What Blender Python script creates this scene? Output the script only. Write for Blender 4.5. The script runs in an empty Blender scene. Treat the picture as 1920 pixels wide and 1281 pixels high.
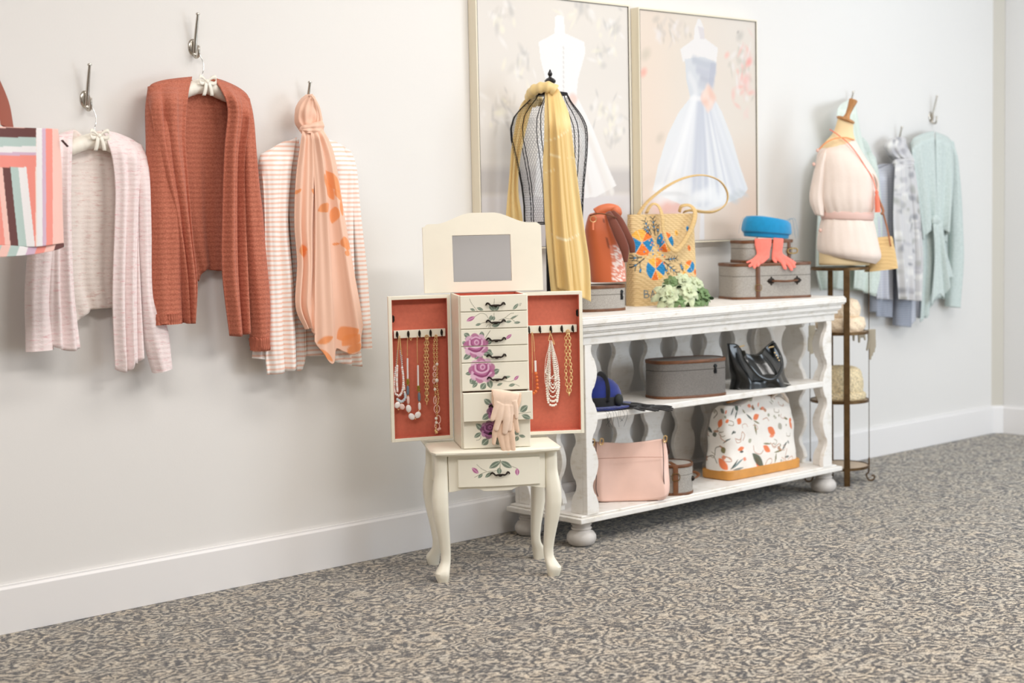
import bpy, bmesh, math, random
import numpy as np
from mathutils import Vector, Matrix

random.seed(7)
rng = np.random.default_rng(7)
scene = bpy.context.scene
COL = scene.collection
PI = math.pi

# ------------------------------------------------------------------ camera
CAM_F = 2946.93                      # focal length in pixels of the 1920 wide frame
CAM_C = np.array([0.0, -4.19373, 1.14846])
CAM_R = np.array([0.73562406, -0.67710372, -0.01969246])
CAM_U = np.array([0.06859898, 0.04554321, 0.99660423])
CAM_W = np.array([0.67390758, 0.73447693, -0.07995131])
cam_data = bpy.data.cameras.new('camera')
cam = bpy.data.objects.new('camera', cam_data)
COL.objects.link(cam)
cam.matrix_world = Matrix(((CAM_R[0], CAM_U[0], -CAM_W[0], CAM_C[0]),
                           (CAM_R[1], CAM_U[1], -CAM_W[1], CAM_C[1]),
                           (CAM_R[2], CAM_U[2], -CAM_W[2], CAM_C[2]),
                           (0, 0, 0, 1)))
cam_data.sensor_fit = 'HORIZONTAL'
cam_data.sensor_width = 36.0
cam_data.lens = CAM_F * 36.0 / 1920.0
cam_data.clip_start = 0.05
cam_data.dof.use_dof = True
cam_data.dof.focus_distance = 4.85
cam_data.dof.aperture_fstop = 2.6
scene.camera = cam

# ------------------------------------------------------------------ view + light
scene.view_settings.view_transform = 'Standard'
scene.view_settings.look = 'None'
scene.view_settings.gamma = 1.0
scene.view_settings.use_curve_mapping = False
scene.view_settings.exposure = 0.0

world = bpy.data.worlds.new('daylight')
scene.world = world
world.use_nodes = True
bg = world.node_tree.nodes['Background']
bg.inputs['Color'].default_value = (0.86, 0.92, 1.0, 1)
bg.inputs['Strength'].default_value = 0.55

def area_light(name, loc, target, sx, sy, power, color):
    d = bpy.data.lights.new(name, 'AREA')
    d.shape = 'RECTANGLE'; d.size = sx; d.size_y = sy
    d.energy = power; d.color = color
    o = bpy.data.objects.new(name, d); COL.objects.link(o)
    o.location = loc
    o.rotation_euler = (Vector(target) - Vector(loc)).to_track_quat('-Z', 'Y').to_euler()
    return o
area_light('ceiling_lamp_or_fill', (3.7, -1.35, 2.78), (3.7, -0.9, 0), 2.4, 0.35, 28, (1.0, 0.97, 0.93))
area_light('ceiling_lamp_or_fill', (0.6, -2.2, 2.78), (0.6, -1.9, 0), 2.4, 0.6, 58, (1.0, 0.955, 0.925))
area_light('ceiling_lamp_or_fill', (3.9, -3.3, 2.78), (3.9, -3.2, 0), 2.4, 0.6, 72, (1.0, 0.97, 0.94))  # unseen fill, added over the room centre to brighten the foreground carpet
area_light('ceiling_lamp_or_fill', (5.9, -1.3, 2.78), (7.0, -0.7, 0.8), 1.2, 0.5, 9, (0.86, 0.93, 1.0))  # unseen fill, placed and turned to brighten the right wall
area_light('ceiling_lamp_or_fill', (0.4, -6.7, 2.78), (0.4, -7.0, 0), 3.0, 0.6, 18, (1.0, 0.96, 0.92))  # unseen fill, added to brighten the wall reflected in the lid mirror
area_light('window_daylight', (6.1, -4.0, 1.15), (6.75, 0.0, 0.5), 2.2, 1.5, 64, (0.78, 0.89, 1.0))

# ------------------------------------------------------------------ pixel measurements to places in the room
def ray(px, py):
    return CAM_W + CAM_R * ((px - 960.0) / CAM_F) - CAM_U * ((py - 640.5) / CAM_F)
def W(px, py, Y=0.0):
    d = ray(px, py); t = (Y - CAM_C[1]) / d[1]
    return CAM_C + t * d
def F(px, py, Z=0.0):
    d = ray(px, py); t = (Z - CAM_C[2]) / d[2]
    return CAM_C + t * d
class Plane:
    """an upright plane through o whose horizontal direction is turned by ang from the wall; n looks into the room"""
    def __init__(self, o, ang=0.0):
        self.o = np.array(o, float)
        self.u = np.array([math.cos(ang), math.sin(ang), 0.0])
        self.n = np.array([self.u[1], -self.u[0], 0.0])
        self.ang = ang
    def pt(self, px, py, d=0.0):
        r = ray(px, py)
        t = ((self.o + self.n * d - CAM_C) @ self.n) / (r @ self.n)
        return CAM_C + t * r
    def loc(self, px, py, d=0.0):
        q = self.pt(px, py, d) - self.o
        return (q @ self.u, q[2])
    def at(self, u, d, z):
        q = self.o + self.u * u + self.n * d
        return np.array([q[0], q[1], self.o[2] + z])

# ------------------------------------------------------------------ materials
def lin(c):
    c = np.asarray(c, float) / 255.0
    return np.where(c <= 0.04045, c / 12.92, ((c + 0.055) / 1.055) ** 2.4)
def rgba(c):
    l = lin(c); return (float(l[0]), float(l[1]), float(l[2]), 1.0)
class NT:
    def __init__(self, name):
        self.m = bpy.data.materials.new(name); self.m.use_nodes = True
        self.t = self.m.node_tree; self.n = self.t.nodes; self.l = self.t.links
        self.b = self.n['Principled BSDF']
    def new(self, typ, **kw):
        x = self.n.new(typ)
        for k, v in kw.items():
            if k.startswith('_'): x.inputs[k[1:].replace('_', ' ')].default_value = v
            else: setattr(x, k, v)
        return x
    def link(self, a, b): self.l.new(a, b)
    def coord(self, scale=(1, 1, 1), which='Object'):
        tc = self.new('ShaderNodeTexCoord'); mp = self.new('ShaderNodeMapping')
        mp.inputs['Scale'].default_value = scale
        self.link(tc.outputs[which], mp.inputs['Vector'])
        return mp.outputs['Vector']
    def ramp(self, fac, stops, interp='LINEAR'):
        r = self.new('ShaderNodeValToRGB'); r.color_ramp.interpolation = interp
        els = r.color_ramp.elements
        while len(els) < len(stops): els.new(0.5)
        for e, (p, c) in zip(els, stops): e.position = p; e.color = c
        self.link(fac, r.inputs['Fac']); return r.outputs['Color']
    def noise(self, vec, scale, detail=4, rough=0.55, dist=0.0):
        x = self.new('ShaderNodeTexNoise'); x.inputs['Scale'].default_value = scale
        x.inputs['Detail'].default_value = detail; x.inputs['Roughness'].default_value = rough
        x.inputs['Distortion'].default_value = dist
        self.link(vec, x.inputs['Vector']); return x.outputs['Fac']
    def bump(self, h, strength, dist=0.002, prev=None):
        x = self.new('ShaderNodeBump'); x.inputs['Strength'].default_value = strength
        x.inputs['Distance'].default_value = dist
        self.link(h, x.inputs['Height'])
        if prev is not None: self.link(prev, x.inputs['Normal'])
        self.link(x.outputs['Normal'], self.b.inputs['Normal']); return x.outputs['Normal']

def mat(name, c, rough=0.6, metal=0.0, var=0.0, vscale=40.0, stretch=(1, 1, 1), bump=0.0, bscale=200.0, bdist=0.001,
        vc=False, alpha=1.0, sheen=0.0, coat=0.0, spec=0.5, sub=0.0, trans=0.0):
    k = NT(name); b = k.b
    b.inputs['Roughness'].default_value = rough; b.inputs['Metallic'].default_value = metal
    b.inputs['Specular IOR Level'].default_value = spec
    b.inputs['Base Color'].default_value = rgba(c)
    if sheen: b.inputs['Sheen Weight'].default_value = sheen
    if coat: b.inputs['Coat Weight'].default_value = coat; b.inputs['Coat Roughness'].default_value = 0.12
    if trans: b.inputs['Transmission Weight'].default_value = trans
    if alpha < 1: b.inputs['Alpha'].default_value = alpha
    src = None
    if vc:
        a = k.new('ShaderNodeAttribute'); a.attribute_name = 'Col'; src = a.outputs['Color']
        k.link(src, b.inputs['Base Color'])
    if var:
        v = k.coord(stretch); f = k.noise(v, vscale)
        l = np.array(rgba(c)[:3])
        if src is None:
            k.link(k.ramp(f, [(0.3, (*np.clip(l * (1 - var), 0, 1), 1)), (0.7, (*np.clip(l * (1 + var), 0, 1), 1))]), b.inputs['Base Color'])
    if bump:
        v = k.coord(stretch); k.bump(k.noise(v, bscale, 3), bump, bdist)
    return k.m

# ------------------------------------------------------------------ mesh builder (world coordinates unless local=True)
ROOTS = {}
def link(o): COL.objects.link(o); return o
def tag(o, label=None, cat=None, group=None, kind=None):
    if label: o['label'] = label
    if cat: o['category'] = cat
    if group: o['group'] = group
    if kind: o['kind'] = kind
    return o
def thing(name, label, cat, loc=(0, 0, 0), rot=0.0, group=None):
    o = link(bpy.data.objects.new(name, None))
    o.empty_display_size = 0.05
    o.location = loc; o.rotation_euler = (0, 0, rot)
    ROOTS[o.name] = Matrix.Translation(Vector(loc)) @ Matrix.Rotation(rot, 4, 'Z')
    return tag(o, label, cat, group)
def world_matrix(o):
    m = Matrix.Identity(4)
    while o is not None:
        if o.name in ROOTS: m = ROOTS[o.name] @ m
        o = o.parent
    return m
def copy_thing(o, loc, rot=None, label=None):
    c = link(o.copy()); c.location = loc
    if rot is not None: c.rotation_euler = (0, 0, rot)
    ROOTS[c.name] = Matrix.Translation(Vector(loc)) @ Matrix.Rotation(c.rotation_euler[2], 4, 'Z')
    if label: c['label'] = label
    def rec(src, dst):
        for ch in [x for x in bpy.data.objects if x.parent is src]:
            d = link(ch.copy()); d.parent = dst; rec(ch, d)
    rec(o, c); return c

def spline(P, n, closed=False):
    P = [np.array(p, float) for p in P]
    if len(P) == 2: return [P[0] + (P[1] - P[0]) * i / (n - 1) for i in range(n)]
    if closed: Q = [P[-1]] + P + [P[0], P[1]]
    else: Q = [2 * P[0] - P[1]] + P + [2 * P[-1] - P[-2]]
    seg = len(Q) - 3
    L = np.array([np.linalg.norm(Q[i + 2] - Q[i + 1]) for i in range(seg)]); cum = np.concatenate([[0], np.cumsum(L)])
    out = []
    cnt = n if closed else n - 1
    for k in range(n):
        s = cum[-1] * k / cnt
        i = min(int(np.searchsorted(cum, s, side='right')) - 1, seg - 1)
        t = (s - cum[i]) / max(L[i], 1e-9)
        a, b, c, d = Q[i], Q[i + 1], Q[i + 2], Q[i + 3]
        out.append(0.5 * ((2 * b) + (c - a) * t + (2 * a - 5 * b + 4 * c - d) * t * t + (3 * b - a - 3 * c + d) * t ** 3))
    return out

class MB:
    def __init__(self): self.v = []; self.f = []; self.m = []; self.c = None
    def add(self, vs, fs, mi=0):
        b = len(self.v); self.v += [tuple(map(float, p)) for p in vs]
        for f in fs: self.f.append(tuple(b + i for i in f)); self.m.append(mi)
        return b
    def box(self, x0, x1, y0, y1, z0, z1, mi=0, M=None):
        vs = [(x, y, z) for z in (z0, z1) for y in (y0, y1) for x in (x0, x1)]
        if M is not None: vs = [M @ Vector(p) for p in vs]
        self.add(vs, [(0, 2, 3, 1), (4, 5, 7, 6), (0, 1, 5, 4), (2, 6, 7, 3), (0, 4, 6, 2), (1, 3, 7, 5)], mi); return self
    def prism(self, poly, a0, a1, axis='y', mi=0, fn=None):
        """poly in the plane across axis: axis y -> (x,z), axis x -> (y,z), axis z -> (x,y)"""
        def P(p, a):
            if axis == 'y': q = (p[0], a, p[1])
            elif axis == 'x': q = (a, p[0], p[1])
            else: q = (p[0], p[1], a)
            return fn(q) if fn else q
        n = len(poly)
        vs = [P(p, a0) for p in poly] + [P(p, a1) for p in poly]
        fs = [tuple(range(n)), tuple(range(2 * n - 1, n - 1, -1))] + [(i, i + n, (i + 1) % n + n, (i + 1) % n) for i in range(n)]
        self.add(vs, fs, mi); return self
    def tube(self, pts, r, n=8, closed=False, flat=1.0, mi=0, up=None, caps=True):
        P = [np.array(p, float) for p in pts]; m = len(P)
        rr = r if hasattr(r, '__len__') else [r] * m
        T = []
        for i in range(m):
            a = P[(i - 1) % m] if (closed or i > 0) else P[i]; b = P[(i + 1) % m] if (closed or i < m - 1) else P[i]
            d = b - a; T.append(d / max(np.linalg.norm(d), 1e-9))
        nrm = np.array(up, float) if up is not None else (np.array([0, 0, 1.0]) if abs(T[0][2]) < 0.9 else np.array([1.0, 0, 0]))
        vs = []
        for i in range(m):
            if up is not None: nrm = np.array(up, float)
            nrm = nrm - T[i] * (nrm @ T[i]); nrm /= max(np.linalg.norm(nrm), 1e-9)
            bn = np.cross(T[i], nrm)
            for k in range(n):
                a = 2 * PI * k / n
                vs.append(P[i] + rr[i] * (math.cos(a) * nrm * flat + math.sin(a) * bn))
        fs = []
        for i in range(m if closed else m - 1):
            for k in range(n):
                j = (i + 1) % m
                fs.append((i * n + k, i * n + (k + 1) % n, j * n + (k + 1) % n, j * n + k))
        if not closed and caps: fs += [tuple(range(n - 1, -1, -1)), tuple((m - 1) * n + k for k in range(n))]
        self.add(vs, fs, mi); return self
    def lathe(self, prof, c=(0, 0, 0), n=24, sx=1.0, sy=1.0, rot=0.0, mi=0, caps=True, axis='z'):
        vs = []
        for (r, z) in prof:
            for k in range(n):
                a = 2 * PI * k / n; x, y = r * sx * math.cos(a), r * sy * math.sin(a)
                X, Y = x * math.cos(rot) - y * math.sin(rot), x * math.sin(rot) + y * math.cos(rot)
                if axis == 'z': vs.append((c[0] + X, c[1] + Y, c[2] + z))
                elif axis == 'y': vs.append((c[0] + X, c[1] + z, c[2] + Y))
                else: vs.append((c[0] + z, c[1] + X, c[2] + Y))
        m = len(prof); fs = [(i * n + k, i * n + (k + 1) % n, (i + 1) * n + (k + 1) % n, (i + 1) * n + k) for i in range(m - 1) for k in range(n)]
        if caps: fs += [tuple(range(n - 1, -1, -1)), tuple((m - 1) * n + k for k in range(n))]
        self.add(vs, fs, mi); return self
    def grid(self, G, mi=0, closed_u=False, closed_v=False):
        """G[i][j] points"""
        a, b = len(G), len(G[0]); vs = [p for row in G for p in row]; fs = []
        for i in range(a if closed_u else a - 1):
            for j in range(b if closed_v else b - 1):
                i2, j2 = (i + 1) % a, (j + 1) % b
                fs.append((i * b + j, i * b + j2, i2 * b + j2, i2 * b + j))
        self.add(vs, fs, mi); return self
    def loft(self, rings, mi=0, caps=True):
        n = len(rings[0]); self.grid(rings, mi, closed_v=True)
        b = len(self.v) - n * len(rings); m = len(rings)
        if caps:
            self.f.append(tuple(b + k for k in range(n - 1, -1, -1))); self.m.append(mi)
            self.f.append(tuple(b + (m - 1) * n + k for k in range(n))); self.m.append(mi)
        return self
    def ell(self, c, rx, ry, rz, nu=12, nv=8, mi=0, R=None):
        vs = []; c = np.array(c, float)
        pts = [(0, 0, -1)] + [(math.cos(2 * PI * k / nu) * math.cos(t), math.sin(2 * PI * k / nu) * math.cos(t), math.sin(t))
                              for t in [(-0.5 + (j + 1) / nv) * PI for j in range(nv - 1)] for k in range(nu)] + [(0, 0, 1)]
        for p in pts:
            q = np.array([p[0] * rx, p[1] * ry, p[2] * rz])
            if R is not None: q = np.array(R @ Vector(q))
            vs.append(c + q)
        fs = [(0, 1 + (k + 1) % nu, 1 + k) for k in range(nu)]
        for j in range(nv - 2):
            for k in range(nu):
                a = 1 + j * nu; fs.append((a + k, a + (k + 1) % nu, a + nu + (k + 1) % nu, a + nu + k))
        a = 1 + (nv - 2) * nu; fs += [(a + k, a + (k + 1) % nu, len(pts) - 1) for k in range(nu)]
        self.add(vs, fs, mi); return self
    def build(self, name, mats, parent=None, local=False, smooth=True, bevel=0.0, seg=2, solid=0.0, sub=0, angle=40, colors=None, recalc=True, soff=0.0):
        if not isinstance(mats, (list, tuple)): mats = [mats]
        me = bpy.data.meshes.new(name)
        V = np.array(self.v, float)
        if parent is not None and not local:
            M = np.array(world_matrix(parent).inverted())
            V = V @ M[:3, :3].T + M[:3, 3]
        me.from_pydata([tuple(p) for p in V], [], self.f)
        for m in mats: me.materials.append(m)
        me.polygons.foreach_set('material_index', self.m)
        if recalc:
            bm = bmesh.new(); bm.from_mesh(me); bmesh.ops.recalc_face_normals(bm, faces=bm.faces); bm.to_mesh(me); bm.free()
        me.polygons.foreach_set('use_smooth', [smooth] * len(me.polygons))
        cols = colors if colors is not None else self.c
        if cols is not None:
            a = me.color_attributes.new('Col', 'FLOAT_COLOR', 'POINT')
            arr = np.ones((len(V), 4), np.float32); arr[:, :3] = cols; a.data.foreach_set('color', arr.ravel())
        if smooth and not sub: me.set_sharp_from_angle(angle=math.radians(angle))
        o = link(bpy.data.objects.new(name, me))
        if parent is not None: o.parent = parent
        if sub:
            s = o.modifiers.new('subsurf', 'SUBSURF'); s.levels = sub; s.render_levels = sub
        if solid:
            s = o.modifiers.new('solid', 'SOLIDIFY'); s.thickness = solid; s.offset = soff
        if bevel:
            s = o.modifiers.new('bevel', 'BEVEL'); s.width = bevel; s.segments = seg; s.limit_method = 'ANGLE'; s.angle_limit = math.radians(35); s.harden_normals = False
        return o

# ------------------------------------------------------------------ painting of printed or hand painted patterns on vertices
class Paint:
    def __init__(self, u, v, base):
        self.u = np.asarray(u, float); self.v = np.asarray(v, float)
        self.c = np.tile(lin(base), (len(self.u), 1))
    def mix(self, a, col):
        a = np.clip(a, 0, 1)[:, None]; self.c = self.c * (1 - a) + lin(col)[None, :] * a
    def ell(self, cu, cv, ru, rv, col, rot=0.0, a=1.0, soft=0.25):
        du, dv = self.u - cu, self.v - cv; c, s = math.cos(rot), math.sin(rot)
        d = np.sqrt(((du * c + dv * s) / ru) ** 2 + ((-du * s + dv * c) / rv) ** 2)
        self.mix(a * np.clip((1 + soft - d) / max(2 * soft, 1e-6), 0, 1), col)
    def poly(self, pts, col, a=1.0):
        x, y = self.u, self.v; ins = np.zeros(len(x), bool); n = len(pts)
        for i in range(n):
            x0, y0 = pts[i][:2]; x1, y1 = pts[(i + 1) % n][:2]
            if y0 == y1: continue
            k = ((y0 > y) != (y1 > y)) & (x < (x1 - x0) * (y - y0) / (y1 - y0) + x0); ins ^= k
        self.mix(a * ins, col)
    def seg(self, p, q):
        p = np.array(p[:2], float); q = np.array(q[:2], float); d = q - p; L2 = max(d @ d, 1e-12)
        t = np.clip(((self.u - p[0]) * d[0] + (self.v - p[1]) * d[1]) / L2, 0, 1)
        return np.hypot(self.u - p[0] - t * d[0], self.v - p[1] - t * d[1]), t, math.sqrt(L2)
    def stroke(self, pts, w, col, a=1.0, n=24, soft=0.3):
        P = spline(pts, n) if len(pts) > 2 else [np.array(p, float) for p in pts]
        D = np.full(len(self.u), 1e9)
        for i in range(len(P) - 1):
            d, t, L = self.seg(P[i], P[i + 1]); D = np.minimum(D, d)
        self.mix(a * np.clip((w * (1 + soft) - D) / (2 * soft * w), 0, 1), col)
    def leaf(self, p, q, w, col, vein=None, a=1.0):
        d, t, L = self.seg(p, q)
        hw = w * np.sin(PI * np.clip(t, 0.0, 1)) ** 0.8
        m = np.clip((hw - d) / (w * 0.18) + 0.3, 0, 1) * (t > 0.0) * (t < 1.0)
        self.mix(a * m, col)
        if vein is not None: self.mix(a * m * (d < w * 0.14), vein)

_POLAR = {}
def polar(n, rx, ry, k=2.0):
    """superellipse outline with evenly spaced points"""
    key = (n, round(rx, 5), round(ry, 5), k)
    if key in _POLAR: return _POLAR[key]
    a = np.linspace(0, 2 * PI, 1441); c, sn = np.cos(a), np.sin(a)
    x = rx * np.sign(c) * np.abs(c) ** (2 / k); y = ry * np.sign(sn) * np.abs(sn) ** (2 / k)
    d = np.concatenate([[0], np.cumsum(np.hypot(np.diff(x), np.diff(y)))]); q = np.linspace(0, d[-1], n, endpoint=False)
    out = list(zip(np.interp(q, d, x), np.interp(q, d, y)))
    if len(_POLAR) < 400: _POLAR[key] = out
    return out
def smooth01(t): t = np.clip(t, 0, 1); return t * t * (3 - 2 * t)
# ================================================================== the room
def wall_mat(name, c):
    k = NT(name); k.b.inputs['Base Color'].default_value = rgba(c); k.b.inputs['Roughness'].default_value = 0.75
    k.bump(k.noise(k.coord(), 160, 3, 0.5), 0.12, 0.0012); return k.m
M_wall = wall_mat('wall_paint', (232, 229, 225))
M_base = mat('baseboard_paint', (240, 237, 235), rough=0.35)
M_ceil = mat('ceiling_paint', (235, 233, 230), rough=0.9)
def carpet():
    k = NT('carpet')
    v = k.coord()
    wn = k.new('ShaderNodeTexNoise'); wn.inputs['Scale'].default_value = 10.0; wn.inputs['Detail'].default_value = 2
    k.link(v, wn.inputs['Vector'])
    sub = k.new('ShaderNodeVectorMath', operation='SUBTRACT'); k.link(wn.outputs['Color'], sub.inputs[0]); sub.inputs[1].default_value = (0.5, 0.5, 0.5)
    sc = k.new('ShaderNodeVectorMath', operation='SCALE'); k.link(sub.outputs[0], sc.inputs[0]); sc.inputs['Scale'].default_value = 0.10
    ad = k.new('ShaderNodeVectorMath', operation='ADD'); k.link(v, ad.inputs[0]); k.link(sc.outputs[0], ad.inputs[1])
    vo = k.new('ShaderNodeTexVoronoi'); vo.inputs['Scale'].default_value = 11.0; k.link(ad.outputs[0], vo.inputs['Vector'])
    # scrolls: rings round each motif, broken by noise
    mu = k.new('ShaderNodeMath', operation='MULTIPLY'); k.link(vo.outputs['Distance'], mu.inputs[0]); mu.inputs[1].default_value = 27.0
    n1 = k.noise(ad.outputs[0], 36, 2, 0.5)
    m2 = k.new('ShaderNodeMath', operation='MULTIPLY_ADD'); k.link(n1, m2.inputs[0]); m2.inputs[1].default_value = 9.0; k.link(mu.outputs[0], m2.inputs[2])
    sn = k.new('ShaderNodeMath', operation='SINE'); k.link(m2.outputs[0], sn.inputs[0])
    n2 = k.noise(k.coord((0.72, 1.25, 1)), 80, 4, 0.72, 1.0)
    m3 = k.new('ShaderNodeMath', operation='MULTIPLY_ADD'); k.link(sn.outputs[0], m3.inputs[0]); m3.inputs[1].default_value = 0.085; k.link(n2, m3.inputs[2])
    n3 = k.noise(v, 300, 2, 0.6)
    m4 = k.new('ShaderNodeMath', operation='MULTIPLY_ADD'); k.link(n3, m4.inputs[0]); m4.inputs[1].default_value = 0.42; k.link(m3.outputs[0], m4.inputs[2])
    col = k.ramp(m4.outputs[0], [(0.57, rgba((50, 50, 53))), (0.685, rgba((88, 84, 80))), (0.755, rgba((176, 165, 148))), (0.90, rgba((216, 206, 188)))])
    # patches of warmer and greyer yarn
    n5 = k.noise(v, 14, 2, 0.5)
    tint = k.ramp(n5, [(0.35, (0.90, 0.92, 0.95, 1)), (0.65, (1.06, 1.0, 0.92, 1))])
    mm = k.new('ShaderNodeMix', data_type='RGBA', blend_type='MULTIPLY'); mm.inputs[0].default_value = 0.8; k.link(col, mm.inputs[6]); k.link(tint, mm.inputs[7])
    k.link(mm.outputs[2], k.b.inputs['Base Color']); k.b.inputs['Roughness'].default_value = 0.95; k.b.inputs['Specular IOR Level'].default_value = 0.1
    k.b.inputs['Sheen Weight'].default_value = 0.35; k.b.inputs['Sheen Roughness'].default_value = 0.5
    k.bump(n3, 0.8, 0.004)
    return k.m
M_carpet = carpet()
def struct(name, mb, m, **kw):
    o = mb.build(name, m, **kw); o['kind'] = 'structure'; return o
CX = 7.1376
struct('floor', MB().box(-4, 8, -7.5, 0.12, -0.1, 0.0), M_carpet)
struct('ceiling', MB().box(-4, 8, -7.5, 0.12, 2.9, 3.0), M_ceil)
struct('wall_back', MB().box(-4, CX, 0.0, 0.12, 0.0, 2.9), M_wall)
struct('wall_right', MB().prism([(CX + 0.05, 0.0), (CX + 0.05, -0.036), (CX + 0.045, -0.042), (CX + 0.045, -2.6), (CX + 0.2, -2.6), (CX + 0.2, 0.12), (CX + .05, 0.12)], 0.0, 2.9, 'z'), wall_mat('brightened_wall_paint', (246, 245, 244)))  # colour whiter than the other walls, in place of stronger light on it
struct('wall_left', MB().box(-4.12, -4, -7.5, 0.12, 0, 2.9), M_wall)
struct('wall_front', MB().box(-4, 3.0, -7.6, -7.5, 0, 2.9), M_wall)
def base_prof(t): return [(0, 0), (-0.016, 0), (-0.016, 0.128), (-0.010, 0.134), (-0.010, 0.140), (0, 0.140)]
struct('baseboard_back', MB().prism(base_prof(0), -4, CX, 'x'), M_base, bevel=0.0015)
b = MB()
pts = [(CX - 0.001, 0.0), (CX + 0.045, -0.043), (CX + 0.045, -2.6)]
for i in range(2):
    p, q = np.array(pts[i]), np.array(pts[i + 1]); d = (q - p) / np.linalg.norm(q - p); nn = np.array([-abs(d[1]), -abs(d[0])]); nn /= np.linalg.norm(nn)
    ring0 = [(p[0] - nn[0] * y, p[1] - nn[1] * y, z) for y, z in base_prof(0)]
    ring1 = [(q[0] - nn[0] * y, q[1] - nn[1] * y, z) for y, z in base_prof(0)]
    b.loft([ring0, ring1])
struct('baseboard_right', b, M_base)

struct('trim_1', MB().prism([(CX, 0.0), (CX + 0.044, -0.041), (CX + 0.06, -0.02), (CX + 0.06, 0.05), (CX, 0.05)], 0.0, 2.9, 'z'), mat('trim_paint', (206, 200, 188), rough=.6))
# ================================================================== white console with wavy slats
def white_wood():
    k = NT('distressed_white_paint')
    n = k.noise(k.coord((3, 3, 14)), 6, 6, 0.65); n2 = k.noise(k.coord(), 24, 4, 0.6)
    m = k.new('ShaderNodeMath', operation='ADD'); k.link(n, m.inputs[0]); k.link(n2, m.inputs[1])
    k.link(k.ramp(m.outputs[0], [(0.60, rgba((206, 192, 172))), (0.78, rgba((230, 224, 214))), (1.0, rgba((242, 238, 232)))]), k.b.inputs['Base Color'])
    k.b.inputs['Roughness'].default_value = 0.5; k.bump(n, 0.15, 0.001); return k.m
M_cons = white_wood()
M_bun = mat('grey_washed_paint', (214, 208, 202), rough=0.6, var=0.14, vscale=18, bump=0.2, bscale=60)
CXL, CXR, CYF, CYB = 3.7625, 5.2713, -0.4257, -0.045
cons = thing('console_table', 'long white distressed console with wavy slats and round bun feet against the wall', 'console table', (4.517, -0.235, 0))
def tier(z0, z1, name='shelf_board', inset=0.0, bev=0.003):
    MB().box(CXL + inset, CXR - inset, CYF + inset, CYB, z0, z1).build(name, M_cons, cons, bevel=bev)
MB().box(CXL, CXR, CYF, CYB, 0.0857, 0.104).box(CXL + 0.018, CXR - 0.018, CYF + 0.016, CYB, 0.104, 0.111).build('bottom_shelf', M_cons, cons, bevel=0.003)
MB().box(CXL + 0.045, CXR - 0.057, CYF + 0.0135, CYB - 0.004, 0.437, 0.459).build('middle_shelf', M_cons, cons, bevel=0.003)
tp = MB()
def slab(ov, z0, z1): tp.box(CXL + 0.035 - ov, CXR - 0.035 + ov, CYF + 0.012 - ov, CYB, z0, z1)
slab(0.000, 0.700, 0.728); slab(0.010, 0.728, 0.742); slab(0.016, 0.742, 0.748); slab(0.021, 0.748, 0.766); slab(0.030, 0.766, 0.772); slab(0.034, 0.772, 0.792); slab(0.030, 0.792, 0.798)
tp.build('top', M_cons, cons, bevel=0.004, seg=3)
def wave_half(z, z0, base, amp):
    """scalloped edge: round lobes with small shoulders between"""
    t = (z - z0) / 0.158; f = t - math.floor(t)
    s = math.sin(PI * f); return base + amp * (s ** 1.5) + 0.004 * (1 if 0.16 < f < 0.84 else 0)
ZL0, ZL1 = 0.111, 0.700
def slat_poly(c, base, amp, z0, left=True, right=True, flat=None):
    zs = np.linspace(ZL0, ZL1, 73); R = []; L = []
    for z in zs:
        w = wave_half(z, z0, base, amp)
        if z > ZL1 - 0.025 or z < ZL0 + 0.02: w = base + amp * 0.7
        R.append((c + (w if right else flat), z)); L.append((c - (w if left else flat), z))
    return R + L[::-1]
# back slats
XS = [W(px, 668, -0.06)[0] for px in (1163.5, 1219, 1281, 1333.5)]
step = (XS[-1] - XS[0]) / 3
for i in range(-1, 6):
    x = XS[0] + step * i
    MB().prism(slat_poly(x, 0.036, 0.024, 0.466), -0.070, -0.050).build('wavy_slat', M_cons, cons, bevel=0.002)
# corner posts: two boards at a right angle, each with one wavy edge
def corner(x, sx, y, sy):
    o = None
    a = MB(); zs = np.linspace(ZL0, ZL1, 73)
    P1 = [(x, ZL0)] + [(x + sx * (0.030 + wave_half(z, 0.208, 0.0, 0.025)), z) for z in zs] + [(x, ZL1)]
    a.prism(P1, y, y - sy * 0.020)
    P2 = [(y - sy * 0.020, ZL0)] + [(y - sy * (0.052 + wave_half(z, 0.208, 0.0, 0.025)), z) for z in zs] + [(y - sy * 0.020, ZL1)]
    a.prism(P2, x, x + sx * 0.022, 'x')
    a.build('corner_post', M_cons, cons, bevel=0.002)
corner(CXL + 0.043, 1, CYF + 0.012, -1); corner(CXR - 0.055, -1, CYF + 0.012, -1)
corner(CXL + 0.043, 1, CYB - 0.002, 1); corner(CXR - 0.055, -1, CYB - 0.002, 1)
for x in (CXL + 0.043, CXR - 0.077):
    MB().prism([(p[0], p[1]) for p in slat_poly(-0.235, 0.030, 0.024, 0.208)], x, x + 0.022, 'x').build('wavy_slat', M_cons, cons, bevel=0.002)
foot = [(0.0, 0.0), (0.034, 0.0), (0.045, 0.008), (0.052, 0.022), (0.051, 0.036), (0.043, 0.048), (0.033, 0.053), (0.031, 0.056), (0.036, 0.059), (0.036, 0.064), (0.031, 0.067), (0.033, 0.071), (0.037, 0.075), (0.032, 0.079), (0.036, 0.0857), (0, 0.0857)]
for x in (CXL + 0.055, CXR - 0.055):
    for y in (CYF + 0.055, CYB - 0.06):
        MB().lathe(foot, (x, y, 0), 32, caps=False).build('bun_foot', M_bun, cons)
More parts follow.
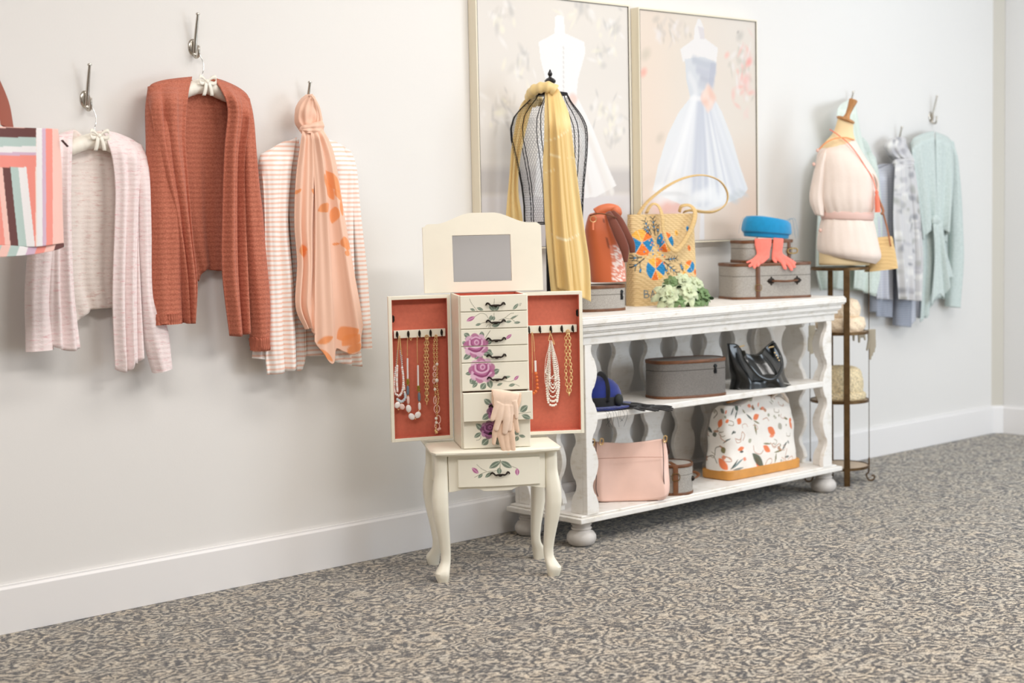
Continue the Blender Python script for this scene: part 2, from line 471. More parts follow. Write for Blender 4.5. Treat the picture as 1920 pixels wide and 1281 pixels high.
# ================================================================== cream jewellery armoire on cabriole legs
AO = np.array([3.2725, -0.546, 0.0]); AANG = math.atan2(-0.196, 0.299)
AP = Plane(AO, AANG)                      # x along the front, n towards the room
def A(px, py, y=0.0):                     # pixel to (x, z) on the armoire's plane at depth y behind its front
    return AP.loc(px, py, -y)
M_cream = mat('cream_lacquer', (243, 237, 219), rough=0.35, var=0.03, vscale=6)
M_creamp = mat('cream_lacquer_painted', (243, 237, 219), rough=0.35, vc=True)
M_coral = mat('coral_felt', (202, 108, 86), rough=0.95, var=0.06, vscale=90, bump=0.2, bscale=600)
M_bronze = mat('dark_bronze', (46, 38, 32), rough=0.42, metal=0.7)
M_gold = mat('gold_metal', (246, 214, 158), rough=0.3, metal=0.85)
M_mirror = mat('mirror_glass', (226, 226, 230), rough=0.03, metal=1.0)
M_dark = mat('dark_gap', (40, 34, 30), rough=0.9)
arm = thing('jewelry_armoire', 'cream jewellery armoire with painted roses, open doors and raised mirror lid on cabriole legs', 'jewelry armoire', tuple(AO), AANG)
def abuild(mb, name, m, parent=None, **kw):
    return mb.build(name, m, parent or arm, local=True, **kw)
DP = 0.30                                 # depth of the table part
# table top with a bowed front and ogee edge
def top_outline(ov):
    P = []
    n = 17
    for i in range(n):
        x = -0.185 - ov + (0.37 + 2 * ov) * i / (n - 1)
        y = -0.012 - ov - 0.014 * math.cos(PI * (i / (n - 1) - 0.5)) ** 1.0
        P.append((x, y))
    P = [(-0.198 - ov, 0.012)] + P + [(0.198 + ov, 0.012), (0.198 + ov, DP), (-0.198 - ov, DP)]
    return P
t = MB(); rings = [[(x, y, z) for x, y in top_outline(ov)] for ov, z in ((0.0, 0.402), (0.006, 0.404), (0.010, 0.409), (0.010, 0.414), (0.005, 0.418), (0.002, 0.420))]
t.loft(rings)
abuild(t, 'table_top', M_cream)
# apron sides and back, bowed drawer front
t = MB().box(-0.180, -0.166, 0.02, DP - 0.03, 0.29, 0.402).box(0.166, 0.180, 0.02, DP - 0.03, 0.29, 0.402).box(-0.17, 0.17, DP - 0.045, DP - 0.03, 0.29, 0.402)
abuild(t, 'apron', M_cream)
def bow(x, w): return 0.002 - 0.014 * math.cos(PI * 0.5 * max(-1, min(1, x / w)))
def bowed_panel(x0, x1, z0f, z1, off, thick, n=28, w=0.155):
    m = MB(); G = []
    for i in range(n + 1):
        x = x0 + (x1 - x0) * i / n; y = bow(x, w) - off; zb = z0f(x) if callable(z0f) else z0f
        G.append([(x, y, z1), (x, y, zb), (x, y + thick, zb), (x, y + thick, z1)])
    m.loft(G); return m
def scallop(x):
    a = abs(x) / 0.152
    return 0.284 + (0.010 * smooth01((a - 0.25) / 0.2) if a < 0.62 else 0.010 * smooth01((1.0 - a) / 0.38)) + 0.002
abuild(bowed_panel(-0.154, 0.154, scallop, 0.402, 0.0, 0.014), 'front_rail', M_cream, bevel=0.001)
def vgrid(x0, x1, z0, z1, yf, nx, nz):
    """front skin of a panel as a fine grid, with sides back to yf(x)+0.012"""
    xs = np.linspace(x0, x1, nx); zs = np.linspace(z0, z1, nz)
    G = [[(x, yf(x), z) for x in xs] for z in zs]; m = MB(); m.grid(G)
    return m
GRN = (120, 134, 118); GRD = (78, 98, 84); GRV = (176, 186, 168); LINE = (128, 124, 100)
ROSE = (186, 108, 152); ROSEL = (228, 184, 208); ROSED = (146, 68, 112); PLUM = (124, 66, 108)
def paint_front(m, y):
    V = np.array(m.v); pt = Paint(V[:, 0], V[:, 2], (243, 237, 219))
    def q(zx, zy, base):                      # coordinates read on enlarged views of the photograph
        s, ox, oy = base; return A(ox + zx / s, oy + zy / s, y)
    U = (7.535, 840, 530); L = (7.535, 840, 680); T = (4.577, 800, 820)
    def lf(b, p, r, w, col=GRN): a_, b_ = q(*p, b), q(*r, b); pt.leaf(a_, b_, w, col, GRV)
    def st(b, P, w=0.0007, col=LINE): pt.stroke([q(*p, b) for p in P], w, col, 0.9)
    def bud(b, p, r, w): a_, b_ = q(*p, b), q(*r, b); pt.leaf(a_, b_, w, ROSE, ROSEL)
    def rose(b, c, R, col=ROSE, hi=ROSEL, dk=ROSED):
        cx, cz = q(*c, b); s = R / (b[0] * 594.0)
        for k in range(9):
            an = 2 * PI * k / 9 + 0.3
            pt.ell(cx + s * 0.62 * math.cos(an), cz + s * 0.58 * math.sin(an), s * 0.42, s * 0.36, hi if k % 2 else col, an, 0.9, 0.10)
        pt.ell(cx, cz + s * 0.05, s * 0.74, s * 0.66, col, 0, 1, 0.08)
        pt.stroke([(cx - s * .75, cz - s * .1), (cx - s * .4, cz - s * .5), (cx + s * .1, cz - s * .62), (cx + s * .7, cz - s * .2)], s * 0.07, hi)
        pt.stroke([(cx - s * .6, cz - s * .25), (cx - s * .2, cz - s * .42), (cx + s * .3, cz - s * .42), (cx + s * .6, cz - s * .05)], s * 0.06, dk)
        pt.ell(cx, cz + s * .22, s * .42, s * .36, dk, 0, .9, .12)
        pt.ell(cx, cz + s * .26, s * .34, s * .30, col, 0, 1, .12)
        pt.stroke([(cx - s * .5, cz + s * .42), (cx - s * .45, cz), (cx, cz - s * .18), (cx + s * .45, cz), (cx + s * .5, cz + s * .4)], s * 0.07, hi)
        pt.stroke([(cx - s * .35, cz + s * .55), (cx, cz + s * .68), (cx + s * .35, cz + s * .55)], s * 0.06, hi)
        pt.ell(cx + s * .05, cz + s * .26, s * .20, s * .22, hi, 0, 1, .12); pt.ell(cx + s * .06, cz + s * .24, s * .11, s * .12, col, 0, 1, .3)
    # first and second drawers
    st(U, [(305, 230), (330, 290), (390, 370), (420, 410)]); lf(U, (310, 370), (385, 395), .004); lf(U, (405, 355), (500, 390), .005)
    lf(U, (655, 400), (580, 320), .007); lf(U, (655, 400), (720, 325), .007); lf(U, (655, 400), (650, 310), .006); st(U, [(650, 320), (655, 230)])
    lf(U, (915, 385), (995, 295), .005); st(U, [(1000, 330), (1020, 290)]); st(U, [(1020, 330), (1035, 290)])
    bud(U, (260, 545), (385, 480), .0065); st(U, [(380, 480), (460, 435), (530, 450), (580, 520)]); st(U, [(650, 430), (650, 530)])
    lf(U, (600, 540), (615, 460), .006); lf(U, (640, 540), (650, 470), .005); st(U, [(720, 530), (800, 500), (880, 440), (930, 430)]); st(U, [(800, 500), (900, 515), (990, 460)]); st(U, [(900, 515), (960, 560), (1020, 560)])
    lf(U, (810, 560), (900, 545), .004); lf(U, (930, 570), (1025, 560), .004); lf(U, (880, 510), (985, 465), .003); lf(U, (385, 605), (470, 580), .004); st(U, [(470, 575), (560, 560), (600, 600), (600, 640)])
    lf(U, (620, 620), (740, 570), .008); st(U, [(540, 625), (560, 600), (590, 605), (575, 635)])
    # the two large roses
    lf(U, (310, 770), (225, 720), .008); lf(U, (330, 810), (235, 790), .007); lf(U, (470, 790), (480, 690), .008); lf(U, (500, 780), (470, 690), .006); lf(U, (255, 880), (205, 830), .006)
    lf(U, (330, 1000), (220, 1085), .009); lf(U, (480, 1000), (640, 1010), .010); lf(U, (540, 960), (620, 1000), .009); lf(U, (440, 1010), (380, 1085), .007); lf(U, (450, 1010), (480, 1085), .006); lf(U, (540, 870), (620, 820), .007)
    st(U, [(530, 780), (595, 680)], .001); bud(U, (815, 800), (900, 730), .005)
    rose(U, (395, 890), 175)
    lf(L, (345, 150), (245, 160), .006); lf(L, (330, 100), (290, 160), .005); lf(L, (620, 160), (725, 95), .009); lf(L, (400, 240), (305, 290), .010); lf(L, (340, 215), (330, 290), .007); lf(L, (420, 280), (345, 355), .006)
    lf(L, (570, 230), (610, 365), .010); lf(L, (530, 290), (465, 380), .010)
    rose(L, (480, 110), 185)
    st(L, [(640, 230), (760, 250), (860, 270), (930, 250)]); lf(L, (690, 325), (770, 290), .004); lf(L, (855, 330), (950, 305), .005); st(L, [(950, 305), (1010, 335)]); bud(L, (930, 250), (1000, 185), .005); lf(L, (790, 215), (885, 195), .004)
    # lower drawers: half hidden plum roses
    lf(L, (610, 600), (510, 515), .009); lf(L, (600, 720), (485, 805), .010); lf(L, (1020, 700), (1125, 605), .010); lf(L, (1040, 740), (1170, 790), .008); st(L, [(990, 725), (1050, 715), (1170, 700)])
    rose(L, (700, 690), 150, PLUM, (176, 110, 158), (84, 36, 72))
    lf(L, (500, 960), (395, 865), .009); lf(L, (470, 990), (370, 1060), .007); lf(L, (570, 1080), (480, 1165), .011); lf(L, (680, 1060), (715, 1165), .010); lf(L, (930, 975), (1000, 1020), .006); lf(L, (1000, 1030), (1095, 1050), .005); lf(L, (990, 1040), (955, 1110), .007); lf(L, (640, 1260), (755, 1220), .008)
    st(L, [(440, 1030), (465, 1050), (440, 1090), (400, 1100)])
    rose(L, (590, 950), 135, PLUM, (180, 118, 164), (84, 36, 72))
    # table drawer sprig
    lf(T, (632, 205), (535, 265), .009); lf(T, (632, 205), (730, 262), .009); lf(T, (622, 318), (620, 258), .008); st(T, [(630, 195), (628, 270)], .001)
    st(T, [(600, 285), (500, 300), (410, 345)]); lf(T, (440, 350), (480, 315), .005); lf(T, (500, 345), (560, 298), .006); bud(T, (445, 312), (388, 262), .007); st(T, [(430, 235), (470, 270), (510, 290)])
    st(T, [(720, 245), (770, 265)]); bud(T, (775, 265), (778, 330), .007)
    return pt.c
def drawer_front(z0, z1, x0, x1, y, name='drawer', handle=True, bowed=False, hz=None):
    yf = (lambda x: bow(x, 0.155) - 0.008) if bowed else (lambda x: y)
    nx = int((x1 - x0) / 0.0013); nz = max(int((z1 - z0) / 0.0013), 4)
    m = vgrid(x0, x1, z0, z1, yf, nx, nz)
    cols = paint_front(m, y if not bowed else -0.016)
    nv = len(m.v)
    # rim back from the skin
    d = 0.012; back = 0.19 if not bowed else 0.2
    idx = [i for i in range(nx)] + [r * nx + nx - 1 for r in range(1, nz)] + [(nz - 1) * nx + i for i in range(nx - 2, -1, -1)] + [r * nx for r in range(nz - 2, 0, -1)]
    ring = [(m.v[i][0] + 0.0016 * (-1 if abs(m.v[i][0] - x0) < 1e-6 else 1 if abs(m.v[i][0] - x1) < 1e-6 else 0), m.v[i][1] + 0.0022,
             m.v[i][2] + 0.0016 * (-1 if abs(m.v[i][2] - z0) < 1e-6 else 1 if abs(m.v[i][2] - z1) < 1e-6 else 0)) for i in idx]
    ring2 = [(p[0], p[1] + d, p[2]) for p in ring]
    b0 = m.add(ring, []); b1 = m.add(ring2, []); n = len(idx)
    for i in range(n):
        j = (i + 1) % n
        m.f.append((idx[i], idx[j], b0 + j, b0 + i)); m.m.append(0); m.f.append((b0 + i, b0 + j, b1 + j, b1 + i)); m.m.append(0)
    m.f.append(tuple(b1 + i for i in range(n))); m.m.append(0)
    C = np.tile(lin((243, 237, 219)), (len(m.v), 1)); C[:nv] = cols
    # box behind the front
    m.box(x0 + 0.004, x1 - 0.004, yf(0) + 0.012, 0.17, z0 + 0.002, z0 + 0.006, 0); C = np.vstack([C, np.tile(lin((205, 110, 84)), (8, 1))])
    for xx in (x0 + 0.002, x1 - 0.006):
        m.box(xx, xx + 0.004, yf(0) + 0.012, 0.17, z0 + 0.002, z1 - 0.014, 0); C = np.vstack([C, np.tile(lin((243, 237, 219)), (8, 1))])
    o = abuild(m, name, M_creamp, colors=C, angle=30)
    if handle:
        add_handle(o, 0.006, yf(0.0), hz if hz else (z0 + z1) / 2 + 0.001)
    return o
def add_handle(parent, cx, y, cz):
    """dark bat shaped bail"""
    h = MB(); P = []
    for s in (-1, 1):
        pts = [(cx, y - 0.006, cz - 0.0035), (cx + s * 0.008, y - 0.007, cz - 0.003), (cx + s * 0.016, y - 0.008, cz - 0.003), (cx + s * 0.022, y - 0.007, cz + 0.003), (cx + s * 0.027, y - 0.004, cz + 0.004), (cx + s * 0.031, y - 0.001, cz - 0.002)]
        h.tube(spline(pts, 12), [0.0034, 0.0032, 0.003, 0.0028, 0.0026, 0.0026, 0.0028, 0.0030, 0.003, 0.0026, 0.002, 0.0014], 8)
        h.ell((cx + s * 0.024, y - 0.002, cz + 0.004), 0.003, 0.004, 0.003, 8, 6)
        h.ell((cx + s * 0.012, y - 0.006, cz - 0.004), 0.004, 0.003, 0.003, 8, 6)
    h.ell((cx, y - 0.006, cz - 0.0045), 0.007, 0.0035, 0.0045, 10, 6)
    abuild(h, 'handle', M_bronze, parent)
drawer_front(0.303, 0.388, -0.124, 0.134, -0.014, 'table_drawer', bowed=True, hz=A(935.5, 887.7, -0.014)[1])
# cabriole legs
def leg(sx, sy):
    m = MB(); x0 = 0.174 * sx; y0 = 0.022 if sy < 0 else DP - 0.03
    prof = [(0.402, 0.021, 0.000), (0.34, 0.0215, 0.001), (0.30, 0.024, 0.005), (0.27, 0.0255, 0.007), (0.235, 0.0255, 0.007), (0.20, 0.0235, 0.004), (0.16, 0.0205, -0.001),
            (0.12, 0.0175, -0.006), (0.085, 0.0155, -0.009), (0.060, 0.0155, -0.008), (0.042, 0.019, -0.001), (0.030, 0.0225, 0.005), (0.024, 0.0235, 0.006), (0.012, 0.0205, 0.005), (0.0, 0.0175, 0.004)]
    zs = [p[0] for p in prof]; R = []
    for i in range(44):
        z = 0.402 - 0.402 * i / 43
        w = np.interp(-z, [-a for a in zs], [p[1] for p in prof]); o = np.interp(-z, [-a for a in zs], [p[2] for p in prof])
        R.append([(x0 + o * sx + px, y0 + o * sy + py, z) for px, py in polar(20, w, w, 3.4)])
    m.loft(R); abuild(m, 'leg', M_cream)
for sx in (-1, 1):
    for sy in (-1, 1): leg(sx, sy)
# cabinet carcass
BY0, BY1, BX = 0.012, 0.205, 0.110
c = MB()
c.box(-BX, -BX + 0.008, BY0, BY1, 0.420, 0.902).box(BX - 0.008, BX, BY0, BY1, 0.420, 0.902).box(-BX, BX, BY1 - 0.006, BY1, 0.420, 0.902)
c.box(-BX, BX, BY0 + 0.002, BY1, 0.420, 0.426)
for z in (0.851, 0.797, 0.743, 0.691, 0.602, 0.511): c.box(-BX + 0.008, BX - 0.008, BY0 + 0.004, BY1 - 0.006, z - 0.002, z + 0.002)
abuild(c, 'cabinet_body', M_cream, bevel=0.001)
c = MB().box(-BX + 0.008, BX - 0.008, BY0 + 0.02, BY1 - 0.008, 0.880, 0.884).box(-BX + 0.008, -BX + 0.011, BY0 + .01, BY1 - .006, 0.884, 0.901).box(BX - 0.011, BX - 0.008, BY0 + .01, BY1 - .006, 0.884, 0.901).box(-BX + .01, BX - .01, BY1 - .010, BY1 - .006, .884, .901)
abuild(c, 'top_tray_lining', M_coral)
Z = [0.903, 0.851, 0.797, 0.743, 0.691, 0.601]
HZ = [A(927.6, 570.5, .01)[1], A(928, 602.5, .01)[1], A(929.6, 636, .01)[1], A(931, 667.2, .01)[1], A(935, 709, .01)[1]]
for i in range(5):
    drawer_front(Z[i + 1] + 0.0025, Z[i] - 0.0025, -0.1035, 0.1055, 0.004, hz=HZ[i])
drawer_front(0.511, 0.5975, -0.1045, 0.1125, -0.022)
drawer_front(0.4235, 0.508, -0.1035, 0.1065, -0.004)
# lid with arched top and mirror, hinged at the back and leaning a little
LT = 0.10
def lidpt(x, h, d=0.0):                   # h along the lid, d in front of its face
    return (x, 0.205 + h * math.sin(LT) - d * math.cos(LT), 0.903 + h * math.cos(LT) + d * math.sin(LT))
def lid_top(x):
    a = abs(x) / 0.192
    return 0.222 + 0.034 * smooth01((0.80 - a) / 0.62) + (-0.010 * smooth01((a - 0.93) / 0.07))
xs = np.linspace(-0.195, 0.193, 60)
outer = [(x, lid_top(x)) for x in xs]
poly = [(-0.195, 0.0)] + outer + [(0.193, 0.0)]
MX0, MX1, MH0, MH1 = -0.100, 0.091, 0.033, 0.184
l = MB()
l.prism([(p[0], p[1]) for p in poly], 0.0, 0.010, 'y', fn=lambda q: lidpt(q[0], q[2], q[1]))
# front frame with an opening for the mirror
fr = MB()
def quad(pa, pb, d0=0.010, d1=0.016): pass
# frame as four prisms round the opening
def fprism(pl): l.prism(pl, 0.010, 0.016, 'y', fn=lambda q: lidpt(q[0], q[2], q[1]))
fprism([(-0.195, 0), (MX0, 0), (MX0, lid_top(MX0))] + [(x, lid_top(x)) for x in xs[::-1] if x < MX0])
fprism([(MX1, 0), (0.193, 0)] + [(x, lid_top(x)) for x in xs[::-1] if x > MX1] + [(MX1, lid_top(MX1))])
fprism([(MX0, 0), (MX1, 0), (MX1, MH0), (MX0, MH0)])
fprism([(MX0, MH1), (MX1, MH1), (MX1, lid_top(MX1))] + [(x, lid_top(x)) for x in xs[::-1] if MX0 < x < MX1] + [(MX0, lid_top(MX0))])
lid = abuild(l, 'lid', M_cream)
mm = MB().prism([(MX0 + .001, MH0 + .001), (MX1 - .001, MH0 + .001), (MX1 - .001, MH1 - .001), (MX0 + .001, MH1 - .001)], 0.0102, 0.0112, 'y', fn=lambda q: lidpt(q[0], q[2], q[1]))
abuild(mm, 'mirror', M_mirror, lid, smooth=False)
# doors
def door(side, ang):
    """side -1 left, 1 right; frame tray opening towards the front"""
    Wd, z0, z1, y = 0.208, 0.430, 0.898, 0.190
    hx = side * 0.113
    ca, sa = math.cos(ang), math.sin(ang)
    def T(x, d, z):                         # x outwards from the hinge, d forward
        return (hx + side * (x * ca), y - x * sa - d, z)
    def bx(m, x0, x1, d0, d1, za, zb, mi=0):
        vs = [T(x, d, z) for z in (za, zb) for d in (d0, d1) for x in (x0, x1)]
        m.add(vs, [(0, 2, 3, 1), (4, 5, 7, 6), (0, 1, 5, 4), (2, 6, 7, 3), (0, 4, 6, 2), (1, 3, 7, 5)], mi)
    m = MB(); e = 0.011
    bx(m, 0, Wd, -0.034, -0.028, z0, z1)
    bx(m, 0, e, -0.028, 0, z0, z1); bx(m, Wd - e, Wd, -0.028, 0, z0, z1); bx(m, e, Wd - e, -0.028, 0, z0, z0 + e); bx(m, e, Wd - e, -0.028, 0, z1 - e, z1)
    d = abuild(m, 'door', M_cream, bevel=0.001)
    m = MB(); bx(m, e, Wd - e, -0.028, -0.0255, z0 + e, z1 - e)
    for (a, b_, c0, c1) in ((e, e + .0015, z0 + e, z1 - e), (Wd - e - .0015, Wd - e, z0 + e, z1 - e)): bx(m, a, b_, -0.0255, -0.0015, c0, c1)
    bx(m, e, Wd - e, -0.0255, -0.0015, z0 + e, z0 + e + .0015); bx(m, e, Wd - e, -0.0255, -0.0015, z1 - e - .0015, z1 - e)
    abuild(m, 'lining', M_coral, d)
    hz = 0.7755
    m = MB(); bx(m, e + .006, Wd - e - .006, -0.0255, -0.013, hz - .0125, hz + .0125); abuild(m, 'hook_rail', M_cream, d, bevel=.001)
    m = MB(); bx(m, Wd - e - .006, Wd - e, -0.014, -0.003, 0.815, 0.838); bx(m, Wd - e - .009, Wd - e + .003, -0.010, -0.006, 0.818, 0.835); abuild(m, 'catch', M_bronze, d)
    hooks = []
    for k in range(5):
        x = 0.032 + 0.145 * k / 4
        if side < 0: x = Wd - 0.028 - 0.150 * k / 4
        P = [T(x, -0.013, hz + .009), T(x, -0.008, hz + .010), T(x, -0.006, hz + .003), T(x, -0.007, hz - .008), T(x, -0.001, hz - .012), T(x, 0.004, hz - .006)]
        h = MB().tube(spline(P, 14), 0.0016, 6); h.ell(T(x, -0.0125, hz), .0045, .002, .010, 8, 6); h.ell(T(x, 0.004, hz - .005), .0022, .0022, .0022, 6, 5)
        abuild(h, 'hook', M_bronze, d)
        hooks.append(T(x, 0.0005, hz - .010))
    return d, T, hooks
ldoor, LT_, lhooks = door(-1, 0.20)
rdoor, RT_, rhooks = door(1, 0.04)
def AW(p):                                # armoire local to room
    return AO + AP.u * p[0] - AP.n * p[1] + np.array([0, 0, p[2]])
# ================================================================== cloth tools
def pxspline(P, n):
    return [np.array(p) for p in spline(P, n)] if len(P) > 2 else [np.array(P[0], float) + (np.array(P[1], float) - np.array(P[0], float)) * i / (n - 1) for i in range(n)]
def coons(L, R, nt, ns, top=None, bot=None):
    """grid of pixel places between a left and a right edge (both listed downwards), with optional top and bottom edges"""
    l = pxspline(L, nt); r = pxspline(R, nt)
    tp = pxspline(top, ns) if top else [l[0] + (r[0] - l[0]) * j / (ns - 1) for j in range(ns)]
    bt = pxspline(bot, ns) if bot else [l[-1] + (r[-1] - l[-1]) * j / (ns - 1) for j in range(ns)]
    G = []
    for i in range(nt):
        t = i / (nt - 1); row = []
        for j in range(ns):
            s = j / (ns - 1)
            a = (1 - s) * l[i] + s * r[i]; b = (1 - t) * tp[j] + t * bt[j]
            c = (1 - t) * ((1 - s) * l[0] + s * r[0]) + t * ((1 - s) * l[-1] + s * r[-1])
            row.append(a + b - c)
        G.append(row)
    return G
def folds(k, seed, amp, grow=0.8):
    r = np.random.default_rng(seed); ph = r.uniform(0, 6.28, 4); fr = [k, k * 1.7, k * 0.6, k * 2.6]; am = [1, .45, .5, .2]; dr = r.uniform(-1.2, 1.2, 4)
    def fn(s, t):
        env = min(1.0, 5.5 * min(s, 1 - s)); q = (1 - grow) + grow * t
        return env * amp * q * sum(a * math.sin(2 * PI * f * s + p + d * t * 1.6) for a, f, p, d in zip(am, fr, ph, dr))
    return fn
def sheet(pl, L, R, depth, nt=60, ns=36, top=None, bot=None, fold=None, bulge=0.0, rise=0.10, d0=0.0):
    """hanging cloth on plane pl: depth in front of the plane, coming forward from d0 at the top within 'rise'"""
    G = coons(L, R, nt, ns, top, bot); out = []
    for i, row in enumerate(G):
        t = i / (nt - 1); o = []
        for j, p in enumerate(row):
            s = j / (ns - 1)
            d = d0 + (depth - d0) * smooth01(t / rise) if rise > 0 else depth
            e = bulge * math.sin(PI * s) + (fold(s, t) if fold else 0)
            q = pl.pt(p[0], p[1], d) + pl.n * e * (smooth01(t / max(rise, 1e-3)) if rise else 1)
            o.append(q)
        out.append(o)
    return out
def sleeve(pl, L, R, depth, th, nt=56, n=26, seed=1, top_d=None, rough=0.12, bot=None, k=5):
    r = np.random.default_rng(seed); ph = r.uniform(0, 6.28, 5); l = pxspline(L, nt); rr = pxspline(R, nt); rings = []
    for i in range(nt):
        t = i / (nt - 1); d = depth if top_d is None else top_d + (depth - top_d) * smooth01(t / 0.25)
        a3, b3 = pl.pt(*l[i], d), pl.pt(*rr[i], d); c = (a3 + b3) / 2; h = (b3 - a3) / 2
        ring = []
        for q in range(n):
            a = 2 * PI * q / n
            m = 1 + rough * (0.4 + 0.6 * t) * (math.sin(k * a + ph[0] + 2.5 * t) * 0.6 + 0.5 * math.sin((k + 3) * a + ph[1] - 2 * t) + 0.35 * math.sin(14 * t + ph[2] + a))
            mx = 1 + (m - 1) * abs(math.sin(a))
            ring.append(c + h * math.cos(a) * mx + pl.n * th * (0.55 + 0.45 * smooth01(t / .12)) * math.sin(a) * m)
        rings.append(ring)
    return rings
WALL = Plane((0, 0, 0), 0.0)
def colfor(m, pl, base, painter):
    P = np.array(m.v); d = P - CAM_C; w = d @ CAM_W
    pt = Paint(960 + CAM_F * (d @ CAM_R) / w, 640.5 - CAM_F * (d @ CAM_U) / w, base); painter(pt)
    return pt.c

def knit(name, c1, c2, rows=420, stretch=(1, 1, 1), vscale=55, bump=0.5, bdist=0.0016, lo=0.38, hi=0.62, rough=0.9):
    k = NT(name); v = k.coord(stretch)
    f = k.noise(v, vscale, 4, 0.7)
    k.link(k.ramp(f, [(lo, rgba(c1)), (hi, rgba(c2))]), k.b.inputs['Base Color'])
    k.b.inputs['Roughness'].default_value = rough; k.b.inputs['Specular IOR Level'].default_value = 0.2; k.b.inputs['Sheen Weight'].default_value = 0.15
    vo = k.coord()
    wv = k.new('ShaderNodeTexWave', wave_type='BANDS', bands_direction='Z'); wv.inputs['Scale'].default_value = rows / 20.0; wv.inputs['Distortion'].default_value = 1.6; wv.inputs['Detail'].default_value = 2; wv.inputs['Detail Scale'].default_value = 6
    k.link(vo, wv.inputs['Vector'])
    n = k.noise(vo, 420, 2, 0.6)
    ad = k.new('ShaderNodeMath', operation='MULTIPLY_ADD'); k.link(n, ad.inputs[0]); ad.inputs[1].default_value = 0.9; k.link(wv.outputs['Fac'], ad.inputs[2])
    k.bump(ad.outputs[0], bump, bdist); return k.m
def striped(name, base, stripe, period, duty=0.42, off=0.0):
    k = NT(name); v = k.coord(); s = k.new('ShaderNodeSeparateXYZ'); k.link(v, s.inputs[0])
    nz = k.noise(v, 5, 2, .5)
    a = k.new('ShaderNodeMath', operation='MULTIPLY_ADD'); k.link(nz, a.inputs[0]); a.inputs[1].default_value = 0.012; k.link(s.outputs['Z'], a.inputs[2])
    b = k.new('ShaderNodeMath', operation='MULTIPLY'); k.link(a.outputs[0], b.inputs[0]); b.inputs[1].default_value = 1 / period
    f = k.new('ShaderNodeMath', operation='FRACT'); k.link(b.outputs[0], f.inputs[0])
    k.link(k.ramp(f.outputs[0], [(0.0, rgba(base)), (0.05, rgba(stripe)), (duty, rgba(stripe)), (duty + .06, rgba(base))]), k.b.inputs['Base Color'])
    k.b.inputs['Roughness'].default_value = 0.85; k.b.inputs['Specular IOR Level'].default_value = 0.2
    k.bump(k.noise(v, 300, 2), 0.15, 0.0008); return k.m
M_nickel = mat('brushed_nickel', (196, 190, 180), rough=0.24, metal=1.0)
M_wire = mat('hanger_wire', (200, 200, 198), rough=0.25, metal=1.0)
M_satin = mat('ivory_satin', (246, 240, 226), rough=0.38, sheen=0.3)
M_rust = knit('rust_knit', (172, 94, 73), (205, 126, 101), vscale=210, lo=0.3, hi=0.7, bump=0.7)
def rib(name, c):
    k = NT(name); k.b.inputs['Base Color'].default_value = rgba(c); k.b.inputs['Roughness'].default_value = .9
    w = k.new('ShaderNodeTexWave', wave_type='BANDS', bands_direction='X'); w.inputs['Scale'].default_value = 45; w.inputs['Distortion'].default_value = .6; k.link(k.coord(), w.inputs['Vector'])
    k.bump(w.outputs['Fac'], .9, .003); return k.m
M_rib = rib('rust_rib', (190, 108, 84))
M_marl = knit('pink_marl_knit', (230, 182, 184), (246, 230, 228), stretch=(0.5, 0.5, 2.6), vscale=60, lo=0.26, hi=0.46, bump=0.35)
M_marlb = knit('pink_marl_knit_back', (222, 186, 178), (242, 230, 222), stretch=(0.5, 0.5, 2.6), vscale=60, lo=0.26, hi=0.46, bump=0.35)
M_pstr = striped('peach_striped_jersey', (250, 244, 239), (246, 208, 190), 0.0148)

# ------------------------------------------------------------------ wall hooks
def make_hook(label, loc, group='nickel coat hooks on the wall'):
    t = thing('coat_hook', label, 'coat hook', loc, 0, group)
    m = MB(); prof = [(0.0, 0.0), (0.0165, 0.0), (0.0165, -0.002), (0.014, -0.005), (0.008, -0.0065), (0, -0.0068)]
    m.lathe([(r, z) for r, z in prof], (0, 0, 0.026), 28, sx=1.0, sy=1.5, axis='y', caps=False)
    for s in (-1, 1): m.ell((0, -0.0058, 0.026 + s * 0.016), .0028, .0015, .0028, 8, 5)
    m.build('back_plate', M_nickel, t, local=True)
    P = spline([(0, -0.006, 0.004), (0, -0.011, 0.018), (0, -0.015, 0.034), (0, -0.019, 0.054), (0, -0.026, 0.083), (0, -0.036, 0.121)], 30)
    m = MB().tube(P, list(np.linspace(0.0062, 0.0040, 30)), 10)
    m.lathe([(0, 0), (0.0062, 0.0), (0.0066, 0.003), (0.005, 0.006), (0, 0.0065)], (0, -0.036, 0.119), 14, caps=False)
    m.build('prong', M_nickel, t, local=True)
    P = spline([(0, -0.007, 0.014), (0, -0.010, 0.0), (0, -0.018, -0.0055), (0, -0.029, -0.003), (0, -0.034, 0.010), (0, -0.034, 0.024)], 24)
    m = MB().tube(P, list(np.linspace(0.0058, 0.0038, 24)), 10); m.ell((0, -0.034, 0.025), .0048, .0048, .004, 10, 6)
    m.build('lower_hook', M_nickel, t, local=True)
    return t
def hook_at(tip_px):                       # place from the prong's tip
    q = W(tip_px[0], tip_px[1], -0.036); return (q[0], 0.0, q[2] - 0.122)
H = {}
hook0 = make_hook('nickel coat hook above the pale pink cardigan, left in the photo', hook_at((168, 121)))
def more_hook(px, label): return copy_thing(hook0, hook_at(px), label=label)
h_pink = hook0
h_rust = more_hook((371, 26), 'nickel coat hook holding the rust brown cardigan')
h_scarf = more_hook((581, 154), 'nickel coat hook whose tip sticks out above the knotted peach scarf')
h_mint = more_hook((1757, 180), 'nickel coat hook above the knotted mint cardigan at the far end')
h_grey = more_hook((1691, 238), 'nickel coat hook above the grey floral scarf')
h_veil = more_hook((1600, 172), 'nickel coat hook behind the wooden neck of the dressed bust')
h_tote = more_hook((-42, 40), 'nickel coat hook carrying the striped tote at the left edge')

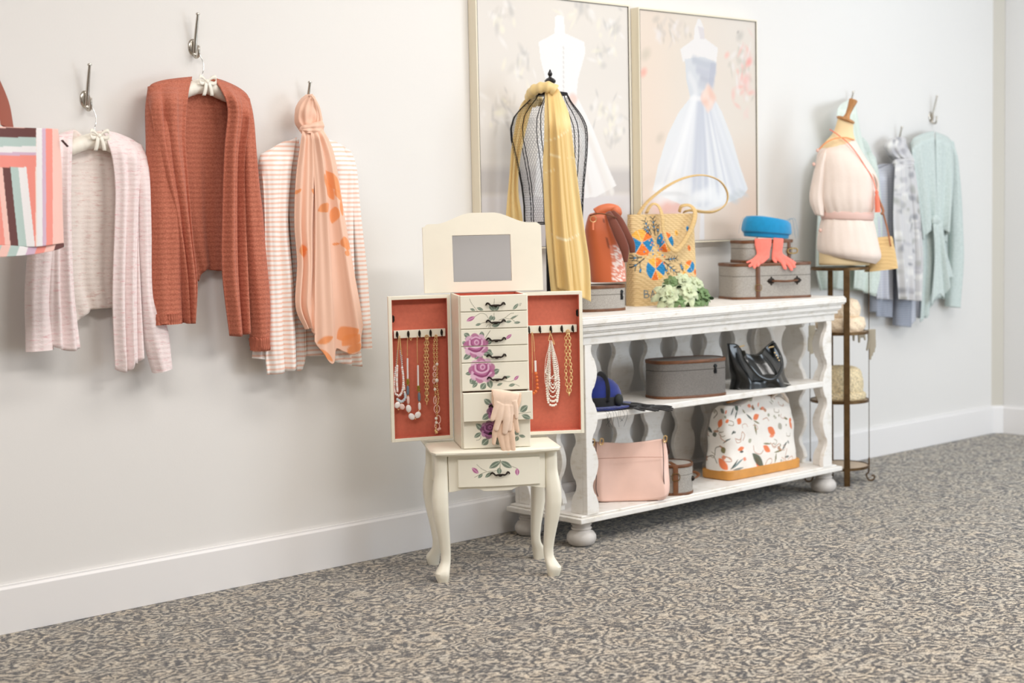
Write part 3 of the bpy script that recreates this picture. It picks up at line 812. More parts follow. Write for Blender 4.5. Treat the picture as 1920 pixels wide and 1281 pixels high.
# ------------------------------------------------------------------ padded hangers
def hanger(h, label, half, drop, y=-0.045, bow=True):
    x, _, z = h.location
    t = thing('padded_hanger', label, 'clothes hanger', (x + 0.0, y, z - 0.115), 0, 'padded satin hangers')
    q = np.array([x, -0.026, z])
    P = spline([(x, -0.012, z + 0.008), (x + .004, -0.019, z + 0.003), (x + .010, -0.028, z - 0.012), (x + .013, -0.036, z - .030), (x + .008, -0.042, z - .050), (x + 0.0, y, z - .064), (x, y, z - .095)], 26)
    P = [(x, -0.024, z + .0065), (x, -0.014, z + .003)][:0] + P
    MB().tube(spline([(x, -0.0245, z + 0.002), (x + .003, -0.026, z + 0.0052), (x + .010, -0.028, z - 0.006), (x + .013, -0.036, z - .026), (x + .008, -0.042, z - .048), (x, y, z - .062), (x, y, z - .095)], 30), 0.0013, 6).build('hanger_hook', M_wire, t)
    zc = z - 0.095
    pts = [(x - half, y, zc - drop), (x - half * .5, y, zc - drop * .42), (x, y, zc), (x + half * .5, y, zc - drop * .42), (x + half, y, zc - drop)]
    m = MB().tube(spline(pts, 40), [0.016 + 0.006 * math.sin(PI * i / 39) + 0.0008 * math.sin(i * 2.2) for i in range(40)], 14)
    m.build('padded_bar', M_satin, t)
    if bow:
        m = MB(); c = np.array([x, y - 0.020, zc + 0.012])
        for s in (-1, 1):
            G = []
            for i in range(14):
                a = i / 13; lx = s * 0.030 * math.sin(PI * a) ; lz = 0.010 * math.sin(2 * PI * a) + 0.006 * math.sin(PI * a)
                G.append([c + np.array([lx, -0.004 - 0.006 * math.sin(PI * a) + w * 0.0, lz + w * (0.4 + .6 * math.sin(PI * a))]) for w in (-0.007, 0, 0.007)])
            m.grid(G)
            G = []
            for i in range(10):
                a = i / 9; G.append([c + np.array([s * (0.004 + 0.010 * a) + w, -0.006 - 0.004 * math.sin(3 * a), -0.042 * a]) for w in (-0.006, 0, 0.006)])
            m.grid(G)
        m.ell(c + np.array([0, -.004, 0]), .007, .006, .007, 10, 8)
        m.build('bow', M_satin, t, solid=0.0012)
    return t
hanger(h_pink, 'ivory satin padded hanger inside the pale pink cardigan', 0.155, 0.055, y=-0.05)
hanger(h_rust, 'ivory satin padded hanger with bow inside the rust cardigan', 0.155, 0.055, y=-0.05)

# ------------------------------------------------------------------ open cardigans
def cardigan(label, base_px, M, Mb, parts, group=None):
    """parts: list of (kind, dict)"""
    q = W(base_px[0], base_px[1], -0.03)
    t = thing('cardigan', label, 'cardigan', (q[0], -0.03, q[2]), 0, group)
    for kind, a in parts:
        name = a.pop('name'); mm = a.pop('mat', M)
        if kind == 'sheet':
            MB().grid(sheet(WALL, **a)).build(name, mm, t, solid=0.004, angle=80)
        else:
            MB().loft(sleeve(WALL, **a)).build(name, mm, t, angle=80)
    return t
cardigan('pale pink marl open cardigan hanging behind the striped tote', (185, 690), M_marl, M_marlb, [
    ('sheet', dict(name='back', mat=M_marlb, L=[(112, 248), (112, 400), (116, 536), (143, 604)], R=[(262, 268), (255, 400), (245, 500), (240, 577)], top=[(112, 250), (140, 243), (165, 262), (190, 245), (262, 270)], bot=[(143, 604), (160, 590), (176, 580), (211, 578), (240, 577)], depth=0.035, fold=folds(2.5, 3, .006), d0=.04)),
    ('sheet', dict(name='front_panel', L=[(98, 256), (92, 340), (85, 480), (79, 642)], R=[(137, 243), (134, 300), (133, 400), (138, 540), (150, 653)], depth=0.085, fold=folds(2.0, 5, .012), bulge=.01, d0=.055, bot=[(79, 640), (95, 648), (112, 655), (132, 658), (150, 653)])),
    ('sheet', dict(name='front_panel', L=[(192, 244), (209, 290), (216, 350), (215, 420), (211, 560), (216, 693)], R=[(270, 292), (262, 340), (259, 430), (264, 562), (270, 672)], top=[(192, 244), (220, 250), (248, 262), (265, 276), (270, 292)], depth=0.085, fold=folds(2.1, 9, .014), bulge=.01, d0=.055, bot=[(216, 693), (229, 698), (243, 694), (247, 680), (258, 682), (270, 672)])),
    ('sleeve', dict(name='sleeve', L=[(98, 252), (75, 330), (56, 440), (49, 540), (49, 660)], R=[(118, 256), (112, 380), (100, 480), (92, 570), (99, 655)], depth=0.070, th=0.030, seed=4, top_d=.05)),
    ('sleeve', dict(name='sleeve', L=[(238, 262), (253, 340), (257, 431), (262, 562), (270, 640), (288, 700)], R=[(266, 274), (277, 310), (280, 430), (284, 560), (310, 612), (320, 690)], depth=0.070, th=0.030, seed=8, top_d=.05)),
])
cardigan('rust brown knitted open cardigan with ribbed hem on the tallest hook', (390, 640), M_rust, M_rust, [
    ('sheet', dict(name='back', L=[(300, 162), (330, 300), (352, 420), (384, 506)], R=[(455, 176), (445, 300), (430, 420), (416, 507)], top=[(300, 158), (352, 146), (375, 168), (398, 147), (455, 176)], bot=[(372, 528), (384, 506), (400, 507), (416, 508), (430, 500)], depth=0.035, fold=folds(2.0, 13, .005), d0=.04)),
    ('sheet', dict(name='front_panel', L=[(277, 176), (298, 300), (328, 450), (338, 602)], top=[(277, 176), (282, 160), (300, 152), (330, 147), (360, 144)], R=[(360, 144), (352, 185), (348, 260), (354, 344), (362, 448), (370, 530), (367, 604)], depth=0.105, fold=folds(2.2, 17, .016, .6), bulge=.012, d0=.055, bot=[(338, 603), (352, 607), (367, 603)])),
    ('sheet', dict(name='front_panel', L=[(396, 145), (413, 165), (427, 205), (421, 280), (417, 400), (417, 510), (431, 630)], R=[(468, 196), (452, 300), (455, 400), (465, 530), (470, 622)], top=[(396, 145), (420, 152), (446, 164), (463, 178), (468, 196)], depth=0.105, fold=folds(1.8, 23, .016, .6), bulge=.012, d0=.055, bot=[(431, 630), (450, 630), (470, 622)])),
    ('sleeve', dict(name='sleeve', L=[(279, 162), (276, 219), (278, 350), (279, 500), (284, 608)], R=[(304, 160), (326, 290), (345, 400), (342, 500), (340, 603)], depth=0.080, th=0.040, seed=14, top_d=.05, rough=.16, k=6)),
    ('sleeve', dict(name='sleeve', L=[(440, 176), (447, 300), (450, 398), (462, 530), (469, 600), (475, 655)], R=[(467, 186), (473, 225), (482, 345), (491, 425), (500, 560), (499, 654)], depth=0.080, th=0.036, seed=18, top_d=.05, rough=.15)),
    ('sleeve', dict(name='ribbed_cuff', mat=M_rib, L=[(282.5, 587), (284, 610)], R=[(341, 583), (340.5, 605)], depth=0.080, th=0.043, seed=14, nt=8)),
    ('sleeve', dict(name='ribbed_cuff', mat=M_rib, L=[(471, 632), (474, 658)], R=[(501, 628), (500, 656)], depth=0.080, th=0.039, seed=18, nt=8)),
])
cardigan('peach and white striped open cardigan under the peach scarf', (580, 690), M_pstr, M_pstr, [
    ('sheet', dict(name='back', L=[(500, 285), (500, 450), (500, 600), (500, 668)], R=[(655, 285), (660, 450), (668, 600), (672, 668)], depth=0.030, fold=folds(2.5, 31, .006), d0=.04, top=[(500, 284), (540, 264), (585, 280), (622, 264), (655, 284)])),
    ('sheet', dict(name='front_panel', L=[(528, 270), (545, 400), (557, 541), (563, 660)], R=[(560, 262), (566, 400), (572, 541), (574, 668)], depth=0.050, fold=folds(1.2, 37, .006), d0=.05, bot=[(557, 695), (566, 694), (574, 668)])),
    ('sheet', dict(name='front_panel', L=[(489, 300), (495, 380), (497, 500), (496, 640), (501, 703)], R=[(556, 258), (545, 330), (540, 420), (550, 541), (555, 692)], top=[(489, 300), (495, 288), (515, 275), (556, 258)], depth=0.085, fold=folds(2.0, 33, .010), bulge=.012, d0=.055, bot=[(501, 703), (528, 699), (555, 692)])),
    ('sheet', dict(name='front_panel', L=[(604, 258), (604, 400), (608, 560), (618, 676)], R=[(663, 304), (662, 450), (669, 588), (679, 688)], top=[(604, 258), (632, 268), (655, 284), (663, 304)], depth=0.080, fold=folds(2.2, 35, .010), bulge=.010, d0=.055, bot=[(618, 676), (648, 684), (679, 688)])),
    ('sleeve', dict(name='sleeve', L=[(494, 288), (486, 300), (489, 400), (487, 520), (476, 672)], R=[(516, 276), (504, 330), (501, 448), (500, 560), (497, 674)], depth=0.060, th=0.024, seed=34, top_d=.05)),
    ('sleeve', dict(name='sleeve', L=[(640, 276), (648, 340), (658, 450), (668, 560), (673, 654)], R=[(657, 285), (665, 310), (674, 401), (688, 541), (694, 654)], depth=0.060, th=0.024, seed=36, top_d=.05)),
])

# ------------------------------------------------------------------ peach scarf knotted over the third hook
def scarf_mat(name, alpha, rough=0.6):
    k = NT(name); a = k.new('ShaderNodeAttribute'); a.attribute_name = 'Col'; k.link(a.outputs['Color'], k.b.inputs['Base Color'])
    k.b.inputs['Roughness'].default_value = rough; k.b.inputs['Alpha'].default_value = alpha; k.b.inputs['Sheen Weight'].default_value = 0.2
    return k.m
M_peach = scarf_mat('peach_chiffon', 0.9)
PEA, ORA = (250, 204, 178), (247, 154, 88)
sc_loc = W(590, 680, -0.1)
psc = thing('scarf', 'sheer peach scarf with orange flowers knotted over a hook', 'scarf', (sc_loc[0], -0.10, sc_loc[2]))
def px_sheet(name, mats, parent, painter=None, solid=0.0015, plane=WALL, base=PEA, **a):
    nt, ns = a.get('nt', 60), a.get('ns', 36)
    m = MB().grid(sheet(plane, **a)); col = None
    G = coons(a['L'], a['R'], nt, ns, a.get('top'), a.get('bot'))
    if painter is not None:
        u = np.array([p[0] for r in G for p in r]); v = np.array([p[1] for r in G for p in r])
        pt = Paint(u, v, base); painter(pt); col = pt.c
    return m.build(name, mats, parent, solid=solid, angle=80, colors=col)
def z3(x, y): return (440 + x / 2.135, 120 + y / 2.135)
def paint_ps(pt):
    def L(p, q, w, a=.9): pt.leaf(z3(*p), z3(*q), w, ORA, a=a)
    L((345, 440), (395, 545), 8); L((365, 425), (420, 520), 9); L((330, 590), (380, 560), 9); L((400, 570), (395, 640), 7); L((420, 540), (425, 610), 5)
    L((395, 500), (425, 550), 6); L((425, 690), (450, 745), 9); L((425, 725), (465, 735), 8); L((395, 722), (420, 720), 2.5); L((430, 750), (455, 765), 6)
    L((260, 740), (285, 745), 9); L((262, 715), (275, 785), 7); L((235, 525), (258, 500), 3); L((300, 500), (318, 525), 4)
    L((410, 1100), (480, 1060), 14); L((440, 1130), (485, 1080), 10); L((330, 1120), (380, 1090), 7); L((335, 1140), (380, 1190), 5); L((460, 1165), (485, 1115), 6)
px_sheet('scarf_tail', M_peach, psc, paint_ps, L=[(567, 244), (555, 331), (552, 420), (557, 495), (554, 574), (572, 618)], R=[(590, 246), (599, 330), (596, 448), (594, 541), (590, 588), (588, 628)], depth=0.115, fold=folds(2.2, 41, .012, .6), bulge=.008, d0=.115, rise=.05, bot=[(572, 618), (580, 616), (588, 628)], nt=200, ns=70)
px_sheet('scarf_tail', M_peach, psc, paint_ps, L=[(582, 242), (590, 354), (591, 448), (590, 541), (590, 640)], R=[(603, 238), (626, 288), (645, 401), (662, 500), (674, 565), (681, 612)], depth=0.125, fold=folds(1.9, 43, .013, .6), bulge=.010, d0=.120, rise=.05, bot=[(590, 640), (604, 665), (618, 682), (630, 655), (650, 660), (664, 664), (672, 636), (681, 612)], nt=240, ns=100)
px_sheet('scarf_tail', M_peach, psc, paint_ps, L=[(570, 240), (575, 400), (578, 520), (583, 612)], R=[(598, 232), (612, 400), (632, 540), (648, 640)], depth=0.100, fold=folds(1.6, 47, .008, .6), d0=.108, rise=.05, bot=[(583, 612), (600, 650), (622, 640), (648, 640)], nt=80, ns=40)
def knot(name, M, parent, cpx, depth, rx, rz, seed, base, plane=WALL):
    """soft gathered lump of cloth"""
    r = np.random.default_rng(seed); m = MB(); c = plane.pt(cpx[0], cpx[1], depth)
    n, k = 44, 26; G = []; ph = r.uniform(0, 6, 3)
    for i in range(k):
        t = (i + 0.5) / k; lat = (t - .5) * PI; ring = []
        for j in range(n):
            a = 2 * PI * j / n; f = 1 + 0.09 * math.sin(7 * a + ph[0] + 5 * t) + 0.05 * math.sin(12 * a + ph[1] + 6 * t)
            ring.append(c + plane.u * rx * math.cos(lat) * math.cos(a) * f + plane.n * rx * 0.72 * math.cos(lat) * math.sin(a) * f + np.array([0, 0, rz * math.sin(lat)]))
        G.append(ring)
    m.loft(G); return m.build(name, M, parent, colors=np.tile(lin(base), (len(m.v), 1)), angle=80)
def gathered(name, M, par, L, R, depth, th, seed, base, painter=None, k=9, rough=.2):
    m = MB().loft(sleeve(WALL, L, R, depth, th, nt=44, n=64, seed=seed, rough=rough, k=k))
    return m.build(name, M, par, colors=colfor(m, WALL, base, painter or (lambda p: None)), angle=180)
gathered('gathered_loop', M_peach, psc, [(576, 177), (563, 191), (555, 210), (555, 228), (564, 243)], [(583, 177), (589, 193), (594, 212), (597, 230), (592, 245)], .070, .030, 3, PEA)
gathered('gathered_loop', M_peach, psc, [(579, 179), (584, 196), (588, 214), (588, 232), (584, 246)], [(586, 179), (594, 194), (600, 210), (603, 226), (602, 238)], .092, .014, 6, PEA, k=6)
gathered('knot', M_peach, psc, [(566, 236), (563, 243), (566, 250)], [(604, 226), (607, 238), (602, 250)], .108, .020, 8, PEA, k=7)
# ------------------------------------------------------------------ striped tote at the left edge
M_tote = scarf_mat('striped_canvas', 1.0, 0.55)
M_strap = mat('rust_webbing', (150, 82, 66), rough=0.8, bump=0.3, bscale=300)
tq = W(20, 480, -0.19)
tote = thing('tote_bag', 'striped pink, brown and sage tote bag at the left edge', 'tote bag', (tq[0], -0.19, tq[2]))
TP = Plane((0, -0.20, 0), math.radians(-4))
BRN, SAGE, WHT, LIL, COR, PNK = (104, 58, 54), (186, 206, 200), (244, 240, 240), (216, 184, 206), (247, 150, 136), (250, 202, 190)
def stripes(pt, seq, coord):
    pos = 0.0
def paint_tote(pt):
    u, v = pt.u, pt.v
    # body: slanting vertical stripes, then gusset strip, then the flap band
    x = u - 0.10 * (v - 300) * (u < 66) + 0.0
    seq = [(-200, -60, SAGE), (-60, -30, WHT), (-30, -8, COR), (-8, 2, PNK), (2, 17, BRN), (17, 32, SAGE), (32, 47, WHT), (47, 66, COR)]
    for a, b_, c in seq: pt.mix(((x >= a) & (x < b_) & (u < 67)).astype(float), c)
    pt.mix(((u >= 66) & (u < 81)).astype(float), WHT); pt.mix(((u >= 77) & (u < 84)).astype(float), LIL); pt.mix(((u >= 84) & (u < 97)).astype(float), COR); pt.mix((u >= 97).astype(float), PNK)
    pt.mix(((u >= 64.5) & (u < 66.5)).astype(float), (250, 226, 214))
    band = (v < 314) & (u < 66)
    for a, b_, c in [(225, 240, PNK), (240, 258, BRN), (258, 275, SAGE), (275, 286, WHT), (286, 292, LIL), (292, 314, COR)]:
        vv = v + 0.01 * u
        pt.mix((band & (vv >= a) & (vv < b_)).astype(float), c)
def paint_tb(pt):
    u = pt.u; w = 17.0
    seq = [SAGE, WHT, LIL, COR, PNK, BRN, SAGE, PNK]
    for i in range(-12, 9):
        a = 13 + i * w + 0.35 * (475 - pt.v); pt.mix(((u >= a) & (u < a + w)).astype(float), seq[i % 8])
px_sheet('front', M_tote, tote, paint_tote, solid=.003, plane=TP, base=PNK, L=[(-150, 232), (-152, 350), (-156, 462)], R=[(108, 242), (115, 310), (117, 400), (119, 456)], depth=0.0, rise=0, fold=folds(1.3, 51, .004, .3), bulge=.008, bot=[(-156, 462), (0, 460), (60, 463), (119, 456)], nt=130, ns=330)
px_sheet('bottom', M_tote, tote, paint_tb, solid=.003, plane=TP, base=PNK, L=[(-156, 462), (-150, 486)], R=[(119, 456), (121, 463)], depth=0.0, rise=0, bulge=.006, bot=[(-150, 486), (0, 482), (60, 477), (100, 470), (121, 463)], top=[(-156, 462), (0, 460), (60, 463), (119, 456)], nt=16, ns=330, fold=None)
# back and side so that the bag has its depth
m = MB(); n = 20
fr = [TP.pt(108 + 11 * (i / 19) ** .6, 242 + 221 * i / 19, 0.0) for i in range(20)]
m.grid([[p + TP.n * -0.09 * k / 6 + TP.u * (-0.018 * math.sin(PI * k / 6)) for k in range(7)] for p in fr])
m.build('side_gusset', mat('pink_canvas', PNK, rough=.6), tote, solid=.003)
px_sheet('back', M_tote, tote, paint_tote, solid=.003, plane=TP, base=PNK, L=[(-190, 232), (-196, 460)], R=[(60, 240), (70, 465)], depth=-0.09, rise=0, nt=60, ns=80)
hx, hy, hz = h_tote.location
def strap(dx, dy):
    a = TP.pt(14 + dx, 240, -0.02 + dy); b_ = TP.pt(-122 + dx, 240, -0.02 + dy); top = np.array([hx, -0.035 + dy * .2, hz + 0.012])
    P = spline([a, a * .55 + top * .45 + np.array([.012, -.015, 0]), top + np.array([0.012, 0, .006]), top + np.array([-0.012, 0, .006]), b_ * .55 + top * .45 + np.array([-.012, -.015, 0]), b_], 40)
    MB().tube(P, 0.020, 8, flat=0.12, up=(0, -1, 0.02)).build('strap', M_strap, tote)
strap(0, 0.0)
m = MB(); a = TP.pt(116, 263, 0.004); b_ = TP.pt(127, 275, 0.004)
m.tube([a, b_], 0.007, 6, flat=.3); m.build('tab', mat('dark_brown_leather', (62, 36, 34), rough=.5), tote)
# ================================================================== things on the console top
ZT = 0.798
def tweed(name, c, dark=0.72):
    k = NT(name); v = k.coord(); l = np.array(rgba(c)[:3])
    f = k.noise(v, 420, 2, .7)
    k.link(k.ramp(f, [(0.35, (*(l * dark), 1)), (0.65, (*np.clip(l * 1.2, 0, 1), 1))]), k.b.inputs['Base Color']); k.b.inputs['Roughness'].default_value = .85
    k.bump(f, .25, .0008); return k.m
M_tweed = tweed('grey_tweed', (168, 162, 154)); M_tweed2 = tweed('dark_grey_tweed', (122, 117, 112))
M_leather = mat('brown_leather', (108, 66, 36), rough=.45, var=.25, vscale=30)
M_brass = mat('aged_brass', (150, 122, 78), rough=.35, metal=1.0)
M_black = mat('black_metal', (26, 26, 26), rough=.4, metal=.5)
def box_rings(c, ang, w, d, zs, k=6, n=64, grow=None):
    """rounded box rings; zs list of (z, shrink)"""
    R = []; ca, sa = math.cos(ang), math.sin(ang)
    for z, s in zs:
        R.append([(c[0] + x * ca - y * sa, c[1] + x * sa + y * ca, z) for x, y in polar(n, w / 2 - s, d / 2 - s, k)])
    return R
def case_body(t, c, ang, w, d, z0, h, k, M, trim=0.006, seam=0.35, lidname='lid'):
    zl = z0 + h * (1 - seam)
    MB().loft(box_rings(c, ang, w, d, [(z0, .004), (z0 + .003, .0), (zl - .002, 0), (zl - .0005, .0015)], k)).build('body', M, t)
    MB().loft(box_rings(c, ang, w, d, [(zl + .0005, .0015), (zl + .002, 0), (z0 + h - .004, 0), (z0 + h - .001, .003), (z0 + h, .008), (z0 + h + .002, .03)], k)).build(lidname, M, t)
    for z in (z0 + .004, z0 + h - .004):
        R = box_rings(c, ang, w, d, [(z - trim, -.0012), (z - trim * .8, -.0022), (z + trim * .8, -.0022), (z + trim, -.0012), (z + trim, .004), (z - trim, .004)], k)
        m = MB(); m.grid(R + [R[0]], closed_v=True); m.build('leather_trim', M_leather, t)
def facept(c, ang, d, u, z, off=0.0):
    ca, sa = math.cos(ang), math.sin(ang); y = -d / 2 - off
    return np.array([c[0] + u * ca - y * sa, c[1] + u * sa + y * ca, z])
def sq_front(w, d, k, u):
    return (d / 2) * (max(0.0, 1 - abs(2 * u / w) ** k)) ** (1 / k)
def case_strap(t, c, ang, w, d, k, u, z0, h, wd=.018, buckle=.45):
    off = sq_front(w, d, k, u) - d / 2
    P = [facept(c, ang, d, u, z0 + .004, off + .0015)] + [facept(c, ang, d, u, z0 + h * q, off + .003) for q in (.2, .5, .8)] + [facept(c, ang, d, u, z0 + h - .006, off + .003), facept(c, ang, d, u, z0 + h + .001, off - .006), facept(c, ang, d, u, z0 + h + .003, off - d * .5)]
    ca, sa = math.cos(ang), math.sin(ang)
    s = MB().tube(P, wd / 2, 8, flat=.16, up=(sa, -ca, .05)).build('strap', M_leather, t)
    m = MB(); zc = z0 + h * buckle; L = [(-1, -1), (1, -1), (1, 1), (-1, 1)]
    m.tube(spline([facept(c, ang, d, u + a * wd * .62, zc + b * wd * .55, off + .006) for a, b in L], 20, closed=True), .0016, 6, closed=True)
    m.build('buckle', M_brass, s)
def case_handle(t, c, ang, w, d, k, u, z, half=.040, vert=False):
    off = sq_front(w, d, k, u) - d / 2
    P = spline([facept(c, ang, d, u - half, z, off + .004), facept(c, ang, d, u - half * .8, z, off + .016), facept(c, ang, d, u, z - .002, off + .020), facept(c, ang, d, u + half * .8, z, off + .016), facept(c, ang, d, u + half, z, off + .004)], 20)
    hd = MB().tube(P, .0085, 8, flat=.5).build('handle', M_leather, t)
    for s in (-1, 1):
        m = MB(); q = facept(c, ang, d, u + s * half * 1.12, z, off + .0005); M3 = Matrix.Rotation(ang, 3, 'Z')
        m.ell(q, .016, .004, .012, 12, 6, R=M3)
        for a in range(4):
            m.ell(facept(c, ang, d, u + s * half * 1.12 + .015 * math.cos(a * PI / 2), z + .014 * math.sin(a * PI / 2), off), .004, .002, .004, 8, 5, R=M3)
        m.build('handle_mount', M_bronze, hd)
def case_latch(t, c, ang, w, d, k, u, z):
    off = sq_front(w, d, k, u) - d / 2; m = MB(); M3 = Matrix.Rotation(ang, 3, 'Z')
    for dz in (.010, -.009): m.ell(facept(c, ang, d, u, z + dz, off), .009, .003, .008, 12, 6, R=M3)
    m.ell(facept(c, ang, d, u, z, off + .002), .005, .004, .010, 10, 6, R=M3)
    m.tube([facept(c, ang, d, u - .006, z - .016, off + .002), facept(c, ang, d, u + .006, z - .016, off + .002)], .002, 6)
    m.build('latch', M_black, t)

# small rounded box below the backpack
B1 = dict(c=(4.075, -0.205), ang=math.radians(-18), w=.215, d=.150, k=2.6)
t = thing('vanity_case', 'small grey tweed vanity case under the orange backpack', 'case', (*B1['c'], ZT), 0, 'grey tweed cases')
case_body(t, B1['c'], B1['ang'], B1['w'], B1['d'], ZT, .092, B1['k'], M_tweed)
case_latch(t, B1['c'], B1['ang'], B1['w'], B1['d'], B1['k'], .072, ZT + .058)
# large suitcase and the smaller one on it
S1 = dict(c=(5.030, -0.222), ang=math.radians(-27), w=.342, d=.19, k=7)
t = thing('suitcase', 'large grey tweed suitcase with strap and front handle on the console top', 'suitcase', (*S1['c'], ZT), 0, 'grey tweed cases')
case_body(t, S1['c'], S1['ang'], S1['w'], S1['d'], ZT, .141, S1['k'], M_tweed)
case_strap(t, S1['c'], S1['ang'], S1['w'], S1['d'], S1['k'], -.072, ZT, .141, buckle=.33)
case_handle(t, S1['c'], S1['ang'], S1['w'], S1['d'], S1['k'], .042, ZT + .071, half=.050)
t2 = MB(); 
S2c = facept(S1['c'], S1['ang'], 0.0, -0.012, 0)
S2 = dict(c=(S2c[0] + .0, S2c[1] + .0), ang=S1['ang'], w=.222, d=.150, k=7)
ZS2 = ZT + .141 + .004
t = thing('suitcase', 'smaller grey tweed suitcase stacked under the bright blue hat', 'suitcase', (*S2['c'], ZS2), 0, 'grey tweed cases')
case_body(t, S2['c'], S2['ang'], S2['w'], S2['d'], ZS2, .086, S2['k'], M_tweed)
case_strap(t, S2['c'], S2['ang'], S2['w'], S2['d'], S2['k'], .085, ZS2, .086, wd=.014, buckle=.5)
m = MB(); q = [facept(S2['c'], S2['ang'], S2['d'], .085 + a, ZS2 + .043 + b, .006) for a, b in ((-.004, -.008), (.030, -.008), (.030, .008), (-.004, .008))]
m.tube(spline(q, 20, closed=True), .003, 6, closed=True); m.build('clasp', M_brass, t)
# bright blue hat with a wisp of veil
M_bhat = mat('turquoise_felt', (0, 138, 190), rough=.9, sheen=.4, var=.08, vscale=60, bump=.3, bscale=500)
hc = np.array([*facept(S2['c'], S2['ang'], 0, .020, 0)[:2], ZS2 + .089])
t = thing('hat', 'bright turquoise blue pillbox hat on the stacked suitcases', 'hat', tuple(hc))
TI = Matrix.Rotation(S2['ang'], 3, 'Z') @ Matrix.Rotation(math.radians(4.5), 3, 'Y')
def hatpt(p): q = TI @ Vector(p); return hc + np.array(q)
prof = [(.0, .002), (.094, .002), (.097, .008), (.097, .015), (.099, .018), (.106, .021), (.1085, .030), (.106, .050), (.102, .066), (.092, .076), (.06, .079), (.03, .078), (0, .078)]
m = MB(); n = 56
m.loft([[hatpt((r * .97 * math.cos(2 * PI * k / n), r * .72 * math.sin(2 * PI * k / n), z * (1 + .10 * math.cos(2 * PI * k / n + 2.6)) + .006)) for k in range(n)] for r, z in prof[1:-1]])
m.build('crown', M_bhat, t)
m = MB(); R = [[hatpt((r * .97 * math.cos(2 * PI * k / n), r * .72 * math.sin(2 * PI * k / n), z + .006)) for k in range(n)] for r, z in ((.0985, .0155), (.1, .018), (.0985, .0205), (.096, .018))]
m.grid(R + [R[0]], closed_v=True); m.build('band', mat('turquoise_ribbon', (0, 120, 170), rough=.5), t)
r0 = np.random.default_rng(3); M_veil = mat('veil_thread', (130, 170, 190), rough=.6, alpha=.7)
for i in range(9):
    a = r0.uniform(-.6, .9) if i < 6 else r0.uniform(2.6, 3.6); L = r0.uniform(.03, .06)
    P = [hatpt((.085 * math.cos(a), .063 * math.sin(a), .078)), hatpt((.112 * math.cos(a), .085 * math.sin(a), .082 + r0.uniform(0, .012))), hatpt((.125 * math.cos(a), .10 * math.sin(a), .05)), hatpt((.13 * math.cos(a), .10 * math.sin(a) - .004, .05 - L * .8))]
    MB().tube(spline(P, 14), .0005, 5).build('veil_thread', M_veil, t)

# ------------------------------------------------------------------ gloves: one continuous skin per glove
def glove(name, label, mat_, parts, loc, group, voxel=.0022, cat='glove', flat=.55, nrm=None):
    t = thing(name, label, cat, loc, 0, group); m = MB()
    for part in parts:
        pts, rad = part[0], part[1]; fl = part[2] if len(part) > 2 else flat
        P = spline(pts, max(10, 5 * len(pts))); x = np.linspace(0, 1, len(rad)); rr = list(np.interp(np.linspace(0, 1, len(P)), x, rad))
        def cap(p, d, r): return [(p + d * r * math.sin(a) * .9, r * max(.15, math.cos(a))) for a in (.35, .7, 1.05, 1.4)]
        e1 = cap(P[-1], (P[-1] - P[-2]) / np.linalg.norm(P[-1] - P[-2]), min(rr[-1], .010)); 
        if rr[-1] > .012: e1 = []
        P = P + [q[0] for q in e1]; rr = rr + [q[1] for q in e1]
        m.tube(P, rr, 14, flat=fl, up=nrm)
    o = m.build('glove_skin', mat_, t, angle=180)
    r = o.modifiers.new('remesh', 'REMESH'); r.mode = 'VOXEL'; r.voxel_size = voxel; r.use_smooth_shade = True
    s = o.modifiers.new('smooth', 'SMOOTH'); s.factor = .5; s.iterations = 4
    return t
M_cglove = mat('coral_suede', (255, 132, 116), rough=.9, sheen=.3, var=.05, vscale=80)
gp = Plane(facept(S2['c'], S2['ang'], S2['d'], 0, 0, .006), S2['ang'])
def g4(x, y, d=0.0): return gp.pt(1340 + x / 6.74, 390 + y / 6.74, d)
k6 = 1 / 6.74 * 2.07e-3
def rw(w): return w / 6.74 / 483 / 2 * 1.03
glove('glove', 'left coral glove draped over the smaller suitcase', M_cglove, [
    ([g4(612, 384), g4(612, 470), g4(612, 560), g4(610, 630, .002)], [rw(240), rw(236), rw(190), rw(180)], .22),
    ([g4(590, 610, .001), g4(500, 690, .012), g4(440, 735, .022)], [rw(70), rw(50), rw(42)]),
    ([g4(600, 620, .003), g4(530, 690, .014), g4(500, 750, .026)], [rw(70), rw(55), rw(48)]),
    ([g4(620, 630, .003), g4(570, 690, .014), g4(545, 725, .026)], [rw(66), rw(52), rw(46)]),
    ([g4(660, 620, .003), g4(620, 670, .012), g4(590, 690, .02)], [rw(60), rw(46), rw(38)]),
    ([g4(560, 600), g4(480, 660, .008), g4(410, 688, .012)], [rw(60), rw(40), rw(30)])], tuple(g4(612, 560)), 'coral gloves on the suitcases', nrm=gp.n)
glove('glove', 'right coral glove draped over the smaller suitcase', M_cglove, [
    ([g4(806, 382), g4(800, 470, .001), g4(790, 560), g4(800, 630, .002)], [rw(150), rw(146), rw(140), rw(180)], .26),
    ([g4(790, 620, .003), g4(860, 700, .014), g4(890, 762, .026)], [rw(80), rw(62), rw(52)]),
    ([g4(820, 620, .003), g4(920, 700, .014), g4(972, 778, .026)], [rw(80), rw(58), rw(46)]),
    ([g4(840, 620, .003), g4(950, 680, .014), g4(1008, 742, .024)], [rw(76), rw(58), rw(46)]),
    ([g4(840, 610, .002), g4(950, 660, .010), g4(1012, 696, .016)], [rw(70), rw(52), rw(42)]),
    ([g4(760, 600), g4(745, 650, .004), g4(775, 690, .010)], [rw(60), rw(46), rw(40)])], tuple(g4(800, 560)), 'coral gloves on the suitcases', nrm=gp.n)

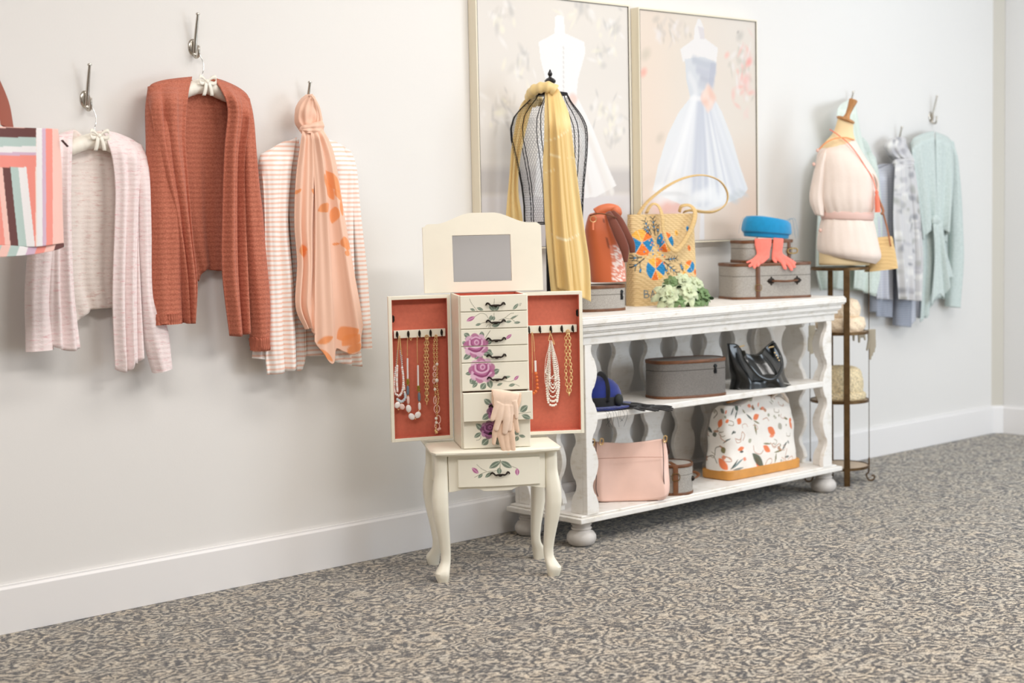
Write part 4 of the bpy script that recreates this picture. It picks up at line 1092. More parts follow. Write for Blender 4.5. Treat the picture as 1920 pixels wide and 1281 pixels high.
# ------------------------------------------------------------------ terracotta drawstring backpack
FACE = math.radians(-42.6)
ZB = ZT + .092 + .004
bp = Plane((B1['c'][0] + .004, B1['c'][1] - .004, 0), FACE)
def z5(x, y): return (1090 + x / 5.82, 380 + y / 5.82)
M_bpk = scarf_mat('terracotta_leather', 1.0, .42)
bq = bp.pt(1140, 529)
t = thing('backpack', 'terracotta leather drawstring backpack standing on the small tweed case', 'backpack', (bq[0], bq[1], ZB))
def outline_loft(pl, L, R, nt, n, ratio, k=2.4, zfix=None, seed=0, wob=0.0, dmax=None):
    l = pxspline([np.array(p) for p in L], nt); r = pxspline([np.array(p) for p in R], nt); rg = np.random.default_rng(seed); ph = rg.uniform(0, 6.28, 4); rings = []
    for i in range(nt):
        a3, b3 = pl.pt(*l[i]), pl.pt(*r[i]); c = (a3 + b3) / 2; h = (b3 - a3) / 2; hw = np.linalg.norm(h); t_ = i / (nt - 1)
        rt = ratio(t_) if callable(ratio) else ratio; dd = hw * rt
        if dmax: dd = min(dd, dmax)
        ring = []
        for q in range(n):
            x, y = polar(n, 1, 1, k)[q]
            f = 1 + wob * (math.sin(3 * 2 * PI * q / n + ph[0] + 3 * t_) * .5 + math.sin(5 * 2 * PI * q / n + ph[1] - 5 * t_) * .4 + math.sin(9 * t_ + ph[2]) * .3)
            ring.append(c + h * x + pl.n * (-y) * dd * f * (1 if y < 0 else 1))
        rings.append(ring)
    return rings
L = [z5(*p) for p in ((178, 100), (130, 112), (84, 130), (58, 200), (40, 300), (48, 400), (62, 500), (84, 700), (104, 868))]
R = [z5(*p) for p in ((262, 96), (285, 110), (310, 130), (345, 200), (380, 300), (425, 440), (462, 600), (484, 740), (488, 858))]
m = MB().loft(outline_loft(bp, L, R, 56, 60, .78, 2.6, wob=.02, seed=3))
V = np.array(m.v); uz = np.column_stack([(V - bp.o) @ bp.u, V[:, 2]]); front = (V - bp.o) @ bp.n > 0
pt = Paint(uz[:, 0], uz[:, 1], (206, 104, 60))
def lz(x, y): q = bp.pt(*z5(x, y), .05) - bp.o; return (q @ bp.u, q[2])
pt.poly([lz(*p) for p in ((300, 470), (330, 640), (345, 860), (500, 860), (500, 600), (440, 440))], (222, 140, 116), .9)
rr = np.random.default_rng(5)
for i in range(120):
    x = rr.normal(400, 42); y = rr.uniform(470, 850)
    if abs(x - 400) < 85: c_ = lz(x, y); a = rr.uniform(0, 3.1); e = rr.uniform(.003, .007); pt.leaf((c_[0] - e * math.cos(a), c_[1] - e * math.sin(a)), (c_[0] + e * math.cos(a), c_[1] + e * math.sin(a)), .0022, (246, 228, 220))
pt.stroke([lz(*p) for p in ((250, 140), (245, 300), (290, 440), (310, 640), (335, 860))], .0011, (130, 60, 34))
pt.c[~front] = lin((206, 104, 60))
m.build('body', M_bpk, t, colors=pt.c)
M_bflap = mat('brown_suede', (118, 62, 46), rough=.85, sheen=.3)
Mtop = mat('terracotta_top', (218, 118, 76), rough=.5)
def drape(P, rad, name, M, par, flat=.35):
    m = MB().tube(spline(P, 30), list(np.interp(np.linspace(0, 1, 30), np.linspace(0, 1, len(rad)), rad)), 12, flat=flat, up=bp.n); return m.build(name, M, par, angle=180)
def b5(x, y, d): return bp.pt(*z5(x, y), d)
m = MB().tube(spline([b5(160, 120, .0), b5(220, 85, .0), b5(300, 68, .0), b5(370, 85, .0), b5(380, 110, .02)], 24), .022, 12, flat=.9); m.build('gathered_top', Mtop, t, angle=180)
drape([b5(290, 105, .03), b5(330, 180, .055), b5(400, 330, .072), b5(470, 500, .075), b5(485, 650, .068)], [.010, .015, .018, .017, .007], 'hanging_flap', M_bflap, t)
drape([b5(330, 100, .02), b5(410, 190, .045), b5(480, 330, .060), b5(545, 450, .062), b5(560, 545, .055)], [.010, .014, .016, .014, .010], 'hanging_flap', M_bflap, t)
m = MB().tube(spline([b5(90, 140, .06), b5(180, 120, .072), b5(280, 130, .072), b5(385, 165, .06)], 20), .0022, 6); m.build('drawcord', M_leather, t)
m = MB().tube([b5(130 + 34 * math.cos(a), 180 + 32 * math.sin(a), .062) for a in np.linspace(0, 2 * PI, 24, endpoint=False)], .0013, 6, closed=True); m.build('d_ring', M_gold, t)
m = MB().tube([b5(128, 215, .066), b5(130, 300, .082)], .0035, 6, flat=.4, up=bp.n); m.build('ring_tab', Mtop, t)

# ------------------------------------------------------------------ straw tote with bright embroidery
def straw(name, vc=True, c=(226, 196, 146)):
    k = NT(name); a = k.new('ShaderNodeAttribute'); a.attribute_name = 'Col'
    v = k.coord(); w1 = k.new('ShaderNodeTexWave', wave_type='BANDS', bands_direction='Z'); w1.inputs['Scale'].default_value = 42; w1.inputs['Distortion'].default_value = 2.5; w1.inputs['Detail Scale'].default_value = 4; k.link(v, w1.inputs['Vector'])
    w2 = k.new('ShaderNodeTexWave', wave_type='BANDS', bands_direction='DIAGONAL'); w2.inputs['Scale'].default_value = 34; w2.inputs['Distortion'].default_value = 2; k.link(v, w2.inputs['Vector'])
    mx = k.new('ShaderNodeMath', operation='MULTIPLY'); k.link(w1.outputs['Fac'], mx.inputs[0]); k.link(w2.outputs['Fac'], mx.inputs[1])
    if vc:
        cr = k.ramp(mx.outputs[0], [(0, (.80, .72, .60, 1)), (.5, (1.05, 1.02, .98, 1))])
        mm = k.new('ShaderNodeMix', data_type='RGBA', blend_type='MULTIPLY'); mm.inputs[0].default_value = .7; k.link(a.outputs['Color'], mm.inputs[6]); k.link(cr, mm.inputs[7]); k.link(mm.outputs[2], k.b.inputs['Base Color'])
    else: k.b.inputs['Base Color'].default_value = rgba(c)
    k.b.inputs['Roughness'].default_value = .8; k.bump(mx.outputs[0], .6, .003); return k.m
M_straw = straw('woven_straw'); M_straw2 = straw('braided_straw', False, (222, 188, 130))
tq_ = W(1241, 571, -0.165)
tp_ = Plane((tq_[0], -0.165, 0), math.radians(-14))
TW, TD, TH = .296, .085, .345
t = thing('straw_bag', 'woven straw tote with blue and orange embroidered flowers and tall handles', 'straw bag', (tq_[0], -0.165, ZT))
m = MB(); rings = []; nz, nn = 150, 240
for i in range(nz):
    z = i / (nz - 1); w = TW / 2 * (1.0 - .02 * z); d = TD / 2 * (1 - .55 * z ** 1.5)
    rings.append([tp_.at(x, -y, ZT + z * TH + .012 * z * (x / w) * 0) for x, y in polar(nn, w, d, 5)])
m.loft(rings)
V = np.array(m.v); U = (V - tp_.o) @ tp_.u; Zv = V[:, 2]; fr = ((V - tp_.o) @ tp_.n) > 0
pt = Paint(U, Zv, (230, 202, 152))
def z8(x, y):
    q = tp_.pt(1160 + x / 4.573, 310 + y / 4.573, TD / 2 * .8) - tp_.o; return (q @ tp_.u, q[2])
BL, OR_, YE, DK = (30, 138, 200), (246, 128, 48), (252, 192, 84), (30, 48, 60)
sc1 = 1 / 4.573 / 500
def flower(c, r, segs, x0=0):
    cx, cz = z8(*c); R = r * sc1
    for i, (a0, a1, col) in enumerate(segs):
        P = [(cx, cz)] + [(cx + R * math.cos(math.radians(a)), cz + R * math.sin(math.radians(a))) for a in np.linspace(a0, a1, 10)]
        pt.poly(P, col)
        for a in (a0,): pt.stroke([(cx, cz), (cx + R * math.cos(math.radians(a)), cz + R * math.sin(math.radians(a)))], .0010, (250, 226, 190))
flower((208, 662), 112, [(60, 110, YE), (20, 60, OR_), (-50, 20, BL), (-110, -50, OR_), (110, 160, YE), (150, 235, BL), (235, 262, OR_)])
flower((405, 660), 88, [(40, 110, OR_), (-40, 40, BL), (110, 220, BL), (220, 285, OR_), (285, 320, YE)])
flower((315, 890), 98, [(40, 90, OR_), (-40, 40, BL), (90, 140, YE), (140, 240, BL), (240, 285, OR_), (285, 320, YE)])
flower((610, 868), 54, [(60, 150, OR_), (-60, 60, BL), (150, 220, YE), (220, 300, BL)])
def sprig(p, q):
    a, b = np.array(z8(*p)), np.array(z8(*q)); pt.stroke([a, b], .0022, DK); d = (b - a) / 4; pr = np.array([-d[1], d[0]])
    for j in range(1, 5): pt.stroke([a + d * j, a + d * j + d * .7 + pr * .8], .0014, DK); pt.stroke([a + d * j, a + d * j + d * .7 - pr * .8], .0014, DK)
    pt.ell(*(a + d * 2.0), .0045, .0032, BL, math.atan2(d[1], d[0]))
    pt.ell(*(a + d * 3.2), .004, .003, (YE if p[0] % 2 else BL), math.atan2(d[1], d[0]))
for p, q in (((320, 600), (310, 460)), ((290, 590), (240, 480)), ((200, 790), (100, 800)), ((220, 800), (85, 915)), ((400, 810), (490, 800)), ((390, 830), (490, 920)), ((395, 880), (420, 930)), ((345, 590), (350, 520)), ((190, 880), (185, 915)), ((550, 910), (530, 850)), ((280, 600), (235, 540))): sprig(p, q)
r0 = np.random.default_rng(11)
for i in range(46):
    x, y = r0.normal(318, 55), r0.normal(735, 60)
    if y < 580: continue
    pt.ell(*z8(x, y), .0036, .0033, [YE, OR_, YE, BL][i % 4], 0, 1, .2)
for x, y, c_ in ((505, 580, YE), (610, 710, OR_), (605, 545, BL), (620, 580, (20, 90, 150)), (660, 915, OR_), (560, 930, YE)): pt.ell(*z8(x, y), .007, .011, c_, .2, 1, .2); pt.ell(*z8(x + 3, y), .002, .004, DK)
# lettering
def letter(ch, x, y, h=62, w=36):
    S = {'B': [[(0, 0), (0, 1)], [(0, 1), (.8, .9), (.75, .6), (0, .52)], [(0, .52), (1, .42), (.9, .08), (0, 0)]], 'A': [[(0, 0), (.5, 1)], [(.5, 1), (1, 0)], [(.2, .4), (.8, .4)]], 'H': [[(0, 0), (0, 1)], [(1, 0), (1, 1)], [(0, .5), (1, .5)]],
         'M': [[(0, 0), (0, 1)], [(0, 1), (.5, .4)], [(.5, .4), (1, 1)], [(1, 1), (1, 0)]], 'S': [[(1, .9), (.4, 1), (.05, .75), (.5, .5), (.95, .25), (.6, 0), (0, .1)]]}
    for s in S[ch]: pt.stroke([z8(x + a * w, y - b * h) for a, b in s], .0017, (64, 110, 140))
for i, ch in enumerate('BAHAMAS'): letter(ch, 212 + i * 54, 1136 - i * 2)
pt.c[~fr] = lin((226, 198, 148))
m.build('body', M_straw, t, colors=pt.c)
def handle(P, name='handle'):
    MB().tube(spline(P, 60), .0098, 8, flat=.32, up=None).build(name, M_straw2, t, angle=180)
def s8(x, y, d): return tp_.pt(1160 + x / 4.573, 310 + y / 4.573, d)
handle([s8(165, 430, -.016), s8(240, 320, -.03), s8(400, 190, -.035), s8(560, 110, -.04), s8(720, 85, -.04), s8(860, 130, -.035), s8(930, 230, -.03), s8(920, 330, -.025), s8(830, 395, -.02), s8(720, 400, -.02), s8(620, 385, -.02), s8(560, 400, -.016)])
handle([s8(238, 412, .022), s8(262, 360, .02), s8(300, 330, .022), s8(345, 355, .034), s8(375, 440, .055), s8(385, 560, .060), s8(430, 680, .062), s8(485, 730, .064), s8(530, 700, .064), s8(590, 610, .060), s8(640, 500, .055), s8(655, 400, .04), s8(610, 345, .015), s8(540, 350, .0), s8(520, 400, -.01)])

# ------------------------------------------------------------------ green silk flowers lying in front of it
M_pet = mat('pale_green_petal', (200, 210, 172), rough=.6, var=.25, vscale=40, sheen=.2)
M_pet2 = mat('green_petal', (112, 138, 90), rough=.6, var=.2, vscale=40)
M_leafg = mat('dark_green_leaf', (50, 76, 46), rough=.55, var=.25, vscale=30)
fp = Plane((4.436, -0.352, 0), math.radians(-30))
t = thing('silk_flowers', 'bunch of pale green silk flowers lying in front of the straw tote', 'flowers', (4.436, -0.352, ZT))
def petal(m, c, ax, out, L, Wd, curl, mi):
    """a cupped petal growing from c along ax, opening towards out"""
    ax = np.array(ax); ax = ax / np.linalg.norm(ax); out = np.array(out) - ax * (np.array(out) @ ax); out /= np.linalg.norm(out); sd = np.cross(ax, out); G = []
    for i in range(7):
        v = i / 6; row = []
        for j in range(7):
            s = (j / 6 - .5) * 2; w = Wd * math.sin(PI * (.12 + .83 * v)) ** .6
            q = c + ax * L * (v * (1 - .25 * curl * v)) + out * (L * curl * v * v) + sd * w * s - out * (w * .45 * (1 - s * s)) * .0 + out * (-.35 * Wd * (1 - s * s) * (1 - v * .6)) + out * .08 * Wd * math.sin(5 * s + 9 * v)
            row.append(q)
        G.append(row)
    m.grid(G, mi)
r0 = np.random.default_rng(21)
def bloom(px, r, d, M1, tilt):
    c = fp.pt(1200 + px[0] / 6.743, 400 + px[1] / 6.743, d); R = r / 6.743 / 505; m = MB()
    ax = fp.n * .8 + np.array([0, 0, .45]) + fp.u * tilt; ax /= np.linalg.norm(ax); e1 = np.cross(ax, (0, 0, 1.0)); e1 /= np.linalg.norm(e1); e2 = np.cross(ax, e1)
    for ring, (cnt, L, cu) in enumerate(((4, .55, .25), (6, .8, .7), (8, 1.05, 1.25))):
        for i in range(cnt):
            a = 2 * PI * i / cnt + ring * .5 + r0.uniform(-.15, .15); o = e1 * math.cos(a) + e2 * math.sin(a)
            petal(m, c - ax * R * .5 + o * R * .10 * ring, ax + o * (.25 + .45 * ring), o, R * L, R * .42, cu, 0)
    m.build('bloom', M1, t, solid=.0006, angle=180)
for px, r, d, M1, ti in (((365, 1010), 150, .02, M_pet, -.3), ((640, 965), 125, .03, M_pet, .1), ((845, 1010), 105, .01, M_pet2, .5), ((565, 840), 95, .0, M_pet, 0), ((410, 860), 80, -.01, M_pet2, -.3), ((750, 880), 90, -.01, M_pet, .3), ((520, 1060), 90, .03, M_pet2, 0), ((735, 1080), 85, .02, M_pet2, .2)): bloom(px, r, d, M1, ti)
for px, r, ti in (((270, 1090), 70, -1), ((330, 1130), 60, -.4), ((450, 1130), 60, 0), ((560, 1130), 60, 0), ((660, 1120), 70, .3), ((800, 1110), 70, .6), ((880, 1080), 60, .9), ((480, 940), 60, 0), ((700, 1010), 60, .2), ((300, 930), 50, -.6)):
    m = MB(); c = fp.pt(1200 + px[0] / 6.743, 400 + px[1] / 6.743, .005); R = r / 6.743 / 505
    for k in range(3):
        a = ti + (k - 1) * .7; petal(m, c, fp.u * math.sin(a) + fp.n * .5 + np.array([0, 0, .2 + .4 * math.cos(a)]), fp.n, R * 1.1, R * .32, .5, 0)
    m.build('leaf_cluster', M_leafg, t, solid=.0005, angle=180)
# resting core, so the bunch lies on the table
m = MB().ell(fp.at(-.004, -.008, ZT + .022), .05, .03, .0215, 18, 12, R=Matrix.Rotation(fp.ang, 3, 'Z')); m.build('stem_bundle', M_leafg, t)

# ------------------------------------------------------------------ wire dress form
M_iron = mat('black_iron_wire', (26, 24, 26), rough=.5, metal=.6)
fx, fy = 3.853, -0.194
cp = Plane((fx, fy, 0), FACE)
form = thing('dress_form', 'black wire mesh dress form with a round finial under the gold scarf', 'dress form', (fx, fy, ZT))
ys = [178, 190, 204, 220, 240, 262, 290, 320, 350, 385, 421]
l_ = [1000, 990, 975, 962, 956, 957, 964, 971, 977, 981, 982]; r_ = [1064, 1070, 1080, 1092, 1101, 1103, 1102, 1099, 1096, 1094, 1093]
prof = []
for y, a, b in zip(ys, l_, r_):
    A3, B3 = cp.pt(a, y), cp.pt(b, y); prof.append((A3[2], np.linalg.norm(B3 - A3) / 2, ((A3 + B3) / 2 - cp.o) @ cp.u))
pz = np.array([p[0] for p in prof])[::-1]; pr = np.array([p[1] for p in prof])[::-1]; pc = np.array([p[2] for p in prof])[::-1]
def fpt(a, z, k=1.0):
    R = np.interp(z, pz, pr) * k; c = np.interp(z, pz, pc)
    return cp.at(c + R * math.cos(a), R * .74 * math.sin(a), z)
zz = np.linspace(pz[0], pz[-1], 40)
for i in range(12):
    a = 2 * PI * i / 12 + .22
    P = [fpt(a, z) for z in zz]; P = [p + np.array([.0006 * math.sin(j * 1.7), 0, 0]) for j, p in enumerate(P)]
    MB().tube(P, .0017, 6).build('rib_wire', M_iron, form)
for z in (pz[0], pz[0] + .006, pz[-1]):
    MB().tube([fpt(2 * PI * k / 60, z) for k in range(60)], .0019, 6, closed=True).build('hoop', M_iron, form)
# neck cap, finial, pole and base
m = MB().loft([[fpt(2 * PI * k / 48, pz[-1] + dz, s) for k in range(48)] for dz, s in ((-.004, 1.0), (.003, 1.02), (.006, .98), (.010, .6))]); m.build('neck_cap', M_iron, form)
nc = cp.at(pc[-1], 0, pz[-1]); kf = 512.0
fb = [(0, 0), (.010, .0), (.010, .010), (.007, .020), (.010, .026), (.019, .034), (.020, .040), (.014, .047), (.006, .051), (.0045, .055), (.008, .060), (.0085, .065), (.005, .071), (.002, .078), (0, .080)]
MB().lathe(fb, (nc[0], nc[1], nc[2] + .008), 28, caps=False).build('finial', mat('black_lacquer', (30, 26, 28), rough=.25), form)
m = MB().lathe([(.009, 0), (.009, pz[0] - ZT - .004), (.012, pz[0] - ZT)], (fx, fy, ZT), 16); m.build('pole', M_iron, form)
MB().lathe([(0, 0), (.085, 0), (.085, .006), (.06, .012), (.02, .018), (.009, .03), (0, .03)], (fx, fy, ZT), 36, caps=False).build('base', M_iron, form)
for k in range(3): 
    a = 2 * PI * k / 3; MB().tube([cp.at(0, 0, pz[0]), fpt(a, pz[0])], .0016, 6).build('brace_wire', M_iron, form)
# fine hexagon netting as real wire
m = MB(); NU = 74; rowh = .0088; zr = np.arange(pz[0], pz[-1] - .01, rowh)
for i, z in enumerate(zr[:-1]):
    for k in range(NU):
        a0 = 2 * PI * (k + .5 * (i % 2)) / NU; da = PI / NU
        for s in (-1, 1):
            p0 = fpt(a0, z + rowh * .34, .995); p1 = fpt(a0 + s * da, z + rowh, .995)
            m.tube([p0, p1], .00030, 3, caps=False)
        m.tube([fpt(a0, z, .995), fpt(a0, z + rowh * .34, .995)], .00030, 3, caps=False)
m.build('netting', M_iron, form, smooth=False, recalc=False)
# gold scarf
M_gsc = scarf_mat('gold_organza', .86, .4)
GOLD = (246, 216, 150)
gs = thing('scarf', 'sheer gold scarf wound round the neck of the wire dress form', 'scarf', tuple(cp.pt(1060, 560, .14)))
def gpaint(pt):
    pt.stroke([(1020, 265), (1045, 258), (1065, 245)], 1.0, (250, 230, 180)); pt.stroke([(1030, 290), (1055, 295), (1075, 296)], 1.0, (250, 230, 180)); pt.stroke([(1020, 325), (1040, 318)], 1.0, (250, 230, 180)); pt.stroke([(1035, 440), (1060, 450), (1085, 440)], 1.1, (252, 238, 200))
px_sheet('front_tail', M_gsc, gs, gpaint, plane=cp, base=GOLD, L=[(1022, 160), (1021, 210), (1020, 270), (1018, 322), (1023, 438), (1033, 552)], R=[(1048, 168), (1062, 200), (1069, 225), (1077, 290), (1086, 360), (1096, 430), (1106, 500), (1108, 566)], depth=.120, fold=folds(1.7, 61, .008, .5), bulge=.012, d0=.050, rise=.22, bot=[(1033, 548), (1060, 552), (1085, 556), (1108, 566)], nt=110, ns=50)
px_sheet('front_tail', M_gsc, gs, gpaint, plane=cp, base=(238, 202, 132), L=[(1026, 162), (1030, 250), (1034, 400), (1044, 540)], R=[(1046, 166), (1056, 230), (1066, 330), (1078, 450), (1092, 556)], depth=.135, fold=folds(1.5, 67, .008, .6), bulge=.008, d0=.058, rise=.22, nt=90, ns=36)
px_sheet('back_tail', M_gsc, gs, lambda pt: None, plane=cp, base=GOLD, L=[(999, 176), (975, 200), (960, 270), (955, 330), (949, 400), (946, 470)], R=[(1008, 176), (992, 220), (975, 300), (972, 360), (980, 412), (984, 470)], depth=-.006, fold=folds(1.8, 63, .008, .5), d0=-.03, rise=.2, nt=70, ns=36)
P = [cp.pt(1012, 188, -.075), cp.pt(1000, 190, -.05), cp.pt(993, 183, -.01), cp.pt(1000, 170, .035), cp.pt(1016, 164, .055), cp.pt(1032, 164, .062), cp.pt(1042, 170, .062)]
P = spline(P, 60); m = MB(); m.tube(P, [.0165 + .0018 * math.sin(i * .9) for i in range(60)], 14, flat=1.2)
m.build('neck_wrap', M_gsc, gs, colors=np.tile(lin(GOLD), (len(m.v), 1)), angle=180)
# ================================================================== things on the middle and bottom shelves
ZM, ZLo = 0.459, 0.111
# oval train case
TC = dict(c=(4.455, -0.300), ang=math.radians(-20), w=.305, d=.165, k=3.2)
t = thing('train_case', 'dark grey tweed train case with rounded ends on the middle shelf', 'case', (*TC['c'], ZM), 0, 'grey tweed cases')
case_body(t, TC['c'], TC['ang'], TC['w'], TC['d'], ZM, .140, TC['k'], M_tweed2, seam=.26)
case_latch(t, TC['c'], TC['ang'], TC['w'], TC['d'], TC['k'], .082, ZM + .105)
# round hat box on the bottom shelf
HB = dict(c=(4.337, -0.332), ang=math.radians(-30), w=.150, d=.150, k=2.0)
t = thing('hat_box', 'little round tweed hat box with brown strap beside the pink handbag', 'hat box', (*HB['c'], ZLo), 0, 'grey tweed cases')
case_body(t, HB['c'], HB['ang'], HB['w'], HB['d'], ZLo, .112, HB['k'], M_tweed)
case_strap(t, HB['c'], HB['ang'], HB['w'], HB['d'], HB['k'], -.012, ZLo, .112, wd=.020, buckle=.62)
m = MB(); a0 = math.radians(-58)
def hb(a, r, z): return np.array([HB['c'][0] + r * math.sin(HB['ang'] * 0 + a), HB['c'][1] - r * math.cos(a), z])
P = spline([hb(.55, .076, ZLo + .055), hb(.62, .090, ZLo + .058), hb(.85, .098, ZLo + .064), hb(1.1, .092, ZLo + .070), hb(1.2, .077, ZLo + .070)], 20)
hd = MB().tube(P, .007, 8, flat=.5).build('handle', M_leather, t)
for a in (.50, 1.25): MB().ell(hb(a, .0755, ZLo + (.055 if a < 1 else .07)), .010, .010, .010, 10, 8).build('handle_mount', M_bronze, hd)

def pillow(pl, top, bot, L, R, thick, nt=50, ns=60, d0=0.0, lump=None, back=.8, zmin=-1):
    """closed bag shape from four outline curves; thick(s,t) is its half depth"""
    G = coons(L, R, nt, ns, top, bot); Fr, Bk = [], []
    for i, row in enumerate(G):
        t_ = i / (nt - 1); f, b_ = [], []
        for j, p in enumerate(row):
            s = j / (ns - 1); th = thick(s, t_); lu = lump(s, t_) if lump else 0
            q = pl.pt(p[0], p[1], d0); a3 = q + pl.n * (th + lu); b3 = q - pl.n * th * back; a3[2] = max(a3[2], zmin); b3[2] = max(b3[2], zmin); f.append(a3); b_.append(b3)
        Fr.append(f); Bk.append(b_)
    m = MB(); m.grid(Fr); nF = len(m.v); m.grid(Bk)
    idx = [j for j in range(ns)] + [i * ns + ns - 1 for i in range(1, nt)] + [(nt - 1) * ns + j for j in range(ns - 2, -1, -1)] + [i * ns for i in range(nt - 2, 0, -1)]
    for a in range(len(idx)):
        b_ = (a + 1) % len(idx); m.f.append((idx[a], idx[b_], nF + idx[b_], nF + idx[a])); m.m.append(0)
    return m, G
# black leather bag
M_blk = mat('black_patent_leather', (16, 17, 15), rough=.26, coat=.5, var=.3, vscale=14, bump=.25, bscale=60, bdist=.002)
def zb(x, y): return (1350 + x / 9.85, 620 + y / 9.85)
kp = Plane((4.80, -.322, 0), math.radians(-14))
q = kp.pt(1415, 738)
t = thing('handbag', 'slouchy black leather shoulder bag on the middle shelf', 'handbag', (4.80, -.335, ZM), 0)
lum = folds(1.6, 71, .010, .3)
m, G = pillow(kp, [zb(*p) for p in ((145, 245), (270, 250), (360, 330), (440, 410), (570, 438), (700, 425), (850, 300), (980, 190))], [zb(*p) for p in ((190, 1090), (300, 1140), (500, 1140), (800, 1100), (1100, 1060), (1285, 1010))],
              [zb(*p) for p in ((145, 245), (165, 450), (190, 700), (225, 900), (190, 1090))], [zb(*p) for p in ((980, 190), (1090, 420), (1150, 640), (1165, 800), (1220, 910), (1285, 1010))],
              lambda s, t_: .006 + .046 * smooth01(t_ * 1.3) * (min(1, 6 * s * (1 - s)) ** .6) , lump=lum, zmin=ZM + .001)
m.build('body', M_blk, t, angle=180)
def k9(x, y, d): return kp.pt(*zb(x, y), d)
MB().tube(spline([k9(425, 380, .030), k9(470, 500, .052), k9(560, 650, .068), k9(720, 830, .078), k9(900, 900, .082), k9(1040, 860, .078), k9(1130, 730, .066), k9(1150, 600, .050), k9(1110, 440, .034), k9(1000, 230, .018)], 50), .0085, 10, flat=.5, up=None).build('shoulder_strap', M_blk, t, angle=180)
MB().tube(spline([k9(150, 250, -.004), k9(300, 265, -.02), k9(420, 400, -.03), k9(600, 470, -.034), k9(800, 380, -.03), k9(980, 195, -.006)], 40), .006, 8, flat=.5).build('shoulder_strap', M_blk, t, angle=180)
for x, y, d, r in ((400, 285, .022, .005), (945, 300, .034, .006)):
    MB().tube([k9(x - 45, y + 15, d), k9(x + 45, y - 5, d)], .0028, 8).build('buckle', M_gold, t)
for i, (x, y) in enumerate(((1010, 410), (1040, 460), (1065, 505), (1090, 550))): MB().ell(k9(x, y, .050), .0034, .0034, .0034, 8, 6).build('chain_bead', M_gold, t)
MB().tube(spline([k9(1140, 800, .03), k9(1120, 900, .045), k9(1160, 965, .05), k9(1285, 990, .045)], 20), .0022, 6).build('piping', mat('silver_piping', (190, 188, 180), rough=.3, metal=.8), t)

# blue hat with black trim and the black gloves next to it
M_royal = mat('royal_blue_felt', (10, 34, 118), rough=.85, sheen=.4, var=.12, vscale=50)
M_bfel = mat('black_velvet', (12, 12, 14), rough=.8, sheen=.3)
hx_, hy_ = 3.968, -.296
t = thing('hat', 'royal blue felt hat with black band and wisps of black veil on the middle shelf', 'hat', (hx_, hy_, ZM))
Hang = math.radians(-35); ca, sa = math.cos(Hang), math.sin(Hang)
def hp(x, y, z): return (hx_ + x * ca - y * sa, hy_ + x * sa + y * ca, ZM + z)
m = MB(); n = 48
m.loft([[hp(r * 1.08 * math.cos(2 * PI * k / n), r * .88 * math.sin(2 * PI * k / n), z) for k in range(n)] for r, z in ((.088, .012), (.090, .03), (.089, .055), (.080, .080), (.064, .098), (.042, .110), (.018, .115), (.004, .116))])
m.build('crown', M_royal, t)
m = MB(); R = []
for r, dz in ((.086, .010), (.105, .006), (.125, .005), (.128, .002), (.125, -.002), (.10, .0), (.086, .004)):
    R.append([hp(r * 1.12 * math.cos(2 * PI * k / n), r * .86 * math.sin(2 * PI * k / n), .005 + dz + .006 * ((r - .086) / .04) * math.cos(2 * PI * k / n) ** 2) for k in range(n)])
m.grid(R + [R[0]], closed_v=True); m.build('brim', M_royal, t)
m = MB(); R = [[hp(r * 1.08 * math.cos(2 * PI * k / n), r * .88 * math.sin(2 * PI * k / n), z) for k in range(n)] for r, z in ((.0905, .012), (.0925, .014), (.0925, .042), (.0905, .045))]
m.grid(R, closed_v=True); m.build('hat_band', M_bfel, t, solid=.002)
P = [hp(.030, -.088 * .88, .03), hp(.034, -.07, .075), hp(.030, -.03, .110), hp(.02, .02, .117), hp(.01, .06, .09)]
MB().tube(spline(P, 24), .014, 8, flat=.25, up=None).build('trim_band', M_bfel, t, angle=180)
P = [hp(.085, -.05, .022), hp(.092, -.045, .035)]
m = MB().ell(hp(.076, -.062, .034), .018, .014, .022, 14, 10); m.build('veil_knot', mat('black_net', (44, 46, 44), rough=.8, bump=.6, bscale=500), t)
r0 = np.random.default_rng(9); M_thr = mat('black_thread', (24, 22, 22), rough=.7)
for i in range(9):
    a = -1.9 + i * .14 + r0.uniform(-.04, .04); x0 = .10 * math.cos(a); y0 = .108 * math.sin(a)
    q0 = np.array(hp(x0, y0, .012)); yf = CYF - .006 - r0.uniform(0, .004)
    P = [q0, np.array([q0[0], yf, ZM + .006]), np.array([q0[0] + r0.uniform(-.01, .012), yf - .002, ZM - .018]), np.array([q0[0] + r0.uniform(-.015, .02), yf - .003, ZM - r0.uniform(.03, .055)])]
    MB().tube(spline(P, 14), .00045, 4).build('veil_thread', M_thr, t)
M_bglove = mat('black_satin', (14, 14, 16), rough=.45, sheen=.2)
def m9(x, y, z=.006): return F(1090 + x / 9.143, 690 + y / 9.143, ZM + z)
up = (0, 0, 1)
def blackglove(label, sh):
    def q(x, y, z=.006): p = m9(x, y, z); return p + np.array([sh[0], sh[1], sh[2]])
    return glove('glove', label, M_bglove, [
        ([q(760, 640, .012), q(850, 640, .012), q(1000, 660, .010), q(1150, 680, .009)], [.017, .016, .014, .018]),
        ([q(1120, 690, .009), q(1300, 720, .008), q(1420, 745, .007)], [.008, .0066, .005]), ([q(1130, 680, .009), q(1340, 700, .008), q(1470, 730, .007)], [.008, .0066, .005]),
        ([q(1130, 670, .009), q(1350, 680, .008), q(1480, 700, .007)], [.008, .0066, .005]), ([q(1120, 660, .009), q(1320, 655, .008), q(1460, 670, .007)], [.0075, .006, .0048]),
        ([q(1060, 690, .009), q(1140, 720, .008), q(1230, 740, .007)], [.0078, .0065, .005])], tuple(q(1100, 690, 0)), 'black gloves on the middle shelf', nrm=up, voxel=.002)
